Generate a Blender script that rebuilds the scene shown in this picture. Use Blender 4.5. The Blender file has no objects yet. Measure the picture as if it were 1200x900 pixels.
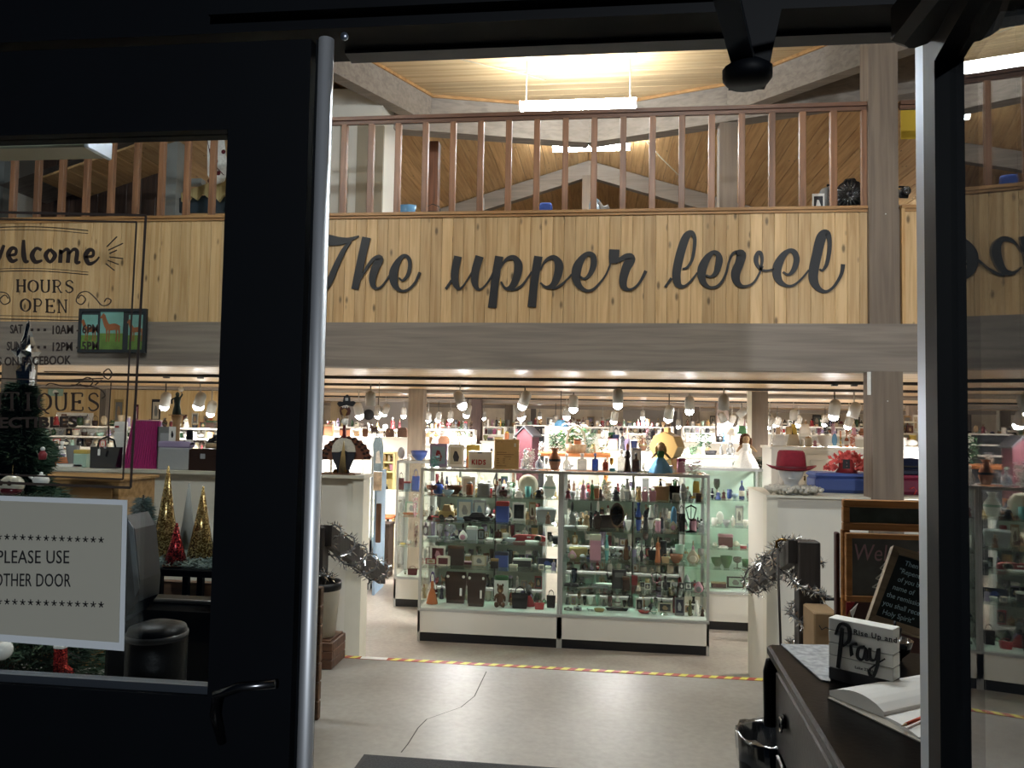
import bpy, math, random
from mathutils import Vector, Matrix
random.seed(7)
# ---------------------------------------------------------------- camera, world, light, exposure
SC = bpy.context.scene
COL = SC.collection
EYE = 1.6
YAW, PITCH, ROLL, FPX = 0.1166, 0.04857, -0.0177, 900.0
cp, sp_ = math.cos(PITCH), math.sin(PITCH)
FW = Vector((-math.sin(YAW) * cp, math.cos(YAW) * cp, sp_))
_rt = Vector((math.cos(YAW), math.sin(YAW), 0))
_up = _rt.cross(FW)
RT = _rt * math.cos(ROLL) - _up * math.sin(ROLL)
UP = _rt * math.sin(ROLL) + _up * math.cos(ROLL)
cam_d = bpy.data.cameras.new('camera')
cam = bpy.data.objects.new('camera', cam_d)
COL.objects.link(cam)
cam_d.sensor_width = 36.0
cam_d.lens = 36.0 * FPX / 1200.0
cam_d.clip_start = 0.02
cam_d.clip_end = 200
m = Matrix((RT, UP, -FW)).transposed().to_4x4()
m.translation = Vector((0, 0, EYE))
cam.matrix_world = m
SC.camera = cam
w = bpy.data.worlds.new('night')
SC.world = w
w.use_nodes = True
w.node_tree.nodes['Background'].inputs[0].default_value = (0.16, 0.30, 0.62, 1)
w.node_tree.nodes['Background'].inputs[1].default_value = 0.012
SC.view_settings.view_transform = 'Standard'
SC.view_settings.look = 'None'
SC.view_settings.gamma = 1
SC.view_settings.use_curve_mapping = False
SC.view_settings.exposure = 0.45
SC.cycles.transparent_max_bounces = 32
SC.cycles.max_bounces = 6
SC.cycles.sample_clamp_indirect = 4
K_TUBE, K_SPOT, K_BULB = 72.0, 62.0, 60.0
sl_ = bpy.data.lights.new('outside_fill_lamp', 'POINT')      # unseen lamp added behind the viewer to light the door notice
sl_.energy, sl_.shadow_soft_size, sl_.color = 1700.0, 0.15, (0.90, 0.95, 1.0)
slo = bpy.data.objects.new('outside_fill_lamp', sl_)
COL.objects.link(slo)
slo.location = (3.0, -9.0, 4.6)
D = 0.8           # the shop floor lies this far below the entrance floor
FL = -D


def A(px, py, Y=None, Z=None, X=None):
    d = FW + RT * ((px - 600) / FPX) - UP * ((py - 450) / FPX)
    if Y is not None:
        t = Y / d.y
    elif X is not None:
        t = X / d.x
    else:
        t = (Z - EYE) / d.z
    return Vector((d.x * t, d.y * t, EYE + d.z * t))


# ---------------------------------------------------------------- materials
def lin(c):
    return tuple((x / 12.92 if x <= 0.04045 else ((x + 0.055) / 1.055) ** 2.4) for x in c)


def hexc(h):
    return lin(tuple(int(h[i:i + 2], 16) / 255 for i in (0, 2, 4)))


NAMED = dict(white='ece9e0', cream='e6dcc0', black='16161a', charcoal='34343a', grey='8c8c8a', silver='b9bcbf', red='b3202a', maroon='6a1a26',
             pink='e39ab0', magenta='a82462', orange='d9752a', yellow='e5c43a', green='3f7d47', dark_green='24482b', teal='3d8f8c', turquoise='6cc9c4',
             blue='2f57b5', navy='1c2444', pale_blue='a8c9dc', sky='5aa9dd', purple='6a4a94', lilac='b7a3d0', brown='6b4327', dark_brown='3a2318', tan='bf9a68',
             gold='b08a3e', amber='8a3f12', beige='cfbd98', copper='a8663c', olive='71713c', mint='b5dcc4', straw='c9a95e')
MATS = {}


def NT(m_):
    return m_.node_tree, m_.node_tree.nodes, m_.node_tree.links, m_.node_tree.nodes['Principled BSDF']


def mat(name, col, rough=0.5, metal=0.0, spec=0.5, vary=0.0, scale=8.0, bump=0.0, bscale=60.0, trans=0.0, stretch=(1, 1, 1), emit=0.0, objrand=0.0, coat=0.0):
    if name in MATS:
        return MATS[name]
    col = hexc(NAMED.get(col, col)) if isinstance(col, str) else tuple(col)
    mt = bpy.data.materials.new(name)
    mt.use_nodes = True
    t, n, l, b = NT(mt)
    b.inputs['Base Color'].default_value = (*col, 1)
    b.inputs['Roughness'].default_value = rough
    b.inputs['Metallic'].default_value = metal
    b.inputs['Specular IOR Level'].default_value = spec
    b.inputs['Coat Weight'].default_value = coat
    b.inputs['Transmission Weight'].default_value = trans
    if emit:
        b.inputs['Emission Color'].default_value = (*col, 1)
        b.inputs['Emission Strength'].default_value = emit
    if vary or bump:
        tc = n.new('ShaderNodeTexCoord')
        mp = n.new('ShaderNodeMapping')
        mp.inputs['Scale'].default_value = stretch
        l.new(tc.outputs['Object'], mp.inputs[0])
    src = None
    if vary:
        ns = n.new('ShaderNodeTexNoise')
        ns.inputs['Scale'].default_value = scale
        ns.inputs['Detail'].default_value = 5
        l.new(mp.outputs[0], ns.inputs['Vector'])
        rp = n.new('ShaderNodeMapRange')
        rp.inputs[1].default_value = 0.3
        rp.inputs[2].default_value = 0.7
        rp.inputs[3].default_value = 1 - vary
        rp.inputs[4].default_value = 1 + vary
        l.new(ns.outputs['Fac'], rp.inputs[0])
        src = rp.outputs[0]
    if objrand:
        oi = n.new('ShaderNodeObjectInfo')
        r2 = n.new('ShaderNodeMapRange')
        r2.inputs[3].default_value = 1 - objrand
        r2.inputs[4].default_value = 1 + objrand
        l.new(oi.outputs['Random'], r2.inputs[0])
        if src:
            mm = n.new('ShaderNodeMath')
            mm.operation = 'MULTIPLY'
            l.new(src, mm.inputs[0])
            l.new(r2.outputs[0], mm.inputs[1])
            src = mm.outputs[0]
        else:
            src = r2.outputs[0]
    if src:
        mx = n.new('ShaderNodeVectorMath')
        mx.operation = 'SCALE'
        mx.inputs[0].default_value = col
        l.new(src, mx.inputs['Scale'])
        l.new(mx.outputs[0], b.inputs['Base Color'])
    if bump:
        n2 = n.new('ShaderNodeTexNoise')
        n2.inputs['Scale'].default_value = bscale
        n2.inputs['Detail'].default_value = 4
        l.new(mp.outputs[0], n2.inputs['Vector'])
        bp = n.new('ShaderNodeBump')
        bp.inputs['Strength'].default_value = bump
        bp.inputs['Distance'].default_value = 0.01
        l.new(n2.outputs['Fac'], bp.inputs['Height'])
        l.new(bp.outputs[0], b.inputs['Normal'])
    MATS[name] = mt
    return mt


def wood(name, light, dark, axis=2, scale=1.0, knots=0.0, rough=0.55, rnd=0.12, bump=0.1):
    """grain along AXIS, knots as dark spots; every object gets its own stretch of grain"""
    if name in MATS:
        return MATS[name]
    mt = bpy.data.materials.new(name)
    mt.use_nodes = True
    t, n, l, b = NT(mt)
    light, dark = hexc(light), hexc(dark)
    tc = n.new('ShaderNodeTexCoord')
    oi = n.new('ShaderNodeObjectInfo')
    ad = n.new('ShaderNodeVectorMath')
    ad.operation = 'MULTIPLY_ADD'
    ad.inputs[1].default_value = (1, 1, 1)
    sc = n.new('ShaderNodeVectorMath')
    sc.operation = 'SCALE'
    sc.inputs[0].default_value = (37, 21, 53)
    l.new(oi.outputs['Random'], sc.inputs['Scale'])
    l.new(tc.outputs['Object'], ad.inputs[0])
    l.new(sc.outputs[0], ad.inputs[2])
    mp = n.new('ShaderNodeMapping')
    s = [30 * scale] * 3
    s[axis] = 1.6 * scale
    mp.inputs['Scale'].default_value = s
    l.new(ad.outputs[0], mp.inputs[0])
    ns = n.new('ShaderNodeTexNoise')
    ns.inputs['Scale'].default_value = 1.0
    ns.inputs['Detail'].default_value = 6
    ns.inputs['Distortion'].default_value = 0.6
    l.new(mp.outputs[0], ns.inputs['Vector'])
    cr = n.new('ShaderNodeValToRGB')
    cr.color_ramp.elements[0].position = 0.32
    cr.color_ramp.elements[0].color = (*dark, 1)
    cr.color_ramp.elements[1].position = 0.62
    cr.color_ramp.elements[1].color = (*light, 1)
    l.new(ns.outputs['Fac'], cr.inputs[0])
    out = cr.outputs[0]
    if knots:
        m2 = n.new('ShaderNodeMapping')
        s2 = [9.0] * 3
        s2[axis] = 3.6
        m2.inputs['Scale'].default_value = s2
        l.new(ad.outputs[0], m2.inputs[0])
        vo = n.new('ShaderNodeTexVoronoi')
        vo.inputs['Scale'].default_value = 1.0
        l.new(m2.outputs[0], vo.inputs['Vector'])
        mr = n.new('ShaderNodeMapRange')
        mr.inputs[1].default_value = 0.07 * knots
        mr.inputs[2].default_value = 0.17 * knots
        mr.inputs[3].default_value = 0.85
        mr.inputs[4].default_value = 0.0
        l.new(vo.outputs['Distance'], mr.inputs[0])
        mx = n.new('ShaderNodeMix')
        mx.data_type = 'RGBA'
        mx.inputs[7].default_value = (*[c * 0.22 for c in dark], 1)
        l.new(mr.outputs[0], mx.inputs[0])
        l.new(out, mx.inputs[6])
        out = mx.outputs[2]
    r2 = n.new('ShaderNodeMapRange')
    r2.inputs[3].default_value = 1 - rnd
    r2.inputs[4].default_value = 1 + rnd
    l.new(oi.outputs['Random'], r2.inputs[0])
    vs = n.new('ShaderNodeVectorMath')
    vs.operation = 'SCALE'
    l.new(out, vs.inputs[0])
    l.new(r2.outputs[0], vs.inputs['Scale'])
    l.new(vs.outputs[0], b.inputs['Base Color'])
    b.inputs['Roughness'].default_value = rough
    if bump:
        bp = n.new('ShaderNodeBump')
        bp.inputs['Strength'].default_value = bump
        bp.inputs['Distance'].default_value = 0.005
        l.new(ns.outputs['Fac'], bp.inputs['Height'])
        l.new(bp.outputs[0], b.inputs['Normal'])
    MATS[name] = mt
    return mt


def glass(name, tint=(1, 1, 1), base=0.04, rough=0.0, dust=0.0):
    """clear pane: light passes, the surface mirrors more and more at a slant"""
    if name in MATS:
        return MATS[name]
    mt = bpy.data.materials.new(name)
    mt.use_nodes = True
    t = mt.node_tree
    n, l = t.nodes, t.links
    n.remove(n['Principled BSDF'])
    out = n['Material Output']
    tr = n.new('ShaderNodeBsdfTransparent')
    tr.inputs[0].default_value = (*tint, 1)
    gl = n.new('ShaderNodeBsdfGlossy')
    gl.inputs['Roughness'].default_value = rough
    lw = n.new('ShaderNodeLayerWeight')
    lw.inputs[0].default_value = 0.5
    pw = n.new('ShaderNodeMath')
    pw.operation = 'POWER'
    pw.inputs[1].default_value = 5
    l.new(lw.outputs['Facing'], pw.inputs[0])
    ma = n.new('ShaderNodeMath')
    ma.operation = 'MULTIPLY_ADD'
    ma.inputs[1].default_value = 1 - base
    ma.inputs[2].default_value = base
    l.new(pw.outputs[0], ma.inputs[0])
    mx = n.new('ShaderNodeMixShader')
    l.new(ma.outputs[0], mx.inputs[0])
    l.new(tr.outputs[0], mx.inputs[1])
    l.new(gl.outputs[0], mx.inputs[2])
    last = mx.outputs[0]
    if dust:
        df = n.new('ShaderNodeBsdfDiffuse')
        df.inputs[0].default_value = (0.6, 0.6, 0.62, 1)
        m3 = n.new('ShaderNodeMixShader')
        ns = n.new('ShaderNodeTexNoise')
        ns.inputs['Scale'].default_value = 5
        ns.inputs['Detail'].default_value = 8
        mu = n.new('ShaderNodeMath')
        mu.operation = 'MULTIPLY'
        mu.inputs[1].default_value = dust
        l.new(ns.outputs['Fac'], mu.inputs[0])
        l.new(mu.outputs[0], m3.inputs[0])
        l.new(last, m3.inputs[1])
        l.new(df.outputs[0], m3.inputs[2])
        last = m3.outputs[0]
    l.new(last, out.inputs[0])
    MATS[name] = mt
    return mt


def translucent(name, c):
    mt = mat(name, c, 0.85)
    t, n, l, b = NT(mt)
    tr = n.new('ShaderNodeBsdfTranslucent')
    tr.inputs[0].default_value = (*hexc(c), 1)
    mx = n.new('ShaderNodeMixShader')
    mx.inputs[0].default_value = 0.45
    l.new(b.outputs[0], mx.inputs[1])
    l.new(tr.outputs[0], mx.inputs[2])
    l.new(mx.outputs[0], n['Material Output'].inputs[0])
    return mt


def glitter(name, c1, c2, scale=160.0):
    if name in MATS:
        return MATS[name]
    mt = bpy.data.materials.new(name)
    mt.use_nodes = True
    t, n, l, b = NT(mt)
    tc = n.new('ShaderNodeTexCoord')
    vo = n.new('ShaderNodeTexVoronoi')
    vo.inputs['Scale'].default_value = scale
    l.new(tc.outputs['Object'], vo.inputs['Vector'])
    cr = n.new('ShaderNodeValToRGB')
    cr.color_ramp.elements[0].position = 0.45
    cr.color_ramp.elements[0].color = (*hexc(c1), 1)
    cr.color_ramp.elements[1].position = 0.95
    cr.color_ramp.elements[1].color = (*hexc(c2), 1)
    sp = n.new('ShaderNodeSeparateColor')
    l.new(vo.outputs['Color'], sp.inputs[0])
    l.new(sp.outputs[0], cr.inputs[0])
    l.new(cr.outputs[0], b.inputs['Base Color'])
    b.inputs['Metallic'].default_value = 0.7
    b.inputs['Roughness'].default_value = 0.25
    bp = n.new('ShaderNodeBump')
    bp.inputs['Strength'].default_value = 1.0
    bp.inputs['Distance'].default_value = 0.01
    l.new(sp.outputs[1], bp.inputs['Height'])
    l.new(bp.outputs[0], b.inputs['Normal'])
    MATS[name] = mt
    return mt


def PC(c):
    h = hexc(NAMED.get(c, c))
    g_ = sum(h) / 3
    k_ = 1.0 if c in ('white', 'black') else 0.72
    return tuple((x * 0.8 + g_ * 0.2) * k_ for x in h)


def P(c, finish='satin'):
    """small-goods paint / glaze / cloth by colour name and finish"""
    key = c + '_' + finish
    if key in MATS:
        return MATS[key]
    if finish == 'glass':
        col = hexc(NAMED.get(c, c))
        if c in ('white', 'pale_blue', 'silver', 'mint'):
            return glass(key, tuple(0.25 + 0.6 * x ** 0.5 for x in col), base=0.22, rough=0.1, dust=0.45)
        return glass(key, tuple(0.05 + 0.7 * x ** 0.7 for x in col), base=0.10, dust=0.12)
    if finish == 'metal':
        return mat(key, PC(c), 0.25, 1.0)
    if finish == 'gloss':
        return mat(key, PC(c), 0.15, 0, coat=0.3)
    if finish == 'cloth':
        return mat(key, PC(c), 0.9, 0, 0.2, vary=0.15, scale=40)
    if finish == 'wood':
        return mat(key, PC(c), 0.5, 0, 0.4, vary=0.25, scale=6, stretch=(8, 8, 1))
    return mat(key, PC(c), 0.45, 0, 0.4, vary=0.05, scale=30)


# ---------------------------------------------------------------- mesh building
class MB:
    def __init__(s):
        s.v, s.f, s.sm = [], [], []

    def add(s, vs, fs, smooth=False):
        o = len(s.v)
        s.v += [tuple(v) for v in vs]
        s.f += [tuple(i + o for i in f) for f in fs]
        s.sm += [smooth] * len(fs)
        return s

    def box(s, x0, y0, z0, x1, y1, z1):
        vs = [(x, y, z) for z in (z0, z1) for y in (y0, y1) for x in (x0, x1)]
        return s.add(vs, [(0, 2, 3, 1), (4, 5, 7, 6), (0, 1, 5, 4), (2, 6, 7, 3), (0, 4, 6, 2), (1, 3, 7, 5)])

    def cbox(s, cx, cy, cz, sx, sy, sz):
        return s.box(cx - sx / 2, cy - sy / 2, cz - sz / 2, cx + sx / 2, cy + sy / 2, cz + sz / 2)

    def bev(s, x0, y0, z0, x1, y1, z1, b):
        """box with chamfered vertical and horizontal edges"""
        vs, fs = [], []
        for (z, i) in ((z0, b), (z0 + b, 0), (z1 - b, 0), (z1, b)):
            a, c, d, e = x0 + i, y0 + i, x1 - i, y1 - i
            vs += [(a + b, c, z), (d - b, c, z), (d, c + b, z), (d, e - b, z), (d - b, e, z), (a + b, e, z), (a, e - b, z), (a, c + b, z)]
        for k in range(3):
            for i in range(8):
                j = (i + 1) % 8
                fs.append((k * 8 + i, k * 8 + j, k * 8 + 8 + j, k * 8 + 8 + i))
        fs.append(tuple(range(7, -1, -1)))
        fs.append(tuple(range(24, 32)))
        return s.add(vs, fs)

    def lathe(s, prof, cx=0, cy=0, n=12, sx=1, sy=1, cz=0, smooth=True, axis='z'):
        vs, fs = [], []
        for r, z in prof:
            for i in range(n):
                a = 2 * math.pi * i / n
                p = (cx + r * sx * math.cos(a), cy + r * sy * math.sin(a), cz + z)
                if axis == 'y':
                    p = (cx + r * sx * math.cos(a), cy + z, cz + r * sy * math.sin(a))
                elif axis == 'x':
                    p = (cx + z, cy + r * sx * math.cos(a), cz + r * sy * math.sin(a))
                vs.append(p)
        k = len(prof)
        for q in range(k - 1):
            for i in range(n):
                j = (i + 1) % n
                fs.append((q * n + i, q * n + j, (q + 1) * n + j, (q + 1) * n + i))
        if prof[0][0] > 1e-6:
            fs.append(tuple(range(n - 1, -1, -1)))
        if prof[-1][0] > 1e-6:
            fs.append(tuple(range((k - 1) * n, k * n)))
        return s.add(vs, fs, smooth)

    def ball(s, cx, cy, cz, rx, ry=None, rz=None, n=10, m=7):
        ry = rx if ry is None else ry
        rz = rx if rz is None else rz
        pr = [(max(math.sin(math.pi * i / m), 1e-7), -math.cos(math.pi * i / m)) for i in range(m + 1)]
        vs, fs = [], []
        for r, z in pr:
            for i in range(n):
                a = 2 * math.pi * i / n
                vs.append((cx + rx * r * math.cos(a), cy + ry * r * math.sin(a), cz + rz * z))
        for q in range(m):
            for i in range(n):
                j = (i + 1) % n
                fs.append((q * n + i, q * n + j, (q + 1) * n + j, (q + 1) * n + i))
        return s.add(vs, fs, True)

    def tube(s, pts, r, n=6, cap=True):
        pts = [Vector(p) for p in pts]
        rs = r if isinstance(r, (list, tuple)) else [r] * len(pts)
        vs, fs = [], []
        for i, p in enumerate(pts):
            d = (pts[min(i + 1, len(pts) - 1)] - pts[max(i - 1, 0)]).normalized()
            u = d.cross(Vector((0, 0, 1)))
            if u.length < 1e-3:
                u = Vector((1, 0, 0))
            u.normalize()
            v = u.cross(d)
            for k in range(n):
                a = 2 * math.pi * k / n
                vs.append(p + (u * math.cos(a) + v * math.sin(a)) * rs[i])
        for q in range(len(pts) - 1):
            for i in range(n):
                j = (i + 1) % n
                fs.append((q * n + j, q * n + i, (q + 1) * n + i, (q + 1) * n + j))
        if cap:
            fs.append(tuple(range(n)))
            fs.append(tuple(range(len(pts) * n - 1, len(pts) * n - n - 1, -1)))
        return s.add(vs, fs, True)

    def poly(s, pts, y0, y1):
        """outline in x,z pushed from y0 to y1"""
        n = len(pts)
        vs = [(x, y0, z) for x, z in pts] + [(x, y1, z) for x, z in pts]
        fs = [tuple(range(n)), tuple(range(2 * n - 1, n - 1, -1))]
        for i in range(n):
            j = (i + 1) % n
            fs.append((j, i, i + n, j + n))
        return s.add(vs, fs)

    def beam(s, a, b, wd, ht):
        """timber of rectangular section from a to b (top-centre line), ht downwards"""
        a, b = Vector(a), Vector(b)
        d = (b - a)
        u = Vector((d.y, -d.x, 0)).normalized() * wd / 2
        h = Vector((0, 0, -ht))
        vs = [a - u, a + u, a + u + h, a - u + h, b - u, b + u, b + u + h, b - u + h]
        return s.add(vs, [(0, 1, 2, 3), (7, 6, 5, 4), (0, 4, 5, 1), (1, 5, 6, 2), (2, 6, 7, 3), (3, 7, 4, 0)])

    def mesh(s, name):
        me = bpy.data.meshes.new(name)
        me.from_pydata(s.v, [], s.f)
        me.polygons.foreach_set('use_smooth', s.sm)
        me.update()
        return me

    def build(s, name, material, parent=None, loc=None, rot=None, cat=None, label=None, group=None, kind=None):
        return link(name, s.mesh(name), material, parent, loc, rot, None, cat, label, group, kind)


def link(name, me, material, parent=None, loc=None, rot=None, scale=None, cat=None, label=None, group=None, kind=None):
    o = bpy.data.objects.new(name, me)
    COL.objects.link(o)
    if me is not None and material is not None:
        if not me.materials:
            me.materials.append(material)
        elif me.materials[0] != material:
            o.material_slots[0].link = 'OBJECT'
            o.material_slots[0].material = material
    if parent:
        o.parent = parent
    if loc is not None:
        o.location = loc
    if rot is not None:
        o.rotation_euler = rot if hasattr(rot, '__len__') else (0, 0, rot)
    if scale is not None:
        o.scale = scale
    tag(o, cat, label, group, kind)
    return o


USED = {}


def tag(o, cat=None, label=None, group=None, kind=None):
    if cat:
        o['category'] = cat
    if label:
        o['label'] = label
        USED[label] = USED.get(label, 0) + 1
    if group:
        o['group'] = group
    if kind:
        o['kind'] = kind
    return o


def thing(name, cat, label, loc=(0, 0, 0), rot=0, group=None):
    o = bpy.data.objects.new(name, None)
    o.empty_display_size = 0.05
    COL.objects.link(o)
    o.location = loc
    o.rotation_euler = rot if hasattr(rot, '__len__') else (0, 0, rot)
    return tag(o, cat, label, group)


def struct(name, mb, material, parent=None):
    return mb.build(name, material, parent, kind=None if parent else 'structure')


def box(x0, y0, z0, x1, y1, z1):
    return MB().box(x0, y0, z0, x1, y1, z1)


_TXT = {}


def text(name, body, size, material, parent, loc, rot=(math.pi / 2, 0, 0), sx=1.0, bold=0.0, shear=0.0, align='LEFT', ext=0.0006, space=1.0):
    """flat printed or raised words, as one mesh, baseline at loc"""
    key = (body, bold, shear, align, space, ext / size)
    if key not in _TXT:
        cu = bpy.data.curves.new('words', 'FONT')
        cu.body = body
        cu.size = 1
        cu.offset = bold
        cu.shear = shear
        cu.align_x = align
        cu.space_character = space
        cu.resolution_u = 3
        cu.extrude = ext / size
        tmp = bpy.data.objects.new('words', cu)
        _TXT[key] = bpy.data.meshes.new_from_object(tmp)
        bpy.data.objects.remove(tmp)
    return link(name, _TXT[key].copy(), material, parent, loc, rot, (size * sx, size, size))


def smoothline(pts):
    """Catmull-Rom through (x, z, width)"""
    out = []
    n = len(pts)
    for i in range(n - 1):
        p0, p1, p2, p3 = pts[max(i - 1, 0)], pts[i], pts[i + 1], pts[min(i + 2, n - 1)]
        for k in range(5):
            t = k / 5
            out.append(tuple(0.5 * (2 * b + (c - a) * t + (2 * a - 5 * b + 4 * c - d) * t * t + (-a + 3 * b - 3 * c + d) * t ** 3) for a, b, c, d in zip(p0, p1, p2, p3)))
    out.append(pts[-1])
    return out


def ribbon(mb, pts, y0, y1):
    """brush stroke of changing width as a raised ribbon in the x,z plane"""
    q = smoothline(pts) if len(pts) > 2 else pts
    n = len(q)
    vs, fs = [], []
    for i, (x, z, w_) in enumerate(q):
        a, b = q[max(i - 1, 0)], q[min(i + 1, n - 1)]
        dx, dz = b[0] - a[0], b[1] - a[1]
        L = math.hypot(dx, dz) or 1
        nx, nz = -dz / L * w_ / 2, dx / L * w_ / 2
        vs += [(x + nx, y0, z + nz), (x - nx, y0, z - nz), (x + nx, y1, z + nz), (x - nx, y1, z - nz)]
    for i in range(n - 1):
        a, b = 4 * i, 4 * i + 4
        fs += [(a, a + 1, b + 1, b), (a + 2, b + 2, b + 3, a + 3), (a, b, b + 2, a + 2), (a + 1, a + 3, b + 3, b + 1)]
    fs += [(0, 2, 3, 1), (4 * n - 4, 4 * n - 3, 4 * n - 1, 4 * n - 2)]
    return mb.add(vs, fs)


# shared materials
PINE = wood('knotty_pine', 'd2b182', 'b99463', 2, 1.0, knots=1.0, rnd=0.16)
PINE_Y = wood('pine_ceiling_lengthwise', 'd2ab78', 'b58a5a', 1, 0.8, knots=0.7, rnd=0.12)
PINE_X = wood('pine_ceiling_crosswise', 'c9ae86', 'ab8f68', 0, 0.8, knots=0.5, rnd=0.10, rough=0.38)
GREYWOOD_X = wood('grey_timber_x', '8f857a', '7a7067', 0, 0.7, rnd=0.04, rough=0.7)
GREYWOOD_Z = wood('grey_timber_z', '7c6e60', '695c50', 2, 0.7, rnd=0.05, rough=0.7)
REDWOOD = wood('brown_stained_wood', '8f6547', '6b4830', 2, 0.8, rnd=0.14, rough=0.45)
REDWOOD_X = wood('brown_stained_rail', '6e4a35', '523626', 0, 0.8, rnd=0.03, rough=0.45)
TRIMWOOD = wood('tan_trim', 'b48a58', '94693d', 0, 0.8, rnd=0.03)
FRAME = mat('black_door_paint', '05080d', 0.55, 0.0, 0.12, vary=0.1)
STEEL = mat('brushed_aluminium', 'c6d2e2', 0.38, 1.0, bump=0.03, stretch=(1, 1, 0.02), bscale=200)
PAINT = mat('cream_paint', 'd6d1c4', 0.6, vary=0.04, scale=2, bump=0.02)
TRIMP = mat('cream_trim_paint', 'cfcab9', 0.5, vary=0.03)
DARKPOST = wood('charcoal_stained_wood', '3b3634', '27231f', 2, 1.0, rnd=0.03)
BLACKP = mat('black_lacquer', '050506', 0.3, spec=0.08, vary=0.3, scale=10, bump=0.05)
TXTK = mat('black_ink', '17171a', 0.6)
DECAL = mat('brown_vinyl', '2b211b', 0.6)
WHITEP = mat('white_laminate', 'e2dfd6', 0.4)
KICK = mat('black_kick', '0b0d14', 0.4)
ALU = mat('case_aluminium', 'b9bbb9', 0.35, 0.35)
CLEAR = glass('case_glass', (0.985, 1.0, 0.99), 0.035)
SHELFG = glass('shelf_glass', (0.90, 0.97, 0.94), 0.06)
DOORG = glass('door_glass', (0.90, 0.92, 0.92), 0.04)
LEAFG = glass('open_leaf_glass', (0.90, 0.92, 0.92), 0.16)
TUBE = mat('fluorescent_diffuser', 'f2fbff', 0.5, emit=K_TUBE)
BULB = mat('lit_bulb', 'fbfdff', 0.5, emit=K_BULB)
SPOTW = mat('spot_white_enamel', '98958e', 0.45)
# ================================================================ large structure
def floor_material(name, light, dark, rough):
    mt = mat(name, light, rough, 0, 0.5, vary=0.0)
    t, n, l, b = NT(mt)
    tc = n.new('ShaderNodeTexCoord')
    n1 = n.new('ShaderNodeTexNoise')
    n1.inputs['Scale'].default_value = 0.9
    n1.inputs['Detail'].default_value = 9
    n1.inputs['Roughness'].default_value = 0.65
    n2 = n.new('ShaderNodeTexNoise')
    n2.inputs['Scale'].default_value = 26
    n2.inputs['Detail'].default_value = 6
    l.new(tc.outputs['Object'], n1.inputs['Vector'])
    l.new(tc.outputs['Object'], n2.inputs['Vector'])
    ad = n.new('ShaderNodeMath')
    ad.operation = 'MULTIPLY_ADD'
    ad.inputs[1].default_value = 0.35
    l.new(n2.outputs['Fac'], ad.inputs[0])
    l.new(n1.outputs['Fac'], ad.inputs[2])
    cr = n.new('ShaderNodeValToRGB')
    cr.color_ramp.elements[0].position = 0.45
    cr.color_ramp.elements[0].color = (*hexc(dark), 1)
    cr.color_ramp.elements[1].position = 0.9
    cr.color_ramp.elements[1].color = (*hexc(light), 1)
    l.new(ad.outputs[0], cr.inputs[0])
    l.new(cr.outputs[0], b.inputs['Base Color'])
    mr = n.new('ShaderNodeMapRange')
    mr.inputs[3].default_value = rough - 0.08
    mr.inputs[4].default_value = rough + 0.15
    l.new(n1.outputs['Fac'], mr.inputs[0])
    l.new(mr.outputs[0], b.inputs['Roughness'])
    bp = n.new('ShaderNodeBump')
    bp.inputs['Strength'].default_value = 0.08
    bp.inputs['Distance'].default_value = 0.01
    l.new(n2.outputs['Fac'], bp.inputs['Height'])
    l.new(bp.outputs[0], b.inputs['Normal'])
    return mt


CONC = floor_material('entrance_concrete', '9c9890', '77736b', 0.36)
CONC2 = floor_material('shop_concrete', 'aca399', '7d746a', 0.34)
EXT = mat('night_asphalt', '1a1b1e', 0.9, vary=0.2)
YF, YE = 7.0, 5.11      # balcony face, edge of the entrance floor
CZ = 2.1
BZ0, PZ0 = A(700, 432.5, Y=YF - .06).z, A(700, 379.5, Y=YF).z
PZ1 = A(700, 245, Y=YF).z
RZT = A(700, 129, Y=YF).z

struct('floor', box(-7, 1.1, -0.12, 5.2, YE, 0), CONC)
struct('floor_shop', box(-16, YE + 0.001, FL - 0.1, 14, 30, FL), CONC2)
st = thing('stair', None, None)
st['kind'] = 'structure'
for k in range(1, 4):
    box(-2.3, YE + 0.33 * (k - 1), FL + 0.001, 1.6, YE + 0.33 * k, -0.2 * k).build('step', CONC, st)
struct('exterior_ground', box(-6, -3, -0.15, 6, 1.1, -0.03), EXT)
for nm, a in (('wall_left', (-7.1, 1.3, -0.9, -7, 7.2, 6)), ('wall_right', (5.2, 1.3, -0.9, 5.3, 7.2, 6))):
    struct(nm, box(*a), PAINT)
struct('wall_shop_left', box(-16.1, 5, FL, -16, 30, CZ), PAINT)
struct('wall_shop_right', box(14, 5, FL, 14.1, 30, CZ), PAINT)
struct('wall_shop_front_left', box(-16, 7.0, FL - 0.1, -7.0, 7.1, 2.4), PAINT)
struct('wall_shop_front_right', box(5.2, 7.0, FL - 0.1, 14, 7.1, 2.4), PAINT)

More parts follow.
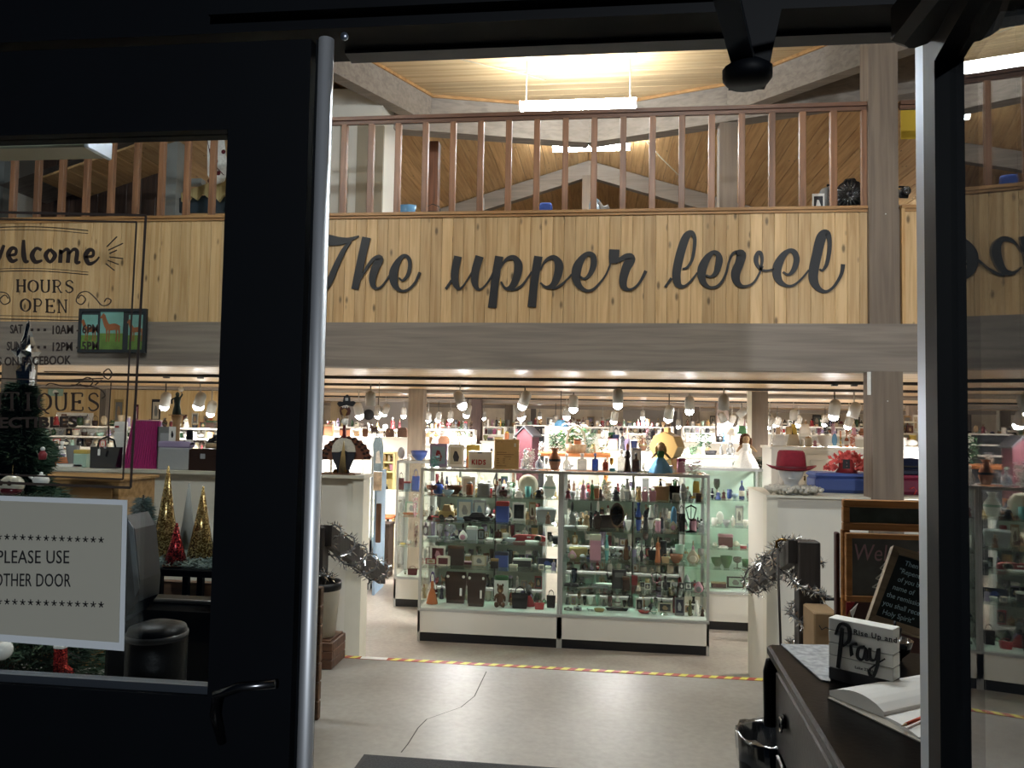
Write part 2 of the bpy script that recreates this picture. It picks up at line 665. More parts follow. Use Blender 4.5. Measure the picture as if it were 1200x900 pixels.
# ---- lower ceiling, its beams and the tracks of the lamps
CEIL_LOW = wood('ceiling_planks_low', 'c4a67c', '9b7850', 0, 0.5, rnd=0.0, rough=0.36)
t, n, l, b = NT(CEIL_LOW)
tc = n.new('ShaderNodeTexCoord')
wv = n.new('ShaderNodeTexWave')
wv.bands_direction = 'Y'
wv.inputs['Scale'].default_value = 1.1
wv.inputs['Distortion'].default_value = 0
l.new(tc.outputs['Object'], wv.inputs[0])
bp = n.new('ShaderNodeBump')
bp.inputs['Strength'].default_value = 0.35
bp.inputs['Distance'].default_value = 0.02
l.new(wv.outputs['Fac'], bp.inputs['Height'])
l.new(bp.outputs[0], b.inputs['Normal'])
struct('ceiling_lower', box(-16, YF + .16, CZ, 14, 30, CZ + .2), CEIL_LOW)
for i, (y, h) in enumerate(((12.45, 0.05), (18.1, 0.08), (23.6, 0.10))):
    struct('beam', box(-16, y, CZ - h, 14, y + 0.25, CZ), GREYWOOD_X)
TRACK = mat('black_lamp_track', '1b1a19', 0.5)

# ---- balcony face: beam, posts, knotty boards
struct('beam', box(-7, YF - 0.06, BZ0, 5.2, YF + 0.16, PZ0), GREYWOOD_X)
CX0, CX1 = A(1021.5, 500, Y=YF - .09).x, A(1057, 500, Y=YF - .09).x
struct('column', box(CX0, YF - 0.12, FL, CX1, YF + 0.12, BZ0), GREYWOOD_Z)
struct('column', box(CX0, YF - 0.05, PZ0 + .001, CX1, YF + 0.17, 5.6), GREYWOOD_Z)
struct('column', box(-5.9, YF - 0.05, FL, -5.65, YF + 0.12, BZ0), GREYWOOD_Z)
wb = thing('wall_balcony', None, None)
wb['kind'] = 'structure'
bme = MB().bev(-0.0515, 0, 0, 0.0515, 0.02, PZ1 - PZ0 - .03, 0.0035).mesh('board')


def boards(x0, x1):
    x = x0
    while x < x1 - 0.02:
        wd = min(0.104, x1 - x)
        o = link('board', bme, PINE, wb, (x + wd / 2, YF + random.uniform(0, 0.003), PZ0), None, (wd / 0.104, 1, 1))
        x += wd


BXE = A(1025.5, 300, Y=YF).x
BXS = A(1056, 300, Y=YF).x
boards(-6.6, BXE - .03)
boards(BXS + .028, 5.0)
box(-6.6, YF + 0.022, PZ0, 5.0, YF + 0.05, PZ1 - .03).build('backing', GREYWOOD_Z, wb)
for a, b_ in ((-6.6, BXE), (BXS, 5.0)):
    box(a, YF - 0.025, PZ1 - .035, b_, YF + 0.09, PZ1 - .008).build('top_trim', TRIMWOOD, wb)
    box(a, YF - 0.012, PZ1 - .06, b_, YF - 0.001, PZ1 - .035).build('top_trim', TRIMWOOD, wb)
for xa in (BXE - .028, BXS):
    box(xa, YF - 0.02, PZ0, xa + 0.027, YF + 0.05, PZ1 - .035).build('end_trim', wood('trim_up', 'd0a872', 'b58a55', 2), wb)
struct('floor_upper', box(-9, YF + 0.17, 2.45, 8, 20, 2.6), GREYWOOD_X)

# ---- railing with square balusters
RZ0 = PZ1 - .008


def railing(x0, x1, label, step=0.265):
    r = thing('railing', 'railing', label, (0, 0, 0))
    box(x0, YF - 0.02, RZT - .035, x1, YF + 0.065, RZT).build('handrail', REDWOOD_X, r)
    box(x0, YF + 0.0, RZT - .07, x1, YF + 0.03, RZT - .035).build('rail_batten', REDWOOD_X, r)
    me = MB().bev(-0.028, -0.026, 0, 0.028, 0.026, RZT - .07 - RZ0, 0.004).mesh('baluster')
    x = x1 - 0.08
    while x > x0:
        link('baluster', me, REDWOOD, r, (x, YF + 0.02, RZ0), random.uniform(-0.05, 0.05))
        x -= step
    return r


railing(-6.6, BXE, 'long brown wooden balcony railing above the knotty pine boards with script lettering')
railing(BXS, 5.0, 'short stretch of brown balcony railing beyond the grey timber column')

# ---- upper ceiling over the entrance: planks across, framed by grey timbers
ce = thing('ceiling_entrance', None, None)
ce['kind'] = 'structure'
pme = MB().bev(0, 0, 0, 1, 0.146, 0.03, 0.004).mesh('plank')
HZ = 5.55
y = 1.3
while y < 9.6:
    xl = max(-8.9, (y - 9.07) / 0.27 - 2.17)
    xr = min(7.9, (9.6 - y) / 0.36 - 0.2)
    link('plank', pme, PINE_X, ce, (xl, y, HZ + random.uniform(0, 0.003)), None, (xr - xl, 1, 1))
    y += 0.15
box(-9, 1.2, HZ + 0.034, 8, 9.7, HZ + 0.06).build('backing', GREYWOOD_X, ce)
tb = thing('ceiling_beams', None, None)
tb['kind'] = 'structure'
apexv = Vector((-0.2, 9.6, HZ))
for a, b_, wd, ht in (((-8.9, 7.25, HZ), apexv, 0.2, 0.45), (apexv, (7.9, 6.7, HZ), 0.2, 0.45), ((-2.17, 9.0, HZ), (-5.7, 1.9, HZ), 0.16, 0.36),
                      ((1.45, 8.95, HZ), (5.1, 5.36, HZ), 0.16, 0.36)):
    MB().beam(a, b_, wd, ht).build('timber', GREYWOOD_X, tb)
    a, b_ = Vector(a), Vector(b_)
    dn = Vector((0, 0, 0.0))
    off = Vector((b_.y - a.y, -(b_.x - a.x), 0)).normalized() * (wd / 2 + 0.012)
    for s_ in (1, -1):
        MB().beam(a + off * s_, b_ + off * s_, 0.02, 0.035).build('trim_strip', TRIMWOOD, tb)

# ---- gabled ceiling beyond, planks running away, with its rafters and end wall
cg = thing('ceiling_gable', None, None)
cg['kind'] = 'structure'
RX, RZt, SL = -0.29, 6.42, 0.31
ang = math.atan(SL)
gme = MB().bev(-0.098, 0, 0, 0.098, 11.8, 0.03, 0.006).mesh('plank')
for s_ in (1, -1):
    for k in range(34):
        u = 0.1 + 0.2 * k
        link('plank', gme, PINE_Y, cg, (RX + s_ * u * math.cos(ang), 8.4, RZt - u * math.sin(ang)), (0, s_ * ang, 0))
    MB().beam((RX, 14, RZt - 0.02), (RX + s_ * 5.6, 14, RZt - 0.02 - 5.6 * SL), 0.16, 0.3).build('timber', GREYWOOD_X, tb)
    v = [(RX, RZt + 0.1), (RX + s_ * 7, RZt + 0.1 - 7 * SL)]
    MB().add([(v[0][0], 8.4, v[0][1]), (v[1][0], 8.4, v[1][1]), (v[1][0], 20.2, v[1][1]), (v[0][0], 20.2, v[0][1])], [(0, 1, 2, 3)]).build('backing', GREYWOOD_X, cg)
struct('column', box(RX - 0.11, 13.9, 2.5, RX + 0.11, 14.1, RZt - 0.3), GREYWOOD_Z)
wu = thing('wall_upper_back', None, None)
wu['kind'] = 'structure'
ume = MB().bev(-0.098, 0, 0, 0.098, 0.03, 4.0, 0.006).mesh('board')
for k in range(52):
    link('board', ume, PINE_Y if k % 9 == 0 else PINE, wu, (-5.4 + 0.2 * k, 20.0, 2.6))
struct('wall_upper_left', box(-9, YF + 0.2, 2.6, -8.9, 20, 5.9), PAINT)
struct('wall_upper_right', box(7.9, YF + 0.2, 2.6, 8.0, 20, 5.9), PAINT)
struct('column', box(1.32, 8.95, 2.5, 1.52, 9.15, 5.1), GREYWOOD_Z)
p = A(508, 200, Y=9.8)
struct('column', box(p.x - 0.07, 9.75, 2.5, p.x + 0.07, 9.9, A(508, 167, Y=9.8).z), wood('red_post', '7d5138', '5d3a27', 2))

# ---- cream closet box on the upper level
a0, a1 = A(380, 107, Y=8.4), A(449, 107, Y=8.4)
struct('wall_closet', box(a0.x - 0.6, 8.4, 2.6, a1.x, 8.95, a0.z + 0.02), PAINT)
for (x0, x1) in ((398, 407), (418, 431), (438, 449)):
    q0, q1 = A(x0, 200, Y=8.38), A(x1, 200, Y=8.38)
    struct('trim_1', box(q0.x, 8.36, 2.6, q1.x, 8.398, A(x0, 148, Y=8.38).z), mat('putty_panel', '8d836f', 0.6))
# dark boarded closet seen over the door pane, grey post and pale gable piece
wd = thing('wall_dark_closet', None, None)
wd['kind'] = 'structure'
q0, q1 = A(50, 200, Y=9.2), A(186, 200, Y=9.2)
k, x = 0, q0.x
dme = MB().bev(-0.098, 0, 0, 0.098, 0.02, 2.9, 0.005).mesh('board')
while x < q1.x:
    link('board', dme, wood('dark_closet_boards', '4f3a2e', '35261e', 2, rnd=0.3), wd, (x + 0.1, 9.2, 2.6))
    x += 0.2
q0, q1 = A(187, 200, Y=8.6), A(207, 200, Y=8.6)
struct('column', box(q0.x, 8.6, 2.6, q1.x, 8.8, 5.54), mat('pale_grey_post', '8f918d', 0.7, vary=0.15, scale=3))
q0 = A(-2, 200, Y=8.6)
struct('column', box(q0.x - 0.1, 8.6, 2.6, q0.x + 0.08, 8.8, 5.54), mat('pale_grey_post', '8f918d'))

# ---- partitions beside the steps
pl = thing('wall_partition_left', None, None)
pl['kind'] = 'structure'
YPL = 6.95
ZL = A(400, 560, Y=YPL).z
XL = A(425, 650, Y=YPL).x
box(-6.99, YPL, FL, XL - 0.10, YPL + .14, ZL).build('panel', PAINT, pl)
box(XL - 0.10, YPL - .03, FL, XL, YPL + .17, ZL).build('trim_post', TRIMP, pl)
box(-6.99, YPL - .05, ZL, XL + 0.01, YPL + .24, ZL + 0.03).build('cap', TRIMP, pl)
box(XL - 0.155, YPL - .015, FL, XL - 0.105, YPL - .001, ZL).build('trim_strip', TRIMP, pl)
pr = thing('wall_partition_right', None, None)
pr['kind'] = 'structure'
ZR = A(950, 584, Y=6.95).z
XR = A(899, 700, Y=6.93).x
box(XR + 0.09, 7.0, FL, 5.19, 7.1, ZR).build('panel', PAINT, pr)
box(XR + 0.002, 7.105, FL, XR + 0.06, 7.8, ZR).build('panel', PAINT, pr)
box(XR, 6.95, FL, XR + 0.09, 7.10, ZR).build('trim_post', TRIMP, pr)
box(XR - 0.01, 6.93, ZR, CX0 - .002, 7.8, ZR + 0.02).build('cap', TRIMP, pr)
box(CX0 - .002, 7.13, ZR, 5.19, 7.8, ZR + 0.02).build('cap', TRIMP, pr)

# ---- lower level columns
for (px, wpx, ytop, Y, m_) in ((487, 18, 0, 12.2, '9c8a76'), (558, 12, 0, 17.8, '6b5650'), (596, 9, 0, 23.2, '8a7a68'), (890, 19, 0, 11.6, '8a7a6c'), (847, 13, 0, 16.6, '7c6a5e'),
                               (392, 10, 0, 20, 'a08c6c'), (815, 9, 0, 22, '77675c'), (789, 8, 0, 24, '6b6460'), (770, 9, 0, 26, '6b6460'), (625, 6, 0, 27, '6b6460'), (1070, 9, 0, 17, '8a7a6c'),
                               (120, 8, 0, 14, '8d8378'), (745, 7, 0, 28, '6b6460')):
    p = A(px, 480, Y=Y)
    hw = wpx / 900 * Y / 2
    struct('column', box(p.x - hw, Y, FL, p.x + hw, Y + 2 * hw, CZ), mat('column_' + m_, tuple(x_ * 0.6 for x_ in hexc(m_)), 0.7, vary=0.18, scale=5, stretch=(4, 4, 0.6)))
for px, Y in ((878.5, 11.5), (602.5, 23), (783, 20)):
    p = A(px, 480, Y=Y)
    struct('trim_2', box(p.x - 0.03, Y, FL, p.x + 0.03, Y + 0.05, CZ), TRIMP)

# ---- far walls of the shop: pale boards
FARW = wood('far_wall_boards', 'e3c998', 'd0af78', 2, 0.5, rnd=0.0)
struct('wall_shop_back', box(-16, 29, FL, 14, 29.2, 2.1), mat('far_wall', 'd8ccb8', 0.7, vary=0.3, scale=1.2))
q = A(300, 480, Y=14.6)
struct('wall_shop_corner', box(-16, 14.6, FL, q.x, 14.75, CZ), FARW)

# ---- door opening, frames, leaves
YD = 1.15
XJ = 0.483
DEX = A(379, 480, Y=YD).x
HB = A(700, 61, Y=YD + .09).z
fr = thing('door_frame', None, None)
fr['kind'] = 'structure'
box(-1.9, YD - 0.02, HB, 1.6, YD + 0.09, 4.0).build('header_panel', FRAME, fr)
box(-0.62, YD - 0.04, HB + .02, 0.60, YD - 0.0205, HB + .07).build('header_stop', FRAME, fr)
box(-0.62, YD - 0.045, HB + .12, 0.60, YD - 0.0205, HB + .24).build('header_stop', FRAME, fr)
box(DEX, YD + 0.05, HB - .006, XJ, YD + 0.085, HB - .001).build('header_lip', mat('header_lip_paint', '2a3038', 0.35, 0.5), fr)
box(XJ, YD - 0.0, -0.02, XJ + 0.012, YD + 0.095, HB - .007).build('jamb', STEEL, fr)
box(XJ + .0125, YD - 0.0, -0.02, XJ + 0.10, YD + 0.095, HB - .007).build('jamb_casing', FRAME, fr)
box(XJ + 0.1005, YD + 0.0, -0.1, 1.9, YD + 0.12, 4.0).build('side_panel', FRAME, fr)
MB().lathe([(0.012, -0.02), (0.012, HB - .008)], DEX - .012, YD - 0.002, n=16).build('door_edge_tube', mat('door_edge_aluminium', 'dfe3e8', 0.5, 0.85), fr)
box(DEX - .030, YD - 0.0, -0.02, DEX - .018, YD + 0.05, HB - .007).build('mullion', FRAME, fr)
MB().lathe([(0.006, 0), (0.006, 0.004), (0.003, 0.006)], A(404, 43, Y=YD - 0.06).x, YD - 0.063, n=8, cz=A(404, 43, Y=YD - 0.06).z, axis='y').build('screw', STEEL, fr)

dl = thing('door_1', None, None)
dl['kind'] = 'structure'
GX1 = A(258, 500, Y=YD).x
GZ0 = A(120, 797, Y=YD).z
GZ1 = A(140, 158, Y=YD).z
box(GX1, YD - 0.01, 0, DEX - .034, YD + 0.035, HB - .01).build('stile', FRAME, dl)
box(-1.6, YD - 0.01, 0, GX1, YD + 0.035, GZ0 - 0.012).build('bottom_rail', FRAME, dl)
box(-1.6, YD - 0.01, GZ1, GX1, YD + 0.035, HB - .01).build('top_rail', FRAME, dl)
box(-1.75, YD - 0.01, 0, -1.6, YD + 0.035, HB - .01).build('stile', FRAME, dl)
box(-1.6, YD + 0.0, GZ0 - 0.012, GX1, YD + 0.02, GZ0).build('glazing_bead', mat('bead_dull', '59616b', 0.35, 0.8), dl)
pane = box(-1.6, YD + 0.008, GZ0, GX1, YD + 0.014, GZ1).build('glass', DOORG, dl)
hd = MB()
hp = A(290, 803, Y=YD - 0.05)
hd.tube([(hp.x - 0.055, YD - 0.012, hp.z - 0.10), (hp.x - 0.055, YD - 0.04, hp.z - 0.05), (hp.x - 0.045, YD - 0.055, hp.z - 0.015), (hp.x - 0.01, YD - 0.06, hp.z),
         (hp.x + 0.045, YD - 0.055, hp.z + 0.006)], 0.007, 8)
hd.build('handle', mat('handle_dark_metal', '6a6c70', 0.25, 1.0), dl)

# ---- lettering on the door pane (flat vinyl)
def px2(px, py, Y=YD):
    v = A(px, py, Y=Y)
    return v.x, v.z


YV = YD + 0.0065
vin = MB()


def vline(pts, w_, m_=None):
    q = []
    for x_, y_ in pts:
        X_, Z_ = px2(x_, y_)
        q.append((X_, Z_, w_ / 900 * YD))
    ribbon(m_ or vin, q, YV, YV + 0.0008)


for r_ in ([(-260, 242), (168, 251), (150, 572), (-260, 556)],):
    for i in range(3):
        vline([r_[i], r_[i + 1]], 3.2)
for r_ in ([(-250, 250), (157, 259), (141, 562), (-250, 547)],):
    for i in range(3):
        vline([r_[i], r_[i + 1]], 2.2)
for yy, w_ in ((265, 1.2), (268.5, 0.8), (314, 0.8), (317, 1.2)):
    vline([(-60, yy + 4), (0, yy + 0), (50, yy), (100, yy + 4)], w_)
vline([(-60, 372), (92, 375)], 1.3)
vline([(-60, 368), (92, 371)], 0.8)
for (x0, y0, x1, y1) in ((122, 288, 134, 276), (124, 292, 141, 284), (125, 296, 134, 292), (125, 300, 141, 302), (123, 304, 136, 309), (121, 308, 131, 316)):
    vline([(x0, y0), (x1, y1)], 1.4)
vline([(88, 349), (92, 345), (97, 350), (92, 356), (86, 352), (90, 343), (99, 341), (108, 348), (116, 357), (124, 356), (127, 351), (122, 349), (119, 353)], 1.3)
vline([(6, 349), (2, 345), (-4, 350), (1, 356), (8, 352), (4, 343), (-8, 341)], 1.3)
vline([(-60, 441), (55, 445), (118, 443)], 1.6)
vline([(48, 435), (115, 436)], 1.2)
vline([(118, 436), (124, 432), (128, 438), (124, 444), (118, 440), (119, 435)], 1.5)
vline([(50, 452), (56, 449), (70, 452), (85, 451), (98, 442), (106, 446), (100, 453), (90, 450)], 1.4)
vline([(80, 451), (100, 452), (114, 456), (120, 463), (116, 467)], 1.8)
vline([(108, 451), (116, 445)], 1.4)
vline([(127, 448), (124, 500)], 1.3)
vline([(124, 500), (124, 520)], 2.0)
vin.build('vinyl_lines', DECAL, pane)


def vtext(body, px, py, hpx, wpx=None, bold=0.0, shear=0.0, m_=DECAL, space=1.0):
    """words on the pane: baseline start px,py; cap height hpx; total width wpx"""
    X_, Z_ = px2(px, py)
    size = hpx / 900 * YD / 0.70
    o = text('lettering', body, size, m_, pane, (X_, YV + 0.0004, Z_), bold=bold, shear=shear, space=space, ext=0.0004)
    if wpx:
        bw = max(v.co.x for v in o.data.vertices) - min(v.co.x for v in o.data.vertices)
        o.scale.x = wpx / 900 * YD * 1.02 / bw
    o.rotation_euler = (math.pi / 2, -0.03 + 0.0, 0)
    return o


# serif capitals drawn as strokes: x 0..1, z 0..1
SER = {'H': [[(.15, 0), (.15, 1)], [(.85, 0), (.85, 1)], [(.15, .5), (.85, .5)], [(0, 0), (.3, 0)], [(0, 1), (.3, 1)], [(.7, 0), (1, 0)], [(.7, 1), (1, 1)]],
       'O': [[(.5, 1), (.12, .8), (.03, .5), (.12, .2), (.5, 0), (.88, .2), (.97, .5), (.88, .8), (.5, 1)]],
       'U': [[(.15, 1), (.15, .3), (.3, .03), (.55, 0), (.8, .1), (.87, .4), (.87, 1)], [(0, 1), (.32, 1)], [(.72, 1), (1, 1)]],
       'R': [[(.18, 0), (.18, 1)], [(.18, 1), (.6, 1), (.82, .76), (.6, .5), (.18, .5)], [(.5, .5), (.85, 0)], [(0, 0), (.36, 0)], [(0, 1), (.2, 1)], [(.78, 0), (1, 0)]],
       'S': [[(.85, .8), (.7, .97), (.45, 1), (.2, .88), (.22, .65), (.5, .52), (.8, .36), (.82, .15), (.55, 0), (.3, .02), (.12, .2)]],
       'P': [[(.2, 0), (.2, 1)], [(.2, 1), (.65, 1), (.87, .75), (.65, .47), (.2, .47)], [(.02, 0), (.4, 0)], [(.02, 1), (.2, 1)]],
       'E': [[(.2, 0), (.2, 1)], [(.2, 1), (.85, 1), (.87, .8)], [(.2, .5), (.68, .5)], [(.2, 0), (.88, 0), (.92, .22)], [(.02, 0), (.2, 0)], [(.02, 1), (.2, 1)], [(.68, .4), (.68, .6)]],
       'N': [[(.15, 0), (.15, 1)], [(.15, 1), (.85, 0)], [(.85, 0), (.85, 1)], [(0, 0), (.3, 0)], [(0, 1), (.15, 1)], [(.7, 1), (1, 1)]],
       'A': [[(.08, 0), (.5, 1)], [(.5, 1), (.92, 0)], [(.25, .36), (.76, .36)], [(-.04, 0), (.22, 0)], [(.78, 0), (1.04, 0)]],
       'T': [[(.5, 0), (.5, 1)], [(.04, .8), (.06, 1), (.94, 1), (.96, .8)], [(.32, 0), (.68, 0)]],
       'I': [[(.5, 0), (.5, 1)], [(.28, 0), (.72, 0)], [(.28, 1), (.72, 1)]],
       'Q': [[(.5, 1), (.12, .8), (.03, .5), (.12, .2), (.5, 0), (.88, .2), (.97, .5), (.88, .8), (.5, 1)], [(.45, .1), (.6, -.12), (.85, -.2)]]}


def serif(body, x0, base0, x1, base1, h, lw, thick=1.9):
    n = len(body)
    for i, ch in enumerate(body):
        if ch == ' ':
            continue
        mb = MB()
        cw = (x1 - x0) / n
        gx = x0 + cw * i
        for st_ in SER[ch]:
            pts = []
            for (u, v) in st_:
                ww = lw * thick if len(st_) == 2 and st_[0][0] == st_[1][0] and not (ch == 'N') else lw
                if len(st_) > 5:
                    ww = lw * (0.7 + 1.3 * abs(u - 0.5) * 2) if ch in 'OQU' else lw * (1.7 if .3 < v < .7 else 1.0)
                bx = gx + cw * (0.1 + 0.8 * u)
                by = base0 + (base1 - base0) * ((bx - x0) / (x1 - x0)) - h * v
                X_, Z_ = px2(bx, by)
                pts.append((X_, Z_, ww / 900 * YD))
            ribbon(mb, pts, YV, YV + 0.0008)
        mb.build('lettering', DECAL, pane)


serif('HOURS', 14, 341, 85, 342, 14, 1.5)
serif('OPEN', 19, 364, 77, 366, 15, 1.5)
serif('ANTIQUES', -38, 480, 116, 481, 20, 1.8, 2.0)
vtext('COLLECTIBLES', -62, 502, 13, 173, bold=0.03)
vtext('SAT', 8, 390, 11, 17, bold=0.018)
vtext('SUN', 4, 410, 11, 20, bold=0.018)
for yy in (386, 406.5):
    for k in range(3):
        X_, Z_ = px2(34 + 7.5 * k, yy)
        box(X_ - 0.0022, YV, Z_ - 0.0022, X_ + 0.0022, YV + 0.0008, Z_ + 0.0022).build('dot', DECAL, pane)
vtext('10AM - 6PM', 56, 391, 11, 62, bold=0.018)
vtext('12PM - 5PM', 56, 411, 11, 62, bold=0.018)
vtext('FIND US ON FACEBOOK', -42, 429, 11, 141, bold=0.018)

# Welcome, bold brush letters, in pixels of its own little grid (x right, y down)
WEL = [[(-30, 288, 3), (-24, 305, 5), (-16, 292, 3), (-8, 305, 5), (1, 286, 3)],
       [(6, 298, 2), (14, 297, 3), (15, 291, 3), (10, 290, 4), (6, 297, 5), (10, 305, 4), (17, 303, 2)],
       [(24, 280, 3), (24, 296, 5), (26, 305, 4), (30, 305, 2)],
       [(45, 292, 3), (39, 290, 3), (34, 298, 5), (38, 306, 4), (46, 304, 2)],
       [(55, 291, 3), (50, 298, 4.5), (55, 306, 3), (61, 298, 4.5), (55, 291, 3)],
       [(67, 307, 4), (68, 292, 4), (68, 296, 2), (74, 291, 3), (77, 294, 4), (76, 307, 4)],
       [(77, 297, 2), (83, 291, 3), (87, 294, 4), (86, 306, 4), (91, 306, 2)],
       [(96, 300, 2), (105, 299, 3), (106, 293, 3), (101, 292, 4), (97, 299, 5), (101, 308, 4), (109, 305, 2), (113, 300, 1.5)]]
for st_ in WEL:
    mb = MB()
    ribbon(mb, [(*px2(x_, y_), w_ * 1.35 / 900 * YD) for x_, y_, w_ in st_], YV, YV + 0.0008)
    mb.build('lettering', DECAL, pane)

# ---- open leaf on its hinges, glass mirrors the lit shop
TH = math.radians(8.9)
rl = thing('door_2', None, None, (XJ - 0.008, YD - 0.012, 0), 0)
rl['kind'] = 'structure'
rl.rotation_euler = (0, 0, math.pi + math.pi / 2 - TH)     # local +x runs from the hinge towards the street


def leaf(nm, x0, z0, x1, z1, y0=-0.022, y1=0.022, m_=FRAME, parent=rl):
    return box(x0, y0, z0, x1, y1, z1).build(nm, m_, parent)


leaf('stile', 0, 0.0, 0.062, HB)
leaf('stile', 0.79, 0.0, 0.86, HB)
leaf('top_rail', 0.062, 2.10, 0.79, HB)
leaf('bottom_rail', 0.062, 0.0, 0.79, 0.25)
gl2 = leaf('glass', 0.062, 0.25, 0.79, 2.10, -0.004, 0.004, LEAFG)
NOTICE = mat('sheet_paper', 'b9bcb8', 0.85)
# closer body on the leaf, arm and bracket on the header
ca, cb = A(1050, 50, Y=YD - 0.06), A(1100, 50, Y=YD - 0.06)
clo = thing('door_closer', 'door closer', 'black hydraulic door closer with folding arm above the open doorway')
MB().bev(ca.x, YD - 0.34, ca.z, cb.x, YD - 0.03, ca.z + 0.07, 0.012).build('body', FRAME, clo)
f0 = A(875, 90, Y=YD - 0.07)
br = MB()
h0, h1, h2 = A(868, 45, Y=YD - 0.06), A(925, 45, Y=YD - 0.06), A(905, 60, Y=YD - 0.06)
br.poly([(h0.x, HB + .03), (f0.x - 0.022, f0.z - 0.01), (f0.x + 0.028, f0.z - 0.01), (h2.x, h2.z), (h1.x, HB + .03)], YD - 0.062, YD - 0.05)
br.build('bracket', FRAME, clo)
MB().lathe([(0.0, 0), (0.028, 0.0), (0.034, 0.008), (0.034, 0.02), (0.02, 0.03), (0, 0.03)], f0.x, YD - 0.075, n=16, cz=f0.z - 0.012).build('pivot', FRAME, clo)
g = A(845, -25, Y=YD - 0.25)
MB().beam((f0.x - 0.004, YD - 0.075, f0.z + 0.02), (g.x, g.y, g.z + 0.01), 0.03, 0.012).build('arm', mat('closer_arm_metal', '30363f', 0.3, 0.8), clo)
g2 = Vector((ca.x + 0.03, YD - 0.3, ca.z + 0.09))
MB().beam((g.x, g.y, g.z + 0.03), g2, 0.022, 0.01).build('arm', mat('closer_arm_metal', '30363f'), clo)
# ================================================================ lamps
def fluorescent(cx, cy, cz, ln, label, lit=True, cords=True, rot=0):
    t_ = thing('ceiling_light', 'ceiling light', label, (cx, cy, cz), rot, 'long fluorescent lights over the entrance')
    MB().bev(-ln / 2, -0.035, 0.055, ln / 2, 0.035, 0.08, 0.004).build('housing', mat('lamp_housing', 'dcdedc', 0.4), t_)
    if lit:
        mb = MB()
        n_ = 10
        prof = [(-0.12 + 0.24 * i / n_, (0.05 if i in (0, n_) else 0.06) - 0.075 * math.sin(math.pi * i / n_) ** 0.6) for i in range(n_ + 1)]
        vs = [(x_, a_, b_) for x_ in (-ln / 2, ln / 2) for a_, b_ in prof]
        fs = [(i, i + 1, i + 12, i + 11) for i in range(10)] + [tuple(range(10, -1, -1)), tuple(range(11, 22))]
        mb.add(vs, fs, False).build('diffuser', TUBE, t_)
    else:
        MB().bev(-ln / 2, -0.12, -0.02, ln / 2, 0.12, 0.06, 0.012).build('diffuser', mat('unlit_lens', '6f7364', 0.3), t_)
        MB().bev(ln / 2, -0.125, -0.03, ln / 2 + 0.03, 0.125, 0.09, 0.008).build('end_cap', STEEL, t_)
    if cords:
        for x_ in (-ln * 0.45, ln * 0.45):
            MB().tube([(x_, 0, 0.08), (x_, 0, HZ - cz)], 0.006, 5).build('cord', TRIMP, t_)
            MB().lathe([(0.07, HZ - cz), (0.06, HZ - cz - 0.03), (0.02, HZ - cz - 0.04)][::-1], x_, 0, n=14).build('canopy', TRIMP, t_)
    return t_


pa, pb = A(610, 124, Y=8.1), A(745, 124, Y=8.1)
fluorescent((pa.x + pb.x) / 2, 8.1, pa.z - 0.05, pb.x - pa.x, 'lit fluorescent light hanging on two cords just above the balcony handrail')
pa, pb = A(648, 173, Y=12.2), A(738, 172, Y=12.2)
t2 = fluorescent((pa.x + pb.x) / 2, 12.2, pa.z - 0.05, pb.x - pa.x, 'smaller looking lit fluorescent light seen through the balusters under the gable', cords=False)
for x_ in (-0.5, 0.5):
    MB().tube([(x_, 0, 0.08), (x_, 0, 0.5)], 0.008, 5).build('cord', TRIMP, t2)
for x_ in (-5.0, 4.95):  # two fixtures hidden from view, added to brighten the gable planks
    fluorescent(x_, 12.0, 4.75, 1.22, 'added unseen fluorescent light low under the side slope of the gable, %s' % ('beyond the dark closet' if x_ < 0 else 'beyond the timber column'), cords=False, rot=math.pi / 2)
fluorescent(-3.3, 4.2, 4.9, 1.25, 'lit fluorescent light high above the entrance floor near the Christmas tree side')
fluorescent(1.0, 4.0, 4.9, 1.25, 'lit fluorescent light high above the entrance floor near the dresser side')
pa = A(118, 172, Y=4.6)
fluorescent(pa.x - 0.68, 4.6, pa.z - 0.02, 1.3, 'unlit grey fluorescent light with metal end cap, seen at the top of the door pane', lit=False)

spot_body = MB().lathe([(0.0, 0.105), (0.03, 0.10), (0.052, 0.08), (0.06, 0.05), (0.06, -0.07), (0.056, -0.07), (0.05, 0.03), (0.0, 0.04)][::-1], n=14).mesh('shade')
spot_bulb = MB().lathe([(0, -0.135), (0.03, -0.127), (0.05, -0.10), (0.052, -0.08), (0.045, -0.05), (0.02, 0.02)], n=14).mesh('bulb')
spot_stem = MB().tube([(0, 0, 0.09), (0, 0, 0.3)], 0.008, 5).mesh('stem')
spot_cap = MB().bev(-0.03, -0.03, 0, 0.03, 0.03, 0.02, 0.004).mesh('mount')
NSP = [0]


def beam_lamp(t_, r_, w_):
    ld = bpy.data.lights.new('spot_light', 'SPOT')
    ld.spot_size, ld.spot_blend = math.radians(165), 0.5
    ld.energy = w_
    ld.shadow_soft_size = 0.045
    ld.color = (1.0, 0.97, 0.93)
    lo = bpy.data.objects.new('spot_light', ld)
    COL.objects.link(lo)
    lo.parent = t_
    lo.rotation_euler = r_
    lo.location = Matrix.Rotation(r_[1], 3, 'Y') @ Matrix.Rotation(r_[0], 3, 'X') @ Vector((0, 0, -0.15))


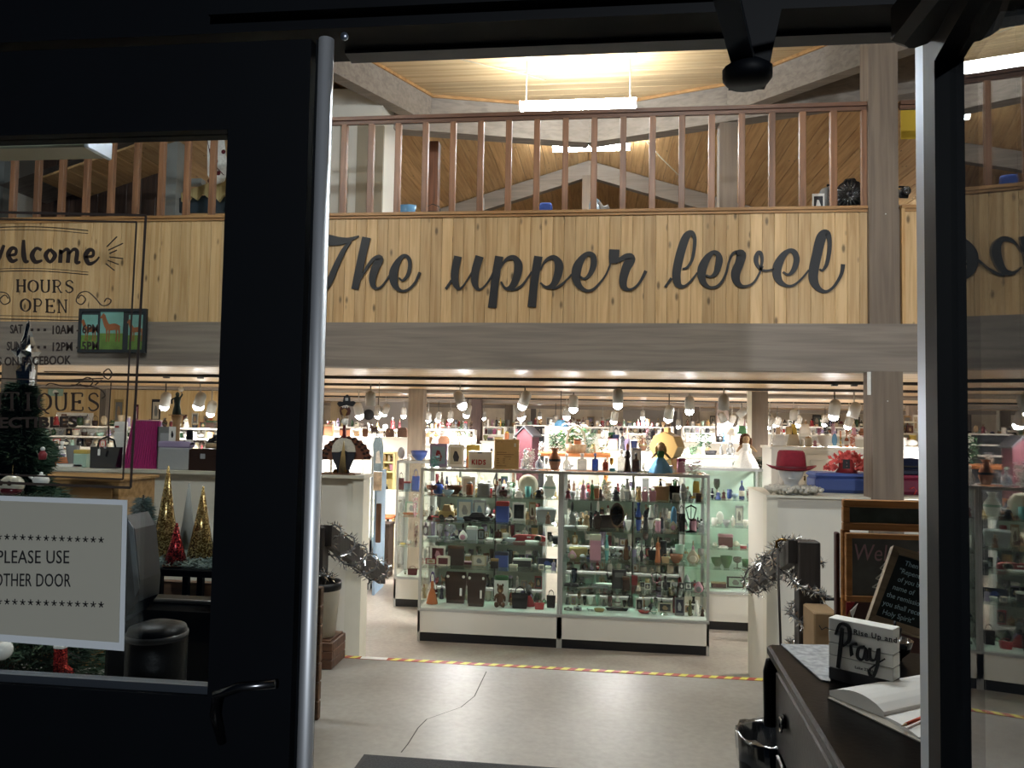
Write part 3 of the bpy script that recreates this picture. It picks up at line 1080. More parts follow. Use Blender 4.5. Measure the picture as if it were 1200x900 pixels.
def spot(px, py, Y, lit=1, tilt=0.0, yaw=0.0, size=1.0, where=''):
    p_ = A(px, py, Y=Y)
    NSP[0] += 1
    t_ = thing('track_spotlight', 'spotlight', where, p_, 0, 'white cylinder spotlights under the low plank ceiling')
    r_ = (tilt * math.cos(yaw), tilt * math.sin(yaw), 0)
    link('shade', spot_body, SPOTW, t_, (0, 0, 0), r_, (size,) * 3)
    top = CZ - p_.z
    o = link('stem', spot_stem, SPOTW if NSP[0] % 3 else TRACK, t_, (0, 0, 0.08), None, (1, 1, max(top - 0.17, 0.01) / 0.21))
    o.location.z = 0.08 - 0.09 * o.scale.z
    link('mount', spot_cap, TRACK, t_, (0, 0, top - 0.02), None, (size,) * 3)
    if lit:
        link('bulb', spot_bulb, BULB, t_, (0, 0, 0), r_, (size,) * 3)
        if lit > 1:
            beam_lamp(t_, r_, K_SPOT * lit * (0.8 if Y < 11 else 1.8))
    return t_


for y_ in (8.75, 10.6, 13.4, 16.4, 20.2, 24.5):
    tr = thing('lamp_track', 'lamp track', 'thin black lamp track under the plank ceiling, %s' % {8.75: 'just behind the balcony beam', 10.6: 'over the back of the glass cases', 13.4: 'behind the first pair of inner columns',
               16.4: 'in front of the dark middle column', 20.2: 'deep in the shop before the last columns', 24.5: 'near the far wall of the shop'}[y_])
    box(-12, y_ - 0.018, CZ - .035, 8, y_ + 0.018, CZ - .001).build('rail', TRACK, tr)
SP = [  # px, py, Y, lit, tilt, yaw, label
    (434, 468, 8.75, 0, 0.35, 0.3, 'unlit white spotlight tilted above the turkey figure, nearest row'),
    (539, 468, 8.75, 2, -0.45, 1.2, 'tilted white spotlight shining toward the aisle above the framed dog print'),
    (615, 468, 8.75, 2, 0.4, 1.2, 'tilted white spotlight above the red birdhouse, nearest row'),
    (724, 466, 8.75, 2.4, 0, 0, 'white spotlight pointing straight down above the tall clear bottle, nearest row'),
    (848, 473, 8.75, 0, 0.1, 0, 'unlit white spotlight on black stem in front of the wide inner column'),
    (672, 472, 10.6, 2.2, 0, 0, 'white spotlight pointing down above the ivy basket'),
    (664, 483, 13.4, 1, 0, 0, 'small white spotlight hanging just behind the one above the ivy basket'),
    (808, 474, 10.6, 2.4, 0, 0, 'white spotlight pointing down above the octagonal wooden box'),
    (784, 484, 10.6, 3, 0.5, 0.2, 'brightly glaring spotlight above the octagonal wooden box, second row'),
    (720, 488, 13.4, 3, 0.3, 0.5, 'bright spotlight glaring below the one above the tall clear bottle'),
    (420, 480, 10.6, 2, 0.3, -0.6, 'lit spotlight behind the pilgrim hat of the turkey figure'),
    (443, 482, 13.4, 2, 0.5, 0.4, 'lit spotlight glaring over the wall clock, one of a close pair, lower one'),
    (452, 480, 13.4, 3, 0.6, 0.9, 'lit spotlight glaring over the wall clock, one of a close pair, upper one'),
    (473, 483, 16.4, 1, 0, 0, 'small lit spotlight beside the wide pale wood column'),
    (548, 481, 13.4, 2, 0.4, 0.9, 'lit spotlight hanging in front of the dark brown inner column'),
    (609, 482, 10.6, 3, 0.5, -0.5, 'bright spotlight beside the birdhouse roof, second row'),
    (502, 488, 16.4, 1, 0.4, 0.2, 'small lit spotlight beyond the blue bowl'),
    (514, 488, 16.4, 2, 0.4, 0.7, 'small lit spotlight beyond the bird picture book'),
    (528, 487, 16.4, 2, 0.2, 0.2, 'small lit spotlight in line with the framed dog print'),
    (567, 486, 20.2, 1, 0.2, 0, 'tiny lit spotlight just beyond the dark brown inner column'),
    (651, 492, 16.4, 2, 0.3, 0.4, 'lit spotlight above the pale blue lampshade'),
    (847, 490, 13.4, 3, 0.6, -0.9, 'bright spotlight of a pair below the unlit black stemmed one'),
    (858, 492, 16.4, 2, 0.5, 0.9, 'smaller bright spotlight of a pair below the unlit black stemmed one'),
    (869, 484, 13.4, 0, 0.8, 1.4, 'unlit tilted spotlight above the white gowned doll'),
    (868, 495, 16.4, 2, 0.3, 0.4, 'lit spotlight above the green tiffany style lamp'),
    (902, 494, 13.4, 3, 0.5, 0.6, 'bright spotlight just past the wide inner column above the lampshades'),
    (911, 494, 16.4, 2, 0.4, 0.8, 'second bright spotlight past the wide inner column above the lampshades'),
    (930, 487, 13.4, 0, 0.2, 0, 'unlit round spotlight above the yellow lampshade'),
    (936, 493, 16.4, 2, 0.3, 0.5, 'lit spotlight above the tan lampshade'),
    (978, 479, 9.4, 3.4, 0.25, 0.3, 'very bright large spotlight above the red hat'),
    (1001, 482, 9.4, 0, 0.3, 1.4, 'unlit large spotlight between the bright one and the grey column'),
    (995, 494, 13.4, 3, 0.4, 0.4, 'bright spotlight low beside the grey column'),
    (967, 492, 16.4, 2, 0.3, 0.2, 'small lit spotlight beyond the red hat'),
    (795, 496, 20.2, 2, 0, 0, 'tiny lit spotlight beside the octagonal wooden box'),
    (706, 494, 20.2, 1, 0, 0, 'tiny lit spotlight beyond the ivy basket'),
    (194, 469, 9.4, 3.2, 0.45, 0.9, 'glaring spotlight beside the bronze statue behind the door pane'),
    (234, 469, 9.4, 3.4, 0.45, 1.2, 'glaring spotlight above the zebra stripe hat behind the door pane'),
    (248, 478, 10.6, 2, 0.4, 0.9, 'lit spotlight just beyond the glaring one, near the edge of the door pane'),
]
for s_ in SP:
    spot(s_[0], s_[1], s_[2], s_[3], s_[4], s_[5], 1.0 if s_[2] < 9 else 1.08, s_[6])
for x_, y_ in ((-5, 12), (5.5, 11), (7, 16), (-7, 18), (3.5, 22), (-2, 25), (9, 22), (-10, 22), (4.2, 8.75), (1.0, 19), (-9, 9.5), (-6.3, 11.5)):
    p_ = (x_, y_, 1.82)
    NSP[0] += 1
    t_ = thing('track_spotlight', 'spotlight', 'white cylinder spotlight farther off under the low plank ceiling', p_, 0, 'far white cylinder spotlights')
    link('shade', spot_body, SPOTW, t_, (0, 0, 0))
    link('stem', spot_stem, SPOTW, t_, (0, 0, -0.05))
    link('bulb', spot_bulb, BULB, t_)
    beam_lamp(t_, (0, 0, 0), K_SPOT * 7)

# ================================================================ goods: each kind in a unit box (x,y -0.5..0.5, z 0..1), origin under the middle
K = {}


def kind(name):
    def deco(f):
        K[name] = f
        return f
    return deco


def L(prof, **k):
    return MB().lathe(prof, **k)


# a kind returns [(part name, MB, slot)], slot 0,1.. = given colours, or a fixed colour string; the first is the body
K['bottle'] = lambda: [('body', L([(.36, 0), (.42, .03), (.42, .58), (.3, .68), (.13, .75), (.12, .9)]), 0), ('stopper', L([(.15, .9), (.15, .97), (.1, 1)]), 1), ('label', L([(.425, .2), (.425, .48)]), 'cream')]
K['flask'] = lambda: [('body', L([(.3, 0), (.48, .05), (.5, .3), (.4, .5), (.15, .62), (.12, .85)]), 0), ('stopper', L([(.0, .83), (.16, .86), (.2, .93), (.1, 1), (0, 1)]), 1)]
K['square_bottle'] = lambda: [('body', MB().bev(-.42, -.3, 0, .42, .3, .68, .08).lathe([(.2, .66), (.14, .7), (.14, .86)], n=10), 0), ('cap', L([(.17, .86), (.17, .99), (.1, 1)]), 1)]
K['vase'] = lambda: [('body', L([(.22, 0), (.3, .04), (.48, .35), (.46, .55), (.22, .8), (.2, .88), (.33, 1), (.28, .98)]), 0), ('band', L([(.475, .4), (.485, .45), (.48, .5)]), 1)]
K['goblet'] = lambda: [('bowl', L([(.08, .45), (.38, .6), (.45, .8), (.4, 1), (.37, 1), (.38, .8), (.1, .5)]), 0), ('foot', L([(.4, 0), (.36, .04), (.06, .08), (.06, .45)]), 0)]
K['bowl'] = lambda: [('body', L([(.22, 0), (.22, .08), (.42, .45), (.5, 1), (.46, 1), (.36, .45), (.05, .15)], n=18), 0)]
K['cup'] = lambda: [('body', L([(.25, .05), (.38, .2), (.42, 1), (.37, 1), (.3, .2), (0, .15)]), 0), ('handle', MB().tube([(.38, 0, .8), (.56, 0, .75), (.56, 0, .4), (.36, 0, .3)], .05, 5), 0), ('saucer', L([(.2, 0), (.5, .06), (.5, .08), (.2, .05)]), 1)]
K['jar'] = lambda: [('body', L([(.4, 0), (.46, .05), (.46, .7), (.36, .8)]), 0), ('lid', L([(.4, .8), (.42, .86), (.3, .93), (.08, .95), (.1, 1), (0, 1)]), 1)]
K['teapot'] = lambda: [('body', L([(.2, 0), (.36, .1), (.4, .4), (.26, .72), (.1, .78)]), 0), ('lid', L([(.2, .74), (.12, .85), (.05, .88), (.07, .98), (0, 1)]), 1),
                       ('spout', MB().tube([(-.3, 0, .3), (-.42, 0, .45), (-.5, 0, .72)], [.08, .05, .04], 6), 0), ('handle', MB().tube([(.33, 0, .6), (.5, 0, .62), (.5, 0, .3), (.35, 0, .22)], .035, 6), 0)]
K['pitcher'] = lambda: [('body', L([(.28, 0), (.38, .1), (.4, .4), (.25, .7), (.3, 1), (.26, 1), (.2, .7)]), 0), ('handle', MB().tube([(.25, 0, .9), (.5, 0, .85), (.5, 0, .4), (.36, 0, .3)], .04, 6), 0)]
K['plate'] = lambda: [('dish', L([(0, -.02), (.3, -.03), (.49, .02), (.5, .0), (.3, -.06), (0, -.05)], axis='y', cz=.52, n=20, sy=.96), 0), ('pattern', L([(.3, -.045), (.42, -.02)], axis='y', cz=.52, n=20, sy=.96), 1),
                      ('stand', MB().tube([(-.2, -.12, 0), (-.15, .05, .1), (-.15, .2, 0)], .02, 4).tube([(.2, -.12, 0), (.15, .05, .1), (.15, .2, 0)], .02, 4), 'brown')]
K['frame'] = lambda: [('frame', MB().box(-.5, -.06, 0, -.38, .06, 1).box(.38, -.06, 0, .5, .06, 1).box(-.38, -.06, 0, .38, .06, .12).box(-.38, -.06, .88, .38, .06, 1), 0), ('picture', box(-.38, -.01, .12, .38, .05, .88), 1),
                      ('image', MB().poly([(-.12, .25), (.14, .25), (.2, .45), (.05, .7), (-.1, .72), (-.2, .45)], -.02, -.011), 2)]
K['box'] = lambda: [('body', MB().bev(-.48, -.48, 0, .48, .48, .78, .03), 0), ('lid', MB().bev(-.5, -.5, .78, .5, .5, 1, .04), 1)]
K['chest'] = lambda: [('body', MB().bev(-.5, -.4, 0, .5, .4, .7, .03), 0), ('lid', MB().poly([(-.5, .7), (-.42, .9), (-.3, 1), (.3, 1), (.42, .9), (.5, .7)], -.42, .42), 0), ('clasp', box(-.06, -.45, .55, .06, -.41, .78), 1)]
K['book'] = lambda: [('cover', MB().box(-.5, -.5, 0, .5, -.4, 1).box(-.5, .4, 0, .5, .5, 1).box(-.5, -.5, 0, -.42, .5, 1), 0), ('pages', box(-.42, -.4, .02, .47, .4, .98), 'cream'), ('title_block', box(-.3, -.53, .6, .3, -.505, .85), 1)]
K['figurine'] = lambda: [('robe', L([(.46, 0), (.44, .05), (.3, .35), (.2, .6), (.24, .7), (.08, .78)], n=10), 0), ('head', MB().ball(0, 0, .87, .13, .13, .12, 8, 6), 1), ('hair', MB().ball(0, .03, .9, .15, .13, .11, 8, 5), 2),
                         ('arm', MB().tube([(-.2, 0, .7), (-.34, -.15, .55), (-.12, -.3, .5)], [.07, .06, .05], 5), 0), ('arm', MB().tube([(.2, 0, .7), (.34, -.15, .55), (.12, -.3, .5)], [.07, .06, .05], 5), 0)]
K['animal'] = lambda: [('body', MB().tube([(.38, 0, .5), (.25, 0, .55), (0, 0, .5), (-.25, 0, .55), (-.32, 0, .75), (-.42, 0, .85), (-.5, 0, .78)], [.06, .2, .19, .2, .13, .13, .06], 8), 0),
                       ('leg', MB().tube([(.25, .1, .5), (.28, .1, .25), (.25, .1, 0)], [.1, .05, .05], 5), 0), ('leg', MB().tube([(.25, -.1, .5), (.28, -.1, .25), (.25, -.1, 0)], [.1, .05, .05], 5), 0),
                       ('leg', MB().tube([(-.22, .1, .5), (-.24, .1, .25), (-.22, .1, 0)], [.1, .05, .05], 5), 0), ('leg', MB().tube([(-.22, -.1, .5), (-.24, -.1, .25), (-.22, -.1, 0)], [.1, .05, .05], 5), 0),
                       ('ear', MB().ball(-.34, .08, .98, .03, .03, .08, 6, 4), 1), ('ear', MB().ball(-.34, -.08, .98, .03, .03, .08, 6, 4), 1), ('tail', MB().tube([(.38, 0, .55), (.48, 0, .4), (.48, 0, .2)], .03, 5), 1)]
K['cat'] = lambda: [('body', L([(.3, 0), (.38, .1), (.34, .4), (.2, .62)], n=10), 0), ('head', MB().ball(0, -.05, .76, .24, .22, .18, 9, 7), 0), ('ear', L([(.07, 0), (0, .13)], cx=-.13, cz=.88, n=5), 1), ('ear', L([(.07, 0), (0, .13)], cx=.13, cz=.88, n=5), 1),
                    ('tail', MB().tube([(.3, .1, .05), (.5, .05, .1), (.48, -.05, .4)], .05, 5), 0)]
K['teddy'] = lambda: [('body', MB().ball(0, 0, .34, .27, .24, .3, 12, 8), 0), ('head', MB().ball(0, -.04, .77, .24, .22, .2, 12, 8), 0), ('ear', MB().ball(-.19, 0, .95, .08, .05, .07, 8, 5), 0), ('ear', MB().ball(.19, 0, .95, .08, .05, .07, 8, 5), 0),
                      ('arm', MB().tube([(-.2, -.05, .52), (-.36, -.2, .42), (-.38, -.32, .3)], [.09, .09, .07], 7), 0), ('arm', MB().tube([(.2, -.05, .52), (.36, -.2, .42), (.38, -.32, .3)], [.09, .09, .07], 7), 0),
                      ('leg', MB().tube([(-.15, -.1, .12), (-.28, -.35, .1), (-.3, -.5, .14)], [.12, .11, .12], 7), 0), ('leg', MB().tube([(.15, -.1, .12), (.28, -.35, .1), (.3, -.5, .14)], [.12, .11, .12], 7), 0),
                      ('muzzle', MB().ball(0, -.25, .72, .1, .08, .07, 8, 5), 1), ('nose', MB().ball(0, -.33, .75, .035, .02, .025, 6, 4), 'black'), ('eye', MB().ball(-.08, -.24, .82, .02, .02, .02, 6, 4), 'black'), ('eye', MB().ball(.08, -.24, .82, .02, .02, .02, 6, 4), 'black')]


def _skirt():
    mb = MB()
    n_ = 24
    vs, fs = [], []
    rings = ((.5, .0), (.46, .12), (.32, .32), (.13, .5))
    for q, (r, z) in enumerate(rings):
        for i in range(n_):
            a = 2 * math.pi * i / n_
            rr = r * (1 + (0.12 - 0.03 * q) * math.sin(a * 8))
            vs.append((rr * math.cos(a), rr * math.sin(a), z))
    for q in range(3):
        for i in range(n_):
            j = (i + 1) % n_
            fs.append((q * n_ + i, q * n_ + j, (q + 1) * n_ + j, (q + 1) * n_ + i))
    return mb.add(vs, fs, True)


K['doll'] = lambda: [('skirt', _skirt(), 0), ('bodice', L([(.12, .48), (.16, .6), (.17, .68), (.07, .73)], n=10), 1), ('head', MB().ball(0, 0, .82, .15, .15, .14, 12, 8).ball(0, -.145, .81, .02, .02, .02, 6, 4), 2),
                     ('hair', MB().ball(0, .05, .87, .19, .15, .14, 10, 6).ball(-.19, .02, .74, .07, .07, .15, 6, 5).ball(.19, .02, .74, .07, .07, .15, 6, 5), 3),
                     ('arm', MB().tube([(-.15, 0, .66), (-.3, -.06, .55), (-.36, -.16, .5)], [.05, .045, .035], 6), 2), ('arm', MB().tube([(.15, 0, .66), (.3, -.06, .55), (.36, -.16, .5)], [.05, .045, .035], 6), 2),
                     ('hand', MB().ball(-.38, -.19, .49, .035), 2), ('hand', MB().ball(.38, -.19, .49, .035), 2), ('eye', MB().ball(-.055, -.138, .84, .013, .01, .014, 6, 4), 'dark_brown'), ('eye', MB().ball(.055, -.138, .84, .013, .01, .014, 6, 4), 'dark_brown'), ('mouth', MB().ball(0, -.138, .765, .022, .008, .008, 6, 4), 'red')]
K['car'] = lambda: [('body', MB().bev(-.5, -.42, .15, .5, .42, .55, .08), 0), ('cabin', MB().poly([(-.28, .55), (-.16, .95), (.2, .95), (.34, .55)], -.34, .34), 1)] + \
    [('wheel', L([(.16, -.06), (.16, .06)], cx=x_, cy=y_, cz=.17, axis='y', n=10), 'black') for x_ in (-.3, .3) for y_ in (-.4, .4)]
K['bag'] = lambda: [('body', MB().add([(-.42, -.5, 0), (.42, -.5, 0), (.42, .5, 0), (-.42, .5, 0), (-.5, -.2, .68), (.5, -.2, .68), (.5, .2, .68), (-.5, .2, .68)], [(3, 2, 1, 0), (4, 5, 6, 7), (0, 1, 5, 4), (2, 3, 7, 6), (1, 2, 6, 5), (3, 0, 4, 7)]), 0),
                    ('handle', MB().tube([(-.3, 0, .66), (-.24, 0, .9), (0, 0, 1), (.24, 0, .9), (.3, 0, .66)], .035, 6), 0), ('clasp', MB().ball(0, -.22, .66, .05, .06, .04, 6, 4), 1)]
K['satchel'] = lambda: [('body', MB().add([(-.40, -.4, 0), (.40, -.4, 0), (.40, .4, 0), (-.40, .4, 0), (-.5, -.3, .8), (.5, -.3, .8), (.5, .3, .8), (-.5, .3, .8), (-.44, -.2, 1), (.44, -.2, 1), (.44, .2, 1), (-.44, .2, 1)], [(3, 2, 1, 0), (8, 9, 10, 11), (0, 1, 5, 4), (2, 3, 7, 6), (1, 2, 6, 5), (3, 0, 4, 7), (4, 5, 9, 8), (6, 7, 11, 10), (5, 6, 10, 9), (7, 4, 8, 11)]), 0), ('flap', MB().poly([(-.42, .6), (.42, .6), (.5, .8), (-.5, .8)], -.36, -.3), 0), ('button', MB().ball(-.36, -.36, .86, .07, .1, .05, 8, 5), 1), ('button', MB().ball(.36, -.36, .86, .07, .1, .05, 8, 5), 1), ('tag', box(.2, -.42, .25, .3, -.4, .5), 1)]
K['shoe'] = lambda: [('upper', MB().tube([(.4, 0, .75), (.35, 0, .4), (.1, 0, .3), (-.3, 0, .2), (-.45, 0, .15)], [.3, .26, .22, .2, .1], 8), 0), ('sole', MB().bev(-.5, -.3, 0, .48, .3, .12, .05), 1)]
K['clock'] = lambda: [('case', L([(0, .1), (.5, .1), (.5, -.12), (.42, -.15), (.42, -.1), (0, -.1)], cz=.52, n=20, axis='y', sy=.96), 0), ('dial', L([(0, -.105), (.41, -.105)], cz=.52, n=20, axis='y', sy=.96), 1),
                      ('hand', box(-.015, -.13, .5, .015, -.11, .78).box(0, -.13, .5, .2, -.11, .53), 'black')]
K['lamp'] = lambda: [('base', L([(.28, 0), (.28, .04), (.08, .1), (.16, .3), (.08, .5), (.03, .56)]), 0), ('lamp_shade', L([(.5, .52), (.28, 1), (.27, 1), (.49, .52)], n=16), 1)]
K['shade'] = lambda: [('lamp_shade', L([(.5, 0), (.32, 1), (.31, .99), (.49, .01)], n=20), 0), ('rim', L([(.505, 0), (.49, .05)], n=20), 1)]
K['basket'] = lambda: [('body', L([(.35, 0), (.42, .15), (.46, .3), (.43, .32), (.48, .5), (.44, .5), (.3, .06)], n=14), 0), ('handle', MB().tube([(-.44, 0, .48), (-.4, 0, .8), (0, 0, 1), (.4, 0, .8), (.44, 0, .48)], .03, 5), 0)]


def _leaves(n_, r0, z0, z1, w_, seed):
    rg = random.Random(seed)
    mb = MB()
    for _ in range(n_):
        a = rg.uniform(0, 2 * math.pi)
        u = rg.random()
        r = r0 * math.sqrt(rg.random()) * (0.6 + 0.4 * u)
        c = Vector((r * math.cos(a), r * math.sin(a), z0 + (z1 - z0) * u))
        d = Vector((math.cos(a), math.sin(a), rg.uniform(-.6, .7))).normalized()
        s_ = Vector((-math.sin(a), math.cos(a), rg.uniform(-.5, .5))).normalized()
        l_ = w_ * rg.uniform(1.2, 2.2)
        mb.add([c - d * l_ / 2, c + s_ * w_ / 2, c + d * l_ / 2 + Vector((0, 0, -w_ * .3)), c - s_ * w_ / 2], [(0, 1, 2, 3)])
    return mb


K['plant'] = lambda: [('pot', L([(.18, 0), (.26, .3), (.28, .34), (.24, .34)], n=12), 0), ('leaves', _leaves(130, .5, .3, 1, .12, 3), 1)]
K['bouquet'] = lambda: [('leaves', _leaves(160, .5, 0, .85, .13, 5), 0), ('blossoms', _leaves(50, .45, .3, 1, .12, 6), 1)]
K['candlestick'] = lambda: [('stick', L([(.4, 0), (.35, .05), (.1, .1), (.2, .3), (.08, .4), (.22, .55), (.22, .6)]), 0), ('candle', L([(.13, .6), (.13, .98), (.02, 1)]), 1)]
K['tray'] = lambda: [('dish', L([(.4, 0), (.5, .8), (.48, 1), (.38, .35), (0, .35)], n=16), 0), ('knob', MB().ball(0, 0, .6, .1, .1, .35, 8, 5), 1)]
K['mug'] = lambda: [('body', L([(.38, 0), (.4, .03), (.4, 1), (.35, 1), (.33, .1), (0, .1)]), 0), ('handle', MB().tube([(.38, 0, .8), (.58, 0, .75), (.58, 0, .35), (.38, 0, .25)], .06, 5), 0)]
K['ball'] = lambda: [('ball', MB().ball(0, 0, .5, .5, .5, .5, 14, 9), 0), ('band', L([(.5, .47), (.51, .5), (.5, .53)], n=14), 1)]
K['bell'] = lambda: [('body', L([(.5, 0), (.42, .1), (.3, .5), (.18, .66), (0, .7)]), 0), ('handle', L([(.05, .68), (.09, .85), (.05, .95), (0, 1)]), 1)]
K['camera'] = lambda: [('body', MB().bev(-.5, -.25, 0, .5, .25, .75, .05), 0), ('lens', L([(.22, -.5), (.26, -.25)], axis='y', cz=.38), 1), ('viewfinder', MB().bev(-.15, -.15, .75, .15, .2, 1, .04), 0)]
K['radio'] = lambda: [('case', MB().bev(-.5, -.4, 0, .5, .4, 1, .07), 0), ('screen', box(-.36, -.43, .22, .36, -.405, .84), 1), ('knob', L([(.05, -.46), (.05, -.4)], axis='y', cx=.3, cz=.1, n=8), 2), ('knob', L([(.05, -.46), (.05, -.4)], axis='y', cx=-.3, cz=.1, n=8), 2)]
K['tin'] = lambda: [('body', L([(.48, 0), (.5, .02), (.5, .85), (.48, .86)], n=16), 0), ('lid', L([(.5, .86), (.5, .98), (.44, 1), (0, 1)], n=16), 1)]
K['hat'] = lambda: [('brim', L([(.2, .22), (.5, .14), (.5, .17), (.2, .27)], n=20, sy=.85), 0), ('crown', L([(.27, .2), (.25, .8), (.2, 1), (.05, .92), (0, .9)], n=20, sy=.85), 0), ('band', L([(.28, .26), (.275, .42)], n=20, sy=.85), 1)]
K['shell'] = lambda: [('body', L([(0, 0), (.35, .1), (.5, .35), (.4, .6), (.2, .85), (0, 1)], n=9, sy=.7), 0), ('rim', MB().ball(0, -.3, .35, .3, .1, .25, 8, 5), 1)]
K['stand'] = lambda: [('pole', MB().tube([(0, 0, 0), (0, 0, 1)], .03, 6), 0), ('base', L([(.4, 0), (.4, .04), (.1, .08)], n=12), 0), ('hook', MB().tube([(-.4, 0, .85), (0, 0, .95), (.4, 0, .85)], .03, 5), 0),
                      ('strand', MB().tube([(-.38, -.05, .85), (-.2, -.1, .5), (0, -.12, .42), (.2, -.1, .5), (.38, -.05, .85)], .035, 5), 1)]
K['bust'] = lambda: [('shoulders', L([(.35, 0), (.3, .1), (.48, .3), (.42, .42), (.14, .52), (.12, .62)], n=14, sy=.6), 0), ('head', MB().ball(0, 0, .8, .17, .18, .2, 10, 7), 1)]
_CK = {}
FIN = dict(satchel='gloss', bottle='glass', flask='glass', square_bottle='glass', goblet='glass', bag='cloth', teddy='cloth', plant='satin', lamp='satin', shade='cloth', basket='wood', chest='wood', hat='cloth', doll='cloth', stand='metal', bell='metal', tray='gloss',
           candlestick='metal', vase='gloss', bowl='gloss', cup='gloss', plate='gloss', teapot='gloss', jar='gloss', cat='gloss', pitcher='gloss')


def goods(knd, loc, w_, h_, cols, cat, label, group, dep=None, rot=0.0, name=None, fin=None, cheap=False):
    """one article: an Empty at its base and one child per part; meshes are shared between alike kinds"""
    if knd not in _CK:
        _CK[knd] = [(pn, mb.mesh(pn), s_) for pn, mb, s_ in K[knd]()]
    dep = w_ if dep is None else dep
    t_ = thing(name or cat.replace(' ', '_'), cat, label, loc, rot, group)
    cols = list(cols)
    for pn, me, s_ in _CK[knd]:
        c = s_ if isinstance(s_, str) else (cols[s_] if s_ < len(cols) else cols[-1])
        f_ = (fin or FIN.get(knd, 'satin')) if not isinstance(s_, str) else 'satin'
        if s_ and knd in ('bottle', 'flask', 'square_bottle', 'shade', 'doll') and f_ == 'glass':
            f_ = 'satin'
        o = bpy.data.objects.new(pn, me)
        COL.objects.link(o)
        if not me.materials:
            me.materials.append(P('white'))
        o.material_slots[0].link = 'OBJECT'
        o.material_slots[0].material = P(c, f_)
        o.parent = t_
        o.scale = (w_, dep, h_)
    return t_
# ================================================================ glass show cases and what stands in them
ORD = ['top', 'second', 'third', 'fourth', 'bottom', 'lowest']
PEG = mat('mint_pegboard', 'b9cdbf', 0.6, vary=0.06, scale=60)


def label_for(desc, prev, place):
    a = 'an' if desc[0] in 'aeiou' else 'a'
    lb = '%s, %s' % (desc, place)
    if lb in USED:
        lb = '%s beside %s, %s' % (desc, prev, place) if prev else lb + ' at the end'
    k = 0
    while lb in USED or len(lb.replace('-', ' ').split()) > 16:
        k += 1
        if k > 6:
            break
        pl = place.replace(' shelf of the', ' shelf,').replace('of the ', '')
        lb = ['%s next to %s, %s' % (desc, prev, pl), '%s past %s, %s' % (desc, prev, pl), '%s just by %s, %s' % (desc, prev, pl), '%s close to %s, %s' % (desc, prev, pl),
              '%s near %s, %s' % (desc, prev, pl), '%s touching %s, %s' % (desc, prev, pl)][k - 1]
    return lb


CATS = {'square_bottle': 'bottle', 'flask': 'decanter', 'goblet': 'glass', 'frame': 'picture frame', 'animal': 'figurine', 'cat': 'figurine', 'car': 'toy car', 'tin': 'tin', 'chest': 'chest', 'bust': 'bust',
        'stand': 'jewellery stand', 'tray': 'dish', 'shade': 'lampshade', 'teddy': 'teddy bear', 'mug': 'mug', 'ball': 'ball', 'satchel': 'bag'}


def fmt(s_, k):
    return s_ % ORD[min(k, 5)] if '%' in s_ else s_


def place_rows(rows, zs, Y0, Y1, place, group, conv):
    """each line: left, right, top in the photograph's crop, kind, colours, words. Overlapping goods stand one behind the other"""
    nl_ = 3 if Y1 - Y0 > 0.2 else 2
    for k, row in enumerate(rows):
        prev = ''
        done = []
        for ln in row.strip().split('\n'):
            f_ = ln.split()
            x0, x1, yt = float(f_[0]), float(f_[1]), float(f_[2])
            knd, cols = f_[3], f_[4].split(',')
            desc = ' '.join(f_[5:])
            (pa_, ya), (pb_, yb) = conv(x0, yt), conv(x1, yt)
            w_ = (pb_ - pa_) / 900 * (Y0 + Y1) / 2
            flat_ = knd in ('frame', 'book', 'plate', 'clock')
            cands = [Y0 + (Y1 - Y0) * (i + 0.5) / nl_ for i in range(nl_)]
            thick = (Y1 - Y0) / nl_ * 0.86
            if flat_ or w_ > 0.2 and f_[3] != 'car':
                cands = cands[::-1]
            elif random.random() < .4:
                cands = cands[1:] + cands[:1]
            Y = None
            for i, y_ in enumerate(cands):
                if all(x1 < e0 + 2 or x0 > e1 - 2 or e2 != y_ for e0, e1, e2 in done):
                    Y = y_
                    break
            if Y is None:
                Y = cands[0]
                x0 = max([e1 for e0, e1, e2 in done if e2 == Y and e1 < x1 - 6] + [x0])
                (pa_, _) = conv(x0, yt)
            done.append((x0, x1, Y))
            c = A((pa_ + pb_) / 2, ya, Y=Y)
            w_ = (pb_ - pa_) / 900 * Y * 0.97
            z = zs[k] + 0.003
            lim = {'teddy bear case': (xa, xb), 'handbag case': (xb, xc)}.get(place.split('the ')[-1])
            h_ = max(c.z - z, 0.03)
            if k and h_ > zs[k - 1] - z - 0.02:
                h_ = zs[k - 1] - z - 0.02
            elif not k and '%' in place:
                h_ = min(h_, 0.30)
            dep = min(w_ * (0.5 if knd == 'car' else 1.0), thick)
            if knd == 'book':
                dep = min(dep, .05)
            if lim and len(rows) > 0 and 'top of' not in place:
                c.x = min(max(c.x, lim[0] + 0.02 + w_ / 2), lim[1] - 0.02 - w_ / 2)
            cat = CATS.get(knd, knd)
            lb = label_for(desc, prev, fmt(place, k))
            goods(knd, (c.x, Y, z), w_, h_, cols, cat, lb, fmt(group, k), dep, random.uniform(-0.08, 0.08) if not flat_ and w_ < .12 else 0)
            prev = desc


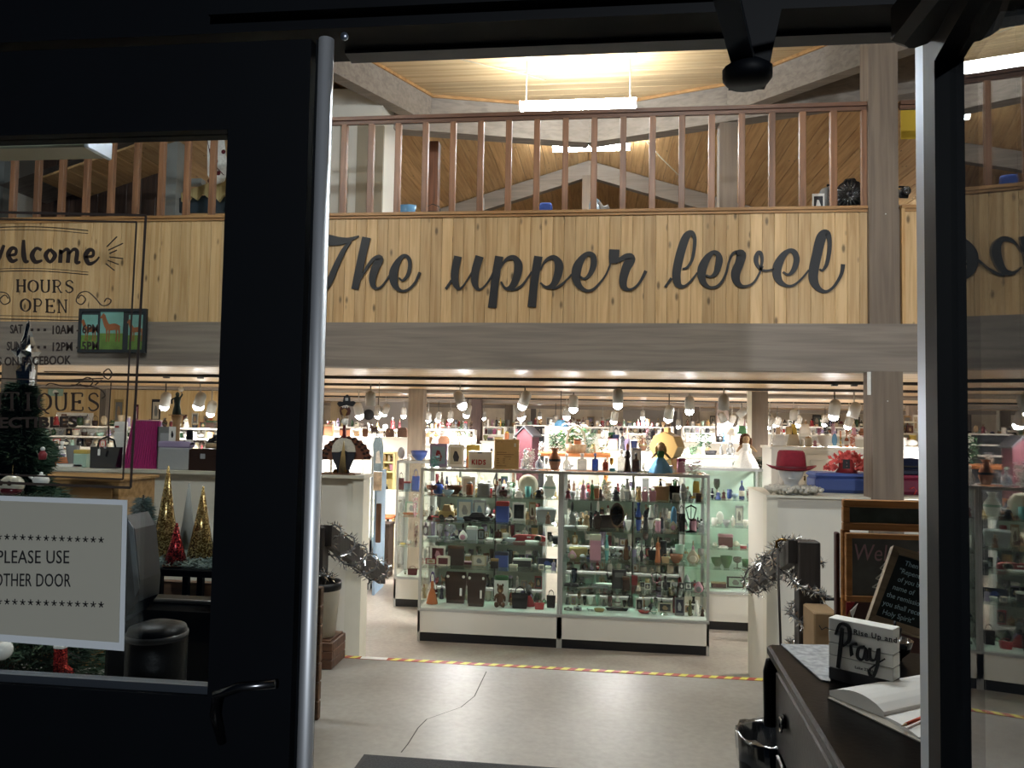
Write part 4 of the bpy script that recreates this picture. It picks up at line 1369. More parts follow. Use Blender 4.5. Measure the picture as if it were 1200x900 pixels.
def showcase(name, label, x0, x1, Yf, dep, ztop, zs, group=None, mid=True, zdeck=None, zbase=0.1, zpan=None, back='peg'):
    t_ = thing('display_case', 'display case', label, (0, 0, 0), 0, group)
    Yb = Yf + dep
    zp = zdeck if zpan is None else zpan
    box(x0 + 0.01, Yf + 0.02, FL, x1 - 0.01, Yb - 0.01, FL + zbase).build('kick_plate', KICK, t_)
    box(x0, Yf, FL + zbase, x1, Yb, zdeck - 0.03).build('base_cabinet', WHITEP, t_)
    box(x0 - 0.002, Yf - 0.008, zdeck - 0.03, x1 + 0.002, Yb, zdeck - 0.004).build('deck_rail', ALU, t_)
    box(x0 + 0.02, Yf + 0.02, zdeck - 0.004, x1 - 0.02, Yb - 0.02, zdeck).build('deck', mat('deck_white', 'dfe3dc', 0.4), t_)
    pz = 0.026
    for xa in (x0, x1 - pz):
        for ya in (Yf, Yb - pz):
            box(xa, ya, FL + zbase * 0, xa + pz, ya + pz, ztop - 0.03).build('corner_post', ALU, t_)
    tf = MB()
    for a in ((x0, Yf, x1, Yf + 0.03), (x0, Yb - 0.03, x1, Yb), (x0, Yf + 0.03, x0 + 0.03, Yb - 0.03), (x1 - 0.03, Yf + 0.03, x1, Yb - 0.03)):
        tf.box(a[0], a[1], ztop - 0.03, a[2], a[3], ztop)
    tf.build('top_frame', ALU, t_)
    box(x0 + 0.03, Yf + 0.03, ztop - 0.012, x1 - 0.03, Yb - 0.03, ztop - 0.004).build('top_glass', CLEAR, t_)
    xm = (x0 + x1) / 2
    box(x0 + pz, Yf + 0.006, zdeck, x1 - pz, Yf + 0.011, ztop - 0.03).build('front_glass', CLEAR, t_)
    for xa in (x0 + 0.006, x1 - 0.011):
        box(xa, Yf + pz, zdeck, xa + 0.005, Yb - pz, ztop - 0.03).build('side_glass', CLEAR, t_)
    if back == 'peg':
        box(x0 + pz, Yb - 0.014, zdeck, x1 - pz, Yb - 0.006, ztop - 0.03).build('back_panel', PEG, t_)
    else:
        for q in range(2):
            a_ = x0 + pz + q * (x1 - x0 - 2 * pz) / 2
            box(a_, Yb - 0.02 - 0.01 * q, zdeck, a_ + (x1 - x0) / 2, Yb - 0.014 - 0.01 * q, ztop - 0.03).build('sliding_glass', CLEAR, t_)
            box(a_, Yb - 0.024 - 0.01 * q, zdeck, a_ + 0.02, Yb - 0.010 - 0.01 * q, ztop - 0.03).build('sliding_glass_edge', ALU, t_)
    for z in zs:
        box(x0 + 0.02, Yf + 0.03, z - 0.006, x1 - 0.02, Yb - 0.04, z).build('shelf', SHELFG, t_)
        for xa in (x0 + 0.04, xm, x1 - 0.05):
            box(xa, Yb - 0.05, z - 0.022, xa + 0.01, Yb - 0.03, z - 0.006).build('bracket', ALU, t_)
    if mid:
        box(xm - 0.008, Yb - 0.045, zdeck, xm + 0.008, Yb - 0.03, ztop - 0.03).build('upright', mat('dark_upright', '3c403f', 0.5), t_)
    return t_


YC = 8.29
xa, xb, xc = A(491, 650, Y=YC).x, A(656.5, 650, Y=YC).x, A(831.5, 650, Y=YC).x
ZT = A(656, 552.5, Y=YC).z
Zd = A(575, 716, Y=YC).z
zsL = [A(575, y_, Y=YC).z for y_ in (583.5, 614, 638, 669)]
zsR = [A(742, y_, Y=YC).z for y_ in (588, 624.5, 661.5, 696)]
showcase('', 'wide glass display case with two brown leather cradles and teddy bears on its floor', xa, xb - 0.002, YC, 0.52, ZT, zsL, 'wide glass cases in front', zdeck=Zd, back='glass')
showcase('', 'wide glass display case with a dark chest, handbags and pink glassware on its shelves', xb + 0.002, xc, YC, 0.52, ZT, zsR, 'wide glass cases in front', zdeck=Zd, back='glass')
c1 = lambda x, y: (480 + x / 6.316, 540 + y / 6.316)
c1b = lambda x, y: (480 + x / 6.316, 640 + y / 6.316)
c2 = lambda x, y: (650 + x / 6.316, 540 + y / 6.316)
c2b = lambda x, y: (650 + x / 6.316, 640 + y / 6.316)
rowsL = ['''
90 150 250 cup white,white small white cup
115 215 180 goblet orange orange footed dish
160 270 145 teapot blue,navy blue teapot
235 335 215 bowl pale_blue blue white bowl
270 395 180 bowl brown wooden bowl
385 490 115 frame white,cream,beige pale framed card
360 400 235 figurine black,tan,black tiny black figurine
415 475 150 jar amber,grey amber lantern jar
500 600 165 tin grey,silver pewter canister
540 590 235 shell grey,silver grey shell
610 635 200 bottle black,red black bottle with red label
655 730 190 square_bottle maroon,red dark red bottle
640 700 130 flask silver,maroon clear decanter with red stopper
700 765 150 flask white,white clear decanter
800 955 100 plate cream,brown patterned cream plate
770 850 205 figurine white,tan,black white figurine
850 905 190 cup turquoise,turquoise turquoise cup
925 985 195 figurine black,tan,black black dressed figurine
930 975 255 cup sky,sky bright blue cup
985 1090 110 vase white,mint tall clear vase
1035 1100 215 figurine straw,tan,red painted clown figurine''', '''
215 335 320 car straw,tan straw yellow toy boat
120 180 395 bell maroon,gold small maroon bell
150 275 395 car red,black red toy car
262 330 415 car white,grey white toy car
310 385 408 car maroon,silver maroon toy car
350 470 285 frame pale_blue,white,silver glass picture block
470 570 290 frame silver,white,pale_blue slanted clear picture block
395 600 378 car black,charcoal long black toy car
400 505 425 car silver,navy silver toy car
505 610 425 car navy,silver navy toy car
640 740 300 box blue,red blue and red stacked box
640 690 378 goblet white short clear goblet
690 745 378 goblet silver smoky clear goblet
760 860 308 frame white,black,charcoal white double photo frame
885 935 305 frame tan,cream,brown small tan frame
930 1090 345 tray silver,silver wide silver tray
880 935 385 animal brown,dark_brown brown horse figurine
935 1000 395 animal tan,brown tan deer figurine
1000 1050 378 figurine brown,tan,brown carved brown figurine''', '''
90 190 580 tray silver,grey flat silver dish
195 258 470 goblet white tall clear goblet
205 250 555 cat charcoal,black small grey cat figurine
260 350 472 goblet pale_blue wide clear goblet
300 350 560 bust charcoal,silver small pewter bust
360 432 510 shell white,pink pink white shell ornament
310 495 596 tray black,black black lacquer tray
420 505 485 box silver,white clear trinket box
505 555 510 frame black,silver,grey black oval frame
560 625 570 cup white,white white teacup
630 690 580 bowl white small white bowl
660 720 590 ball charcoal,silver dark glass ball
700 790 570 bowl silver pressed glass bowl
760 1010 548 chest red,white long red and white box
920 978 552 clock beige,cream beige round clock
850 960 615 tray white,silver row tray of white trinkets
1030 1060 550 frame black,grey,silver small black frame
1060 1105 555 box charcoal,grey charcoal ring box''', '''
150 270 630 frame white,maroon,pink white and maroon framed picture
110 195 722 frame red,cream,tan small red framed photo
200 303 705 radio cream,maroon,grey cream tabletop viewer with red screen
280 410 628 tin dark_brown,brown tall brown canister
300 372 750 bell silver,gold glass dome bell
380 462 760 box maroon,pink maroon trinket box
460 572 700 frame beige,cream,grey beige double picture frame
480 560 770 frame white,charcoal,grey little white photo frame
600 660 725 box black,gold black ring box
632 735 672 box blue,navy blue gift box
670 720 760 figurine navy,tan,red navy figurine
585 665 785 tray brown,brown brown wooden tray
765 905 722 box charcoal,white black and white plaid box
738 800 790 box cream,cream small cream box
950 1092 722 frame navy,navy,blue navy open display frame
955 995 768 radio cream,grey,grey cream little telephone
1045 1090 730 figurine lilac,tan,brown lilac figurine
1000 1050 825 tray white,gold small white dish''']
place_rows(rowsL, zsL, YC + 0.12, YC + 0.36, '%s shelf of the teddy bear case', 'goods on the %s shelf of the teddy bear case', c1)
flL = '''
88 160 275 cat white,grey white snowman figure with red scarf
130 212 190 doll orange,orange,white,purple clown doll in an orange costume
262 430 190 satchel dark_brown,white brown leather satchel with white buttons
425 572 200 satchel dark_brown,white second brown leather satchel with white buttons
318 470 335 radio charcoal,grey,grey small grey screen television
625 735 218 tin white,green white and green tin
622 722 280 teddy brown,tan brown teddy bear sitting at the back
655 800 340 teddy tan,beige light brown teddy bear sitting in front
755 880 300 bag black,charcoal black round handbag
835 930 285 doll red,black,grey,grey grey haired doll in a red dress
925 1000 400 bag red,black red and black purse
790 900 455 bowl red low red and white dish
1015 1082 325 bag black,charcoal black evening purse with long handle'''
place_rows([flL], [Zd], YC + 0.14, YC + 0.34, 'floor of the teddy bear case', 'goods on the floor of the teddy bear case', c1b)
rowsR = ['''
75 125 200 figurine maroon,tan,black maroon dressed figurine
110 160 225 bowl silver pressed glass bowl
140 195 200 figurine white,pale_blue,grey white bisque figurine
185 240 140 figurine pink,cream,tan pink robed figurine
215 260 230 cup pale_blue,white pale blue cup
258 300 140 figurine green,tan,brown green coated figurine
262 330 180 box orange,cream orange matchbox
320 360 190 figurine dark_brown,tan,brown brown carved figurine
345 435 130 bouquet cream,straw cream flower ornament
360 400 240 cat white,black white cat figurine
420 490 205 figurine charcoal,grey,black dark seated figurine
480 525 165 figurine white,white,grey white angel figurine
515 560 130 vase silver,white tall silver vase
535 575 215 cat grey,white grey cat figurine
600 645 190 figurine straw,tan,green straw hatted figurine
645 690 195 bag pink,gold small pink purse
700 752 190 bag pink,lilac pink drawstring purse
740 850 140 bag tan,gold tan woven handbag with long handle
765 800 130 vase black,black black vase
845 940 135 bag black,black black beaded handbag
870 925 240 tin grey,silver round grey tin
925 975 165 ball silver,white silver glass ball
960 1010 190 square_bottle white,gold clear perfume bottle
1000 1095 150 hat yellow,cream straw doll hat with yellow ribbon
1045 1085 240 box dark_brown,brown small dark brown box
1085 1118 200 vase silver,silver pewter vase''', '''
70 110 400 cup white,white white demitasse cup
95 165 300 bust grey,charcoal grey bust wearing a hat
65 155 480 tray silver,silver silver serving dish
165 225 380 candlestick gold,white brass candlestick
200 270 370 figurine tan,cream,gold tan bisque figurine
160 250 480 tray white,black white dish with black rim
255 285 305 bust black,charcoal small black bust
290 355 255 bust dark_brown,white dark bust in a white cap
285 455 400 chest dark_brown,dark_brown dark brown wooden chest
410 515 310 clock brown,gold brown and gold mantel clock
470 515 430 bell brown,gold brown bell
520 570 440 bowl white pressed glass bowl
598 645 310 vase blue,navy blue iridescent vase
600 650 440 bouquet white,cream white porcelain flowers
650 700 320 figurine charcoal,tan,black dark coated figurine
640 690 465 bouquet white,pink pink white porcelain flowers
690 735 330 vase white,grey slim clear vase
745 785 430 tin pink,white pink tin
730 770 320 goblet white clear stemmed goblet
785 845 350 goblet white,white tall clear stemmed goblet
800 850 420 square_bottle cream,grey cream perfume bottle
860 905 335 plate sky,white little blue plate
850 905 445 shell beige,pink beige shell
915 965 330 bag black,black black velvet pouch
960 1060 320 stand black,black black velvet necklace stand
1000 1050 430 tin pink,maroon pink powder tin
920 985 465 shell pink,cream pink shell
1060 1112 430 square_bottle silver,black clear perfume bottle with black cap''', '''
95 165 660 shell pink,beige pink scallop shell
105 245 640 tray straw,tan upright tan trinket tray
260 345 545 box pink,cream pink fabric box
370 405 550 vase turquoise,mint turquoise vase
185 230 690 ball silver,white silver ornament
235 285 665 shoe navy,blue navy glass slipper
340 385 640 square_bottle mint,white mint perfume bottle
320 360 705 shoe black,black tiny black shoe
365 405 705 shoe black,white second tiny black shoe
400 460 640 goblet mint clear green goblet
500 560 570 cat brown,dark_brown brown owl figure
445 500 680 goblet white wide clear goblet
600 670 590 bouquet white,mint white bead spray
630 660 575 bust charcoal,grey small charcoal bust
615 680 680 shell pink,white large pink conch shell
690 830 630 bag black,black black leather clutch bag
740 790 555 figurine orange,tan,black orange robed figurine
780 830 590 tin charcoal,charcoal charcoal tin
750 850 690 bag tan,tan tan coin purse
670 810 735 shoe navy,navy navy slipper
850 950 690 bowl copper copper coloured bowl
885 970 620 cup mint,mint mint teacup
830 925 740 tray beige,gold beige dish
975 1070 655 shell beige,cream beige fan shell
1010 1040 590 figurine pink,tan,brown pink robed small figurine
1060 1112 650 goblet white tall footed clear glass''', '''
70 178 920 chest charcoal,silver grey jewel box
165 290 925 shoe grey,brown grey slipper shoe
270 400 915 bag grey,charcoal flat grey purse
300 470 950 tray white,silver white dish of small trinkets
425 530 803 book charcoal,grey long dark case
500 555 858 box dark_brown,brown dark brown square box
480 530 930 camera beige,grey beige camera
590 650 900 bell cream,gold cream bell
630 670 895 frame cream,black,grey cream framed silhouette
665 710 905 frame white,black,cream white framed silhouette
705 800 820 stand black,pink black necklace stand with pink pendant
790 865 890 frame white,charcoal,grey white double frame
800 840 840 cat black,white black and white cat
740 860 960 tray olive,straw olive tray
865 915 900 goblet silver smoky goblet
920 960 900 frame grey,black,white grey framed cameo
965 1015 900 frame charcoal,white,grey charcoal framed cameo
1030 1100 890 shell pink,grey rosy grey shell
1090 1125 900 vase dark_brown,brown slim brown vase''']
place_rows(rowsR, zsR, YC + 0.12, YC + 0.36, '%s shelf of the handbag case', 'goods on the %s shelf of the handbag case', c2)
flR = '''
70 130 450 camera grey,silver small grey camera
140 200 440 camera silver,charcoal silver camera
235 290 465 animal silver,silver silver animal figurine
290 370 490 tray straw,gold low straw coloured dish
375 545 455 bag black,black black feathered purse
600 655 385 frame white,black,grey white framed silhouette picture
640 710 455 goblet white stout clear goblet
690 745 380 bust charcoal,green dark bust with green scarf
615 705 505 bowl red shallow red bowl
710 760 450 vase mint,white mint glass vase
765 870 420 frame cream,charcoal,tan cream frame with two dark pictures
775 840 490 bell white,silver white bell
875 955 455 tin red,maroon red round tin
890 960 380 frame grey,navy,silver grey frame with navy picture
960 1010 430 frame white,tan,charcoal white frame with tan picture
980 1025 390 cat olive,green olive bird figure
1030 1070 400 vase white,white tall white vase
1070 1110 440 square_bottle white,grey clear square bottle
1095 1130 450 figurine dark_brown,tan,black dark brown figurine'''
place_rows([flR], [Zd], YC + 0.14, YC + 0.34, 'floor of the handbag case', 'goods on the floor of the handbag case', c2b)

# smaller cases farther back
Y3 = 9.75
x0_, x1_ = A(463, 620, Y=Y3).x, A(491, 620, Y=Y3).x
Zt3 = A(477, 540, Y=Y3).z
Zd3 = A(477, 676, Y=Y3).z
zs3 = [A(477, y_, Y=Y3).z for y_ in (576, 606, 641)]
showcase('', 'glass display case at the back beside the aisle, half hidden by the teddy bear case', x0_, x0_ + 1.5, Y3, 0.5, Zt3, zs3, None, zdeck=Zd3, back='glass')
c3 = lambda x, y: (400 + x / 5.294, 550 + y / 5.294)
place_rows(['''
355 390 20 bag maroon,black maroon cloth bag
368 435 75 box pale_blue,red pale blue box with red contents
440 488 0 bag blue,red blue and red bag
435 485 65 frame black,white,black black and white patterned card''', '''
345 390 200 plate silver,grey silver plate
395 478 200 frame mint,white,silver silver picture block
440 480 150 bouquet pink,white pink blossom sprig
375 480 278 tray orange,gold orange tray of shells''', '''
362 402 455 ball yellow,yellow small yellow duck shaped ball
400 435 440 cup white,red white cup
450 480 320 bouquet maroon,cream wreath of brown and cream beads'''], zs3, Y3 + 0.1, Y3 + 0.3, '%s shelf of the aisle case', 'goods on the %s shelf of the aisle case', c3)
place_rows(['''
385 410 618 plant olive,green little green plant
410 475 598 bag maroon,maroon folded maroon shawl'''], [Zd3], Y3 + 0.1, Y3 + 0.3, 'floor of the aisle case', 'goods on the floor of the aisle case', c3)
Y4 = 9.35
x0_, x1_ = A(800, 620, Y=Y4).x, A(897.5, 620, Y=Y4).x
Zt4 = A(862, 549, Y=Y4).z
Zd4 = A(862, 694, Y=Y4).z
zs4 = [A(862, y_, Y=Y4).z for y_ in (587, 619, 645, 669)]
showcase('', 'glass display case with pegboard back and green glassware, beside the steps', x0_, x1_, Y4, 0.5, Zt4, zs4, None, zdeck=Zd4, mid=False)
c4 = lambda x, y: (820 + x / 3.911, 530 + y / 3.911)
place_rows(['''
50 66 165 vase navy,white navy and white vase
62 95 122 goblet green,straw green stemmed goblet
70 100 175 figurine blue,white,tan blue figurine
98 122 172 figurine maroon,cream,black maroon figurine
122 150 170 cup blue,white blue and white cup
145 178 190 bowl pale_blue pale blue bowl
178 208 130 bottle blue,blue tall blue bottle
208 245 160 bouquet maroon,pink red and pink flower ball
225 272 165 figurine dark_brown,maroon,black brown santa figure''', '''
50 85 300 cup white,white white teacup
75 110 270 plate white,silver small white plate
105 140 310 bowl silver silver bowl
140 165 285 teapot white,white white teapot
163 200 245 frame silver,white,grey silver frame
195 225 310 bowl white white sugar bowl
222 258 245 frame white,cream,tan white framed cameo
255 290 310 shell pink,white pink white shell''', '''
52 85 410 cat white,grey white bird figurine
85 150 375 box maroon,pink maroon box stack
80 135 425 figurine white,pink,brown white and pink figurine
150 185 405 shell cream,cream cream shell
185 215 425 tin red,white red and white tin
215 250 420 cup pale_blue,white pale blue cup
248 288 390 box beige,cream beige box''', '''
52 110 482 bowl green green glass bowl
95 150 475 bowl green large green glass bowl
150 195 480 goblet green green glass compote
190 235 490 cup green,green green glass cup
235 285 520 bowl white white milk glass bowl'''], zs4, Y4 + 0.1, Y4 + 0.28, '%s shelf of the pegboard case', 'goods on the %s shelf of the pegboard case', c4)
place_rows(['''
52 120 595 box maroon,tan low maroon box
125 205 570 frame black,mint,grey black framed mirror
232 275 555 box navy,black navy box
205 290 600 tray silver,pink silver tray'''], [Zd4], Y4 + 0.1, Y4 + 0.28, 'floor of the pegboard case', 'goods on the floor of the pegboard case', c4)
# far narrow case and blue screen by the aisle
Y5 = 10.6
x0_, x1_ = A(385, 600, Y=Y5).x, A(436, 600, Y=Y5).x
showcase('', 'tall glass display case with mostly bare shelves behind the turkey figure', x0_, x1_, Y5, 0.5, A(430, 534, Y=Y5).z, [A(430, y_, Y=Y5).z for y_ in (566, 588, 610)], None, zdeck=A(430, 630, Y=Y5).z, mid=False, back='glass')

# ---- articles standing on top of the two wide cases
c5 = lambda x, y: (490 + x / 10, 470 + y / 10)
c6 = lambda x, y: (600 + x / 9, 460 + y / 9)
c7 = lambda x, y: (710 + x / 9, 460 + y / 9)
topp = 'on top of the %s'
place_rows(['''
135 350 500 frame lilac,pale_blue,red pale blue picture book with red birds
125 275 620 bouquet turquoise,pale_blue pale blue glass bow ornament
350 545 510 frame white,cream,charcoal white framed print of a sitting dog
565 725 512 frame yellow,yellow,yellow yellow card
560 590 600 figurine orange,green,yellow little orange and green figure
835 885 550 ball navy,blue small dark blue ball'''], [ZT], YC + 0.2, YC + 0.3, topp % 'teddy bear case', 'goods on the teddy bear case', c5)
place_rows(['''
95 185 600 flask pale_blue,pale_blue pale blue glass decanter
105 250 585 bouquet white,white white tissue paper
245 335 640 flask pale_blue,mint second pale blue decanter
340 385 690 goblet white clear wine glass
385 520 585 vase copper,charcoal copper banded vase with handles'''], [ZT], YC + 0.12, YC + 0.3, topp % 'teddy bear case', 'goods on the teddy bear case', c6)
place_rows(['''
535 620 640 flask white,white tall clear bottle
580 660 760 goblet white small clear goblet
680 800 640 square_bottle white,white square clear jar with stopper
838 918 640 square_bottle blue,blue cobalt blue bottle
950 1025 690 square_bottle amber,white brown medicine bottle
1025 1075 690 goblet yellow yellow glass dish'''], [ZT], YC + 0.12, YC + 0.3, topp % 'handbag case', 'goods on the handbag case', c6)
place_rows(['''
35 100 790 tin teal,white low teal tin
115 215 600 square_bottle white,white tall clear glass jar
185 275 540 figurine dark_brown,orange,orange dark wooden figure with orange head
275 362 640 square_bottle amber,charcoal amber apothecary bottle
270 375 585 frame silver,white,grey thin wire frame
370 430 730 bouquet white,cream white cloth flowers
640 740 760 cat white,black black and white cat figure
750 835 695 box pink,magenta pink card box
800 1040 700 bouquet white,pink bundle of pink and white ribbon'''], [ZT], YC + 0.12, YC + 0.3, topp % 'handbag case', 'goods on the handbag case', c7)
# big ones by hand
q = A(774, 556, Y=YC + 0.16)
goods('doll', (q.x, q.y, ZT + 0.004), 27 / 900 * 8.45, 35 / 900 * 8.45, ['sky', 'green', 'tan', 'straw'], 'doll', 'blond doll in a green bodice and bright blue skirt, sitting on the handbag case', 'goods on the handbag case', name='blue_skirt_doll')
q = A(782, 540, Y=YC + 0.4)
ob = thing('octagonal_box', 'box', 'large octagonal yellow wooden box with a short neck, on the handbag case', (q.x, q.y, ZT + 0.12), -0.5)
r_ = 16.5 / 900 * 8.7
MB().lathe([(r_, -0.11), (r_, 0.11)], n=8, cz=r_, axis='y', smooth=False).build('body', P('straw', 'satin'), ob)
ob.children[0].rotation_euler = (0, 0, 0)
MB().lathe([(r_ * 1.02, -0.112), (r_ * 1.02, -0.09)], n=8, cz=r_, axis='y', smooth=False).build('rim', mat('pale_birch', 'd9b06a', 0.5), ob)
MB().bev(-0.03, -0.03, 2 * r_ * 0.96, 0.03, 0.03, 2 * r_ + 0.05, 0.008).build('neck', mat('pale_birch', 'd9b06a'), ob)
box(-r_ * 0.6, -0.1, -0.12, r_ * 0.6, 0.1, 0.03).build('foot', mat('pale_birch', 'd9b06a'), ob)
# box with red letters and the tan document board
a_, b_ = A(549, 550, Y=YC + 0.1), A(576.5, 530, Y=YC + 0.1)
kb = thing('lettered_box', 'box', 'white carton with a grip slot and red letters, on the teddy bear case', ((a_.x + b_.x) / 2, YC + 0.12, ZT + 0.002))
wd_, hh = b_.x - a_.x, b_.z - a_.z
MB().bev(-wd_ / 2, -0.03, 0, wd_ / 2, 0.09, hh, 0.006).build('carton', mat('carton_white', 'ece6d8', 0.6), kb)
box(-0.03, -0.0312, hh * 0.88, 0.02, -0.0302, hh * 0.94).build('grip_slot', TXTK, kb)
text('lettering', 'KIDS', 0.075, mat('red_print', 'c01f24', 0.5), kb, (-wd_ * 0.37, -0.0315, hh * 0.24), bold=0.03, sx=0.85, space=1.25)
a_, b_ = A(578.5, 551, Y=YC + 0.1), A(608, 516.5, Y=YC + 0.1)
kb = thing('document_board', 'sign board', 'tall tan board with faint brown printed lines, on the teddy bear case', ((a_.x + b_.x) / 2, YC + 0.14, ZT + 0.002))
wd_, hh = b_.x - a_.x, b_.z - a_.z
MB().bev(-wd_ / 2, -0.012, 0, wd_ / 2, 0.012, hh, 0.004).build('board', mat('tan_document', 'cfae78', 0.6, vary=0.08, scale=12), kb)
for (u0, u1, v) in ((.1, .16, .9), (.28, .32, .9), (.1, .5, .55), (.1, .8, .48), (.4, .7, .41), (.1, .2, .33), (.35, .45, .33), (.6, .66, .33), (.1, .2, .27), (.35, .45, .27), (.1, .22, .2), (.35, .44, .2), (.1, .5, .1)):
    box(-wd_ / 2 + wd_ * u0, -0.0132, hh * v, -wd_ / 2 + wd_ * u1, -0.0125, hh * v + 0.006).build('print_line', mat('brown_print', '7c5a34', 0.6), kb)
box(wd_ * 0.3, -0.0135, hh * 0.75, wd_ * 0.38, -0.0125, hh * 0.87).build('paper_tag', P('white'), kb)
# birdhouse
a_, b_ = A(608, 530, Y=9.2), A(629.5, 500, Y=9.2)
bh = thing('birdhouse', 'birdhouse', 'dark red wooden birdhouse with a charcoal pitched roof behind the tan board', ((a_.x + b_.x) / 2, 9.2, 0.9), -0.35)
wv_, hv = (b_.x - a_.x) / 2 * 0.92, A(615, 510, Y=9.2).z - 0.9
MB().poly([(-wv_, 0), (wv_, 0), (wv_, hv), (0, hv + wv_ * 0.9), (-wv_, hv)], -0.1, 0.1).build('walls', mat('barn_red', '43141e', 0.7, vary=0.1), bh)
rf = MB()
for s_ in (-1, 1):
    rf.add([(0, -0.13, hv + wv_ * 0.95), (0, 0.13, hv + wv_ * 0.95), (s_ * wv_ * 1.25, 0.13, hv - 0.02), (s_ * wv_ * 1.25, -0.13, hv - 0.02), (0, -0.13, hv + wv_ * 0.95 + 0.02), (0, 0.13, hv + wv_ * 0.95 + 0.02), (s_ * wv_ * 1.25, 0.13, hv), (s_ * wv_ * 1.25, -0.13, hv)],
           [(0, 1, 2, 3), (4, 7, 6, 5), (0, 3, 7, 4), (3, 2, 6, 7), (2, 1, 5, 6)])
rf.build('roof', P('charcoal'), bh)
MB().lathe([(0, -0.102), (0.018, -0.102)], n=10, cz=0.08, axis='y').build('entry_hole', TXTK, bh)
bh.children[0].location.z = 0
# small white goods + blue bowl + clock on the aisle case
q = A(491, 540, Y=Y3 + 0.2)
goods('bowl', (q.x, q.y, Zt3), 21 / 900 * 9.9, 11.5 / 900 * 9.9, ['blue'], 'bowl', 'large blue mixing bowl on top of the case beside the aisle', None)
q = A(479.5, 540, Y=Y3 + 0.12)
goods('cat', (q.x, q.y, Zt3), 7 / 900 * 9.9, 8 / 900 * 9.9, ['white', 'white'], 'figurine', 'small white figure in front of the blue mixing bowl', None)
q = A(470, 540, Y=Y3 + 0.3)
goods('plate', (q.x, q.y, Zt3), 9 / 900 * 9.9, 15 / 900 * 9.9, ['silver', 'black'], 'plate', 'silver plate with dark rim upright beside the blue mixing bowl', None, dep=0.1)
q = A(874, 549, Y=Y4 + 0.2)
goods('doll', (q.x, q.y, Zt4), 28 / 900 * 9.5, 39 / 900 * 9.5, ['white', 'white', 'tan', 'brown'], 'doll', 'brown haired doll in a full white gown on the pegboard case', None, name='white_gown_doll')
MB().tube([A(820, 545, Y=Y4 + .3), A(850, 544, Y=Y4 + .25)], .02).mesh('n')
q = A(893, 549, Y=Y4 + 0.3)
goods('bouquet', (q.x, q.y, Zt4), 22 / 900 * 9.6, 14 / 900 * 9.6, ['dark_green', 'dark_green'], 'garland', 'dark green leafy sprig beside the white gowned doll', None, name='green_sprig')
q = A(862, 549, Y=Y4 + 0.36)
goods('bouquet', (q.x, q.y, Zt4), 12 / 900 * 9.6, 8 / 900 * 9.6, ['green', 'mint'], 'garland', 'light green leafy sprig under the white gowned doll', None, name='green_sprig')
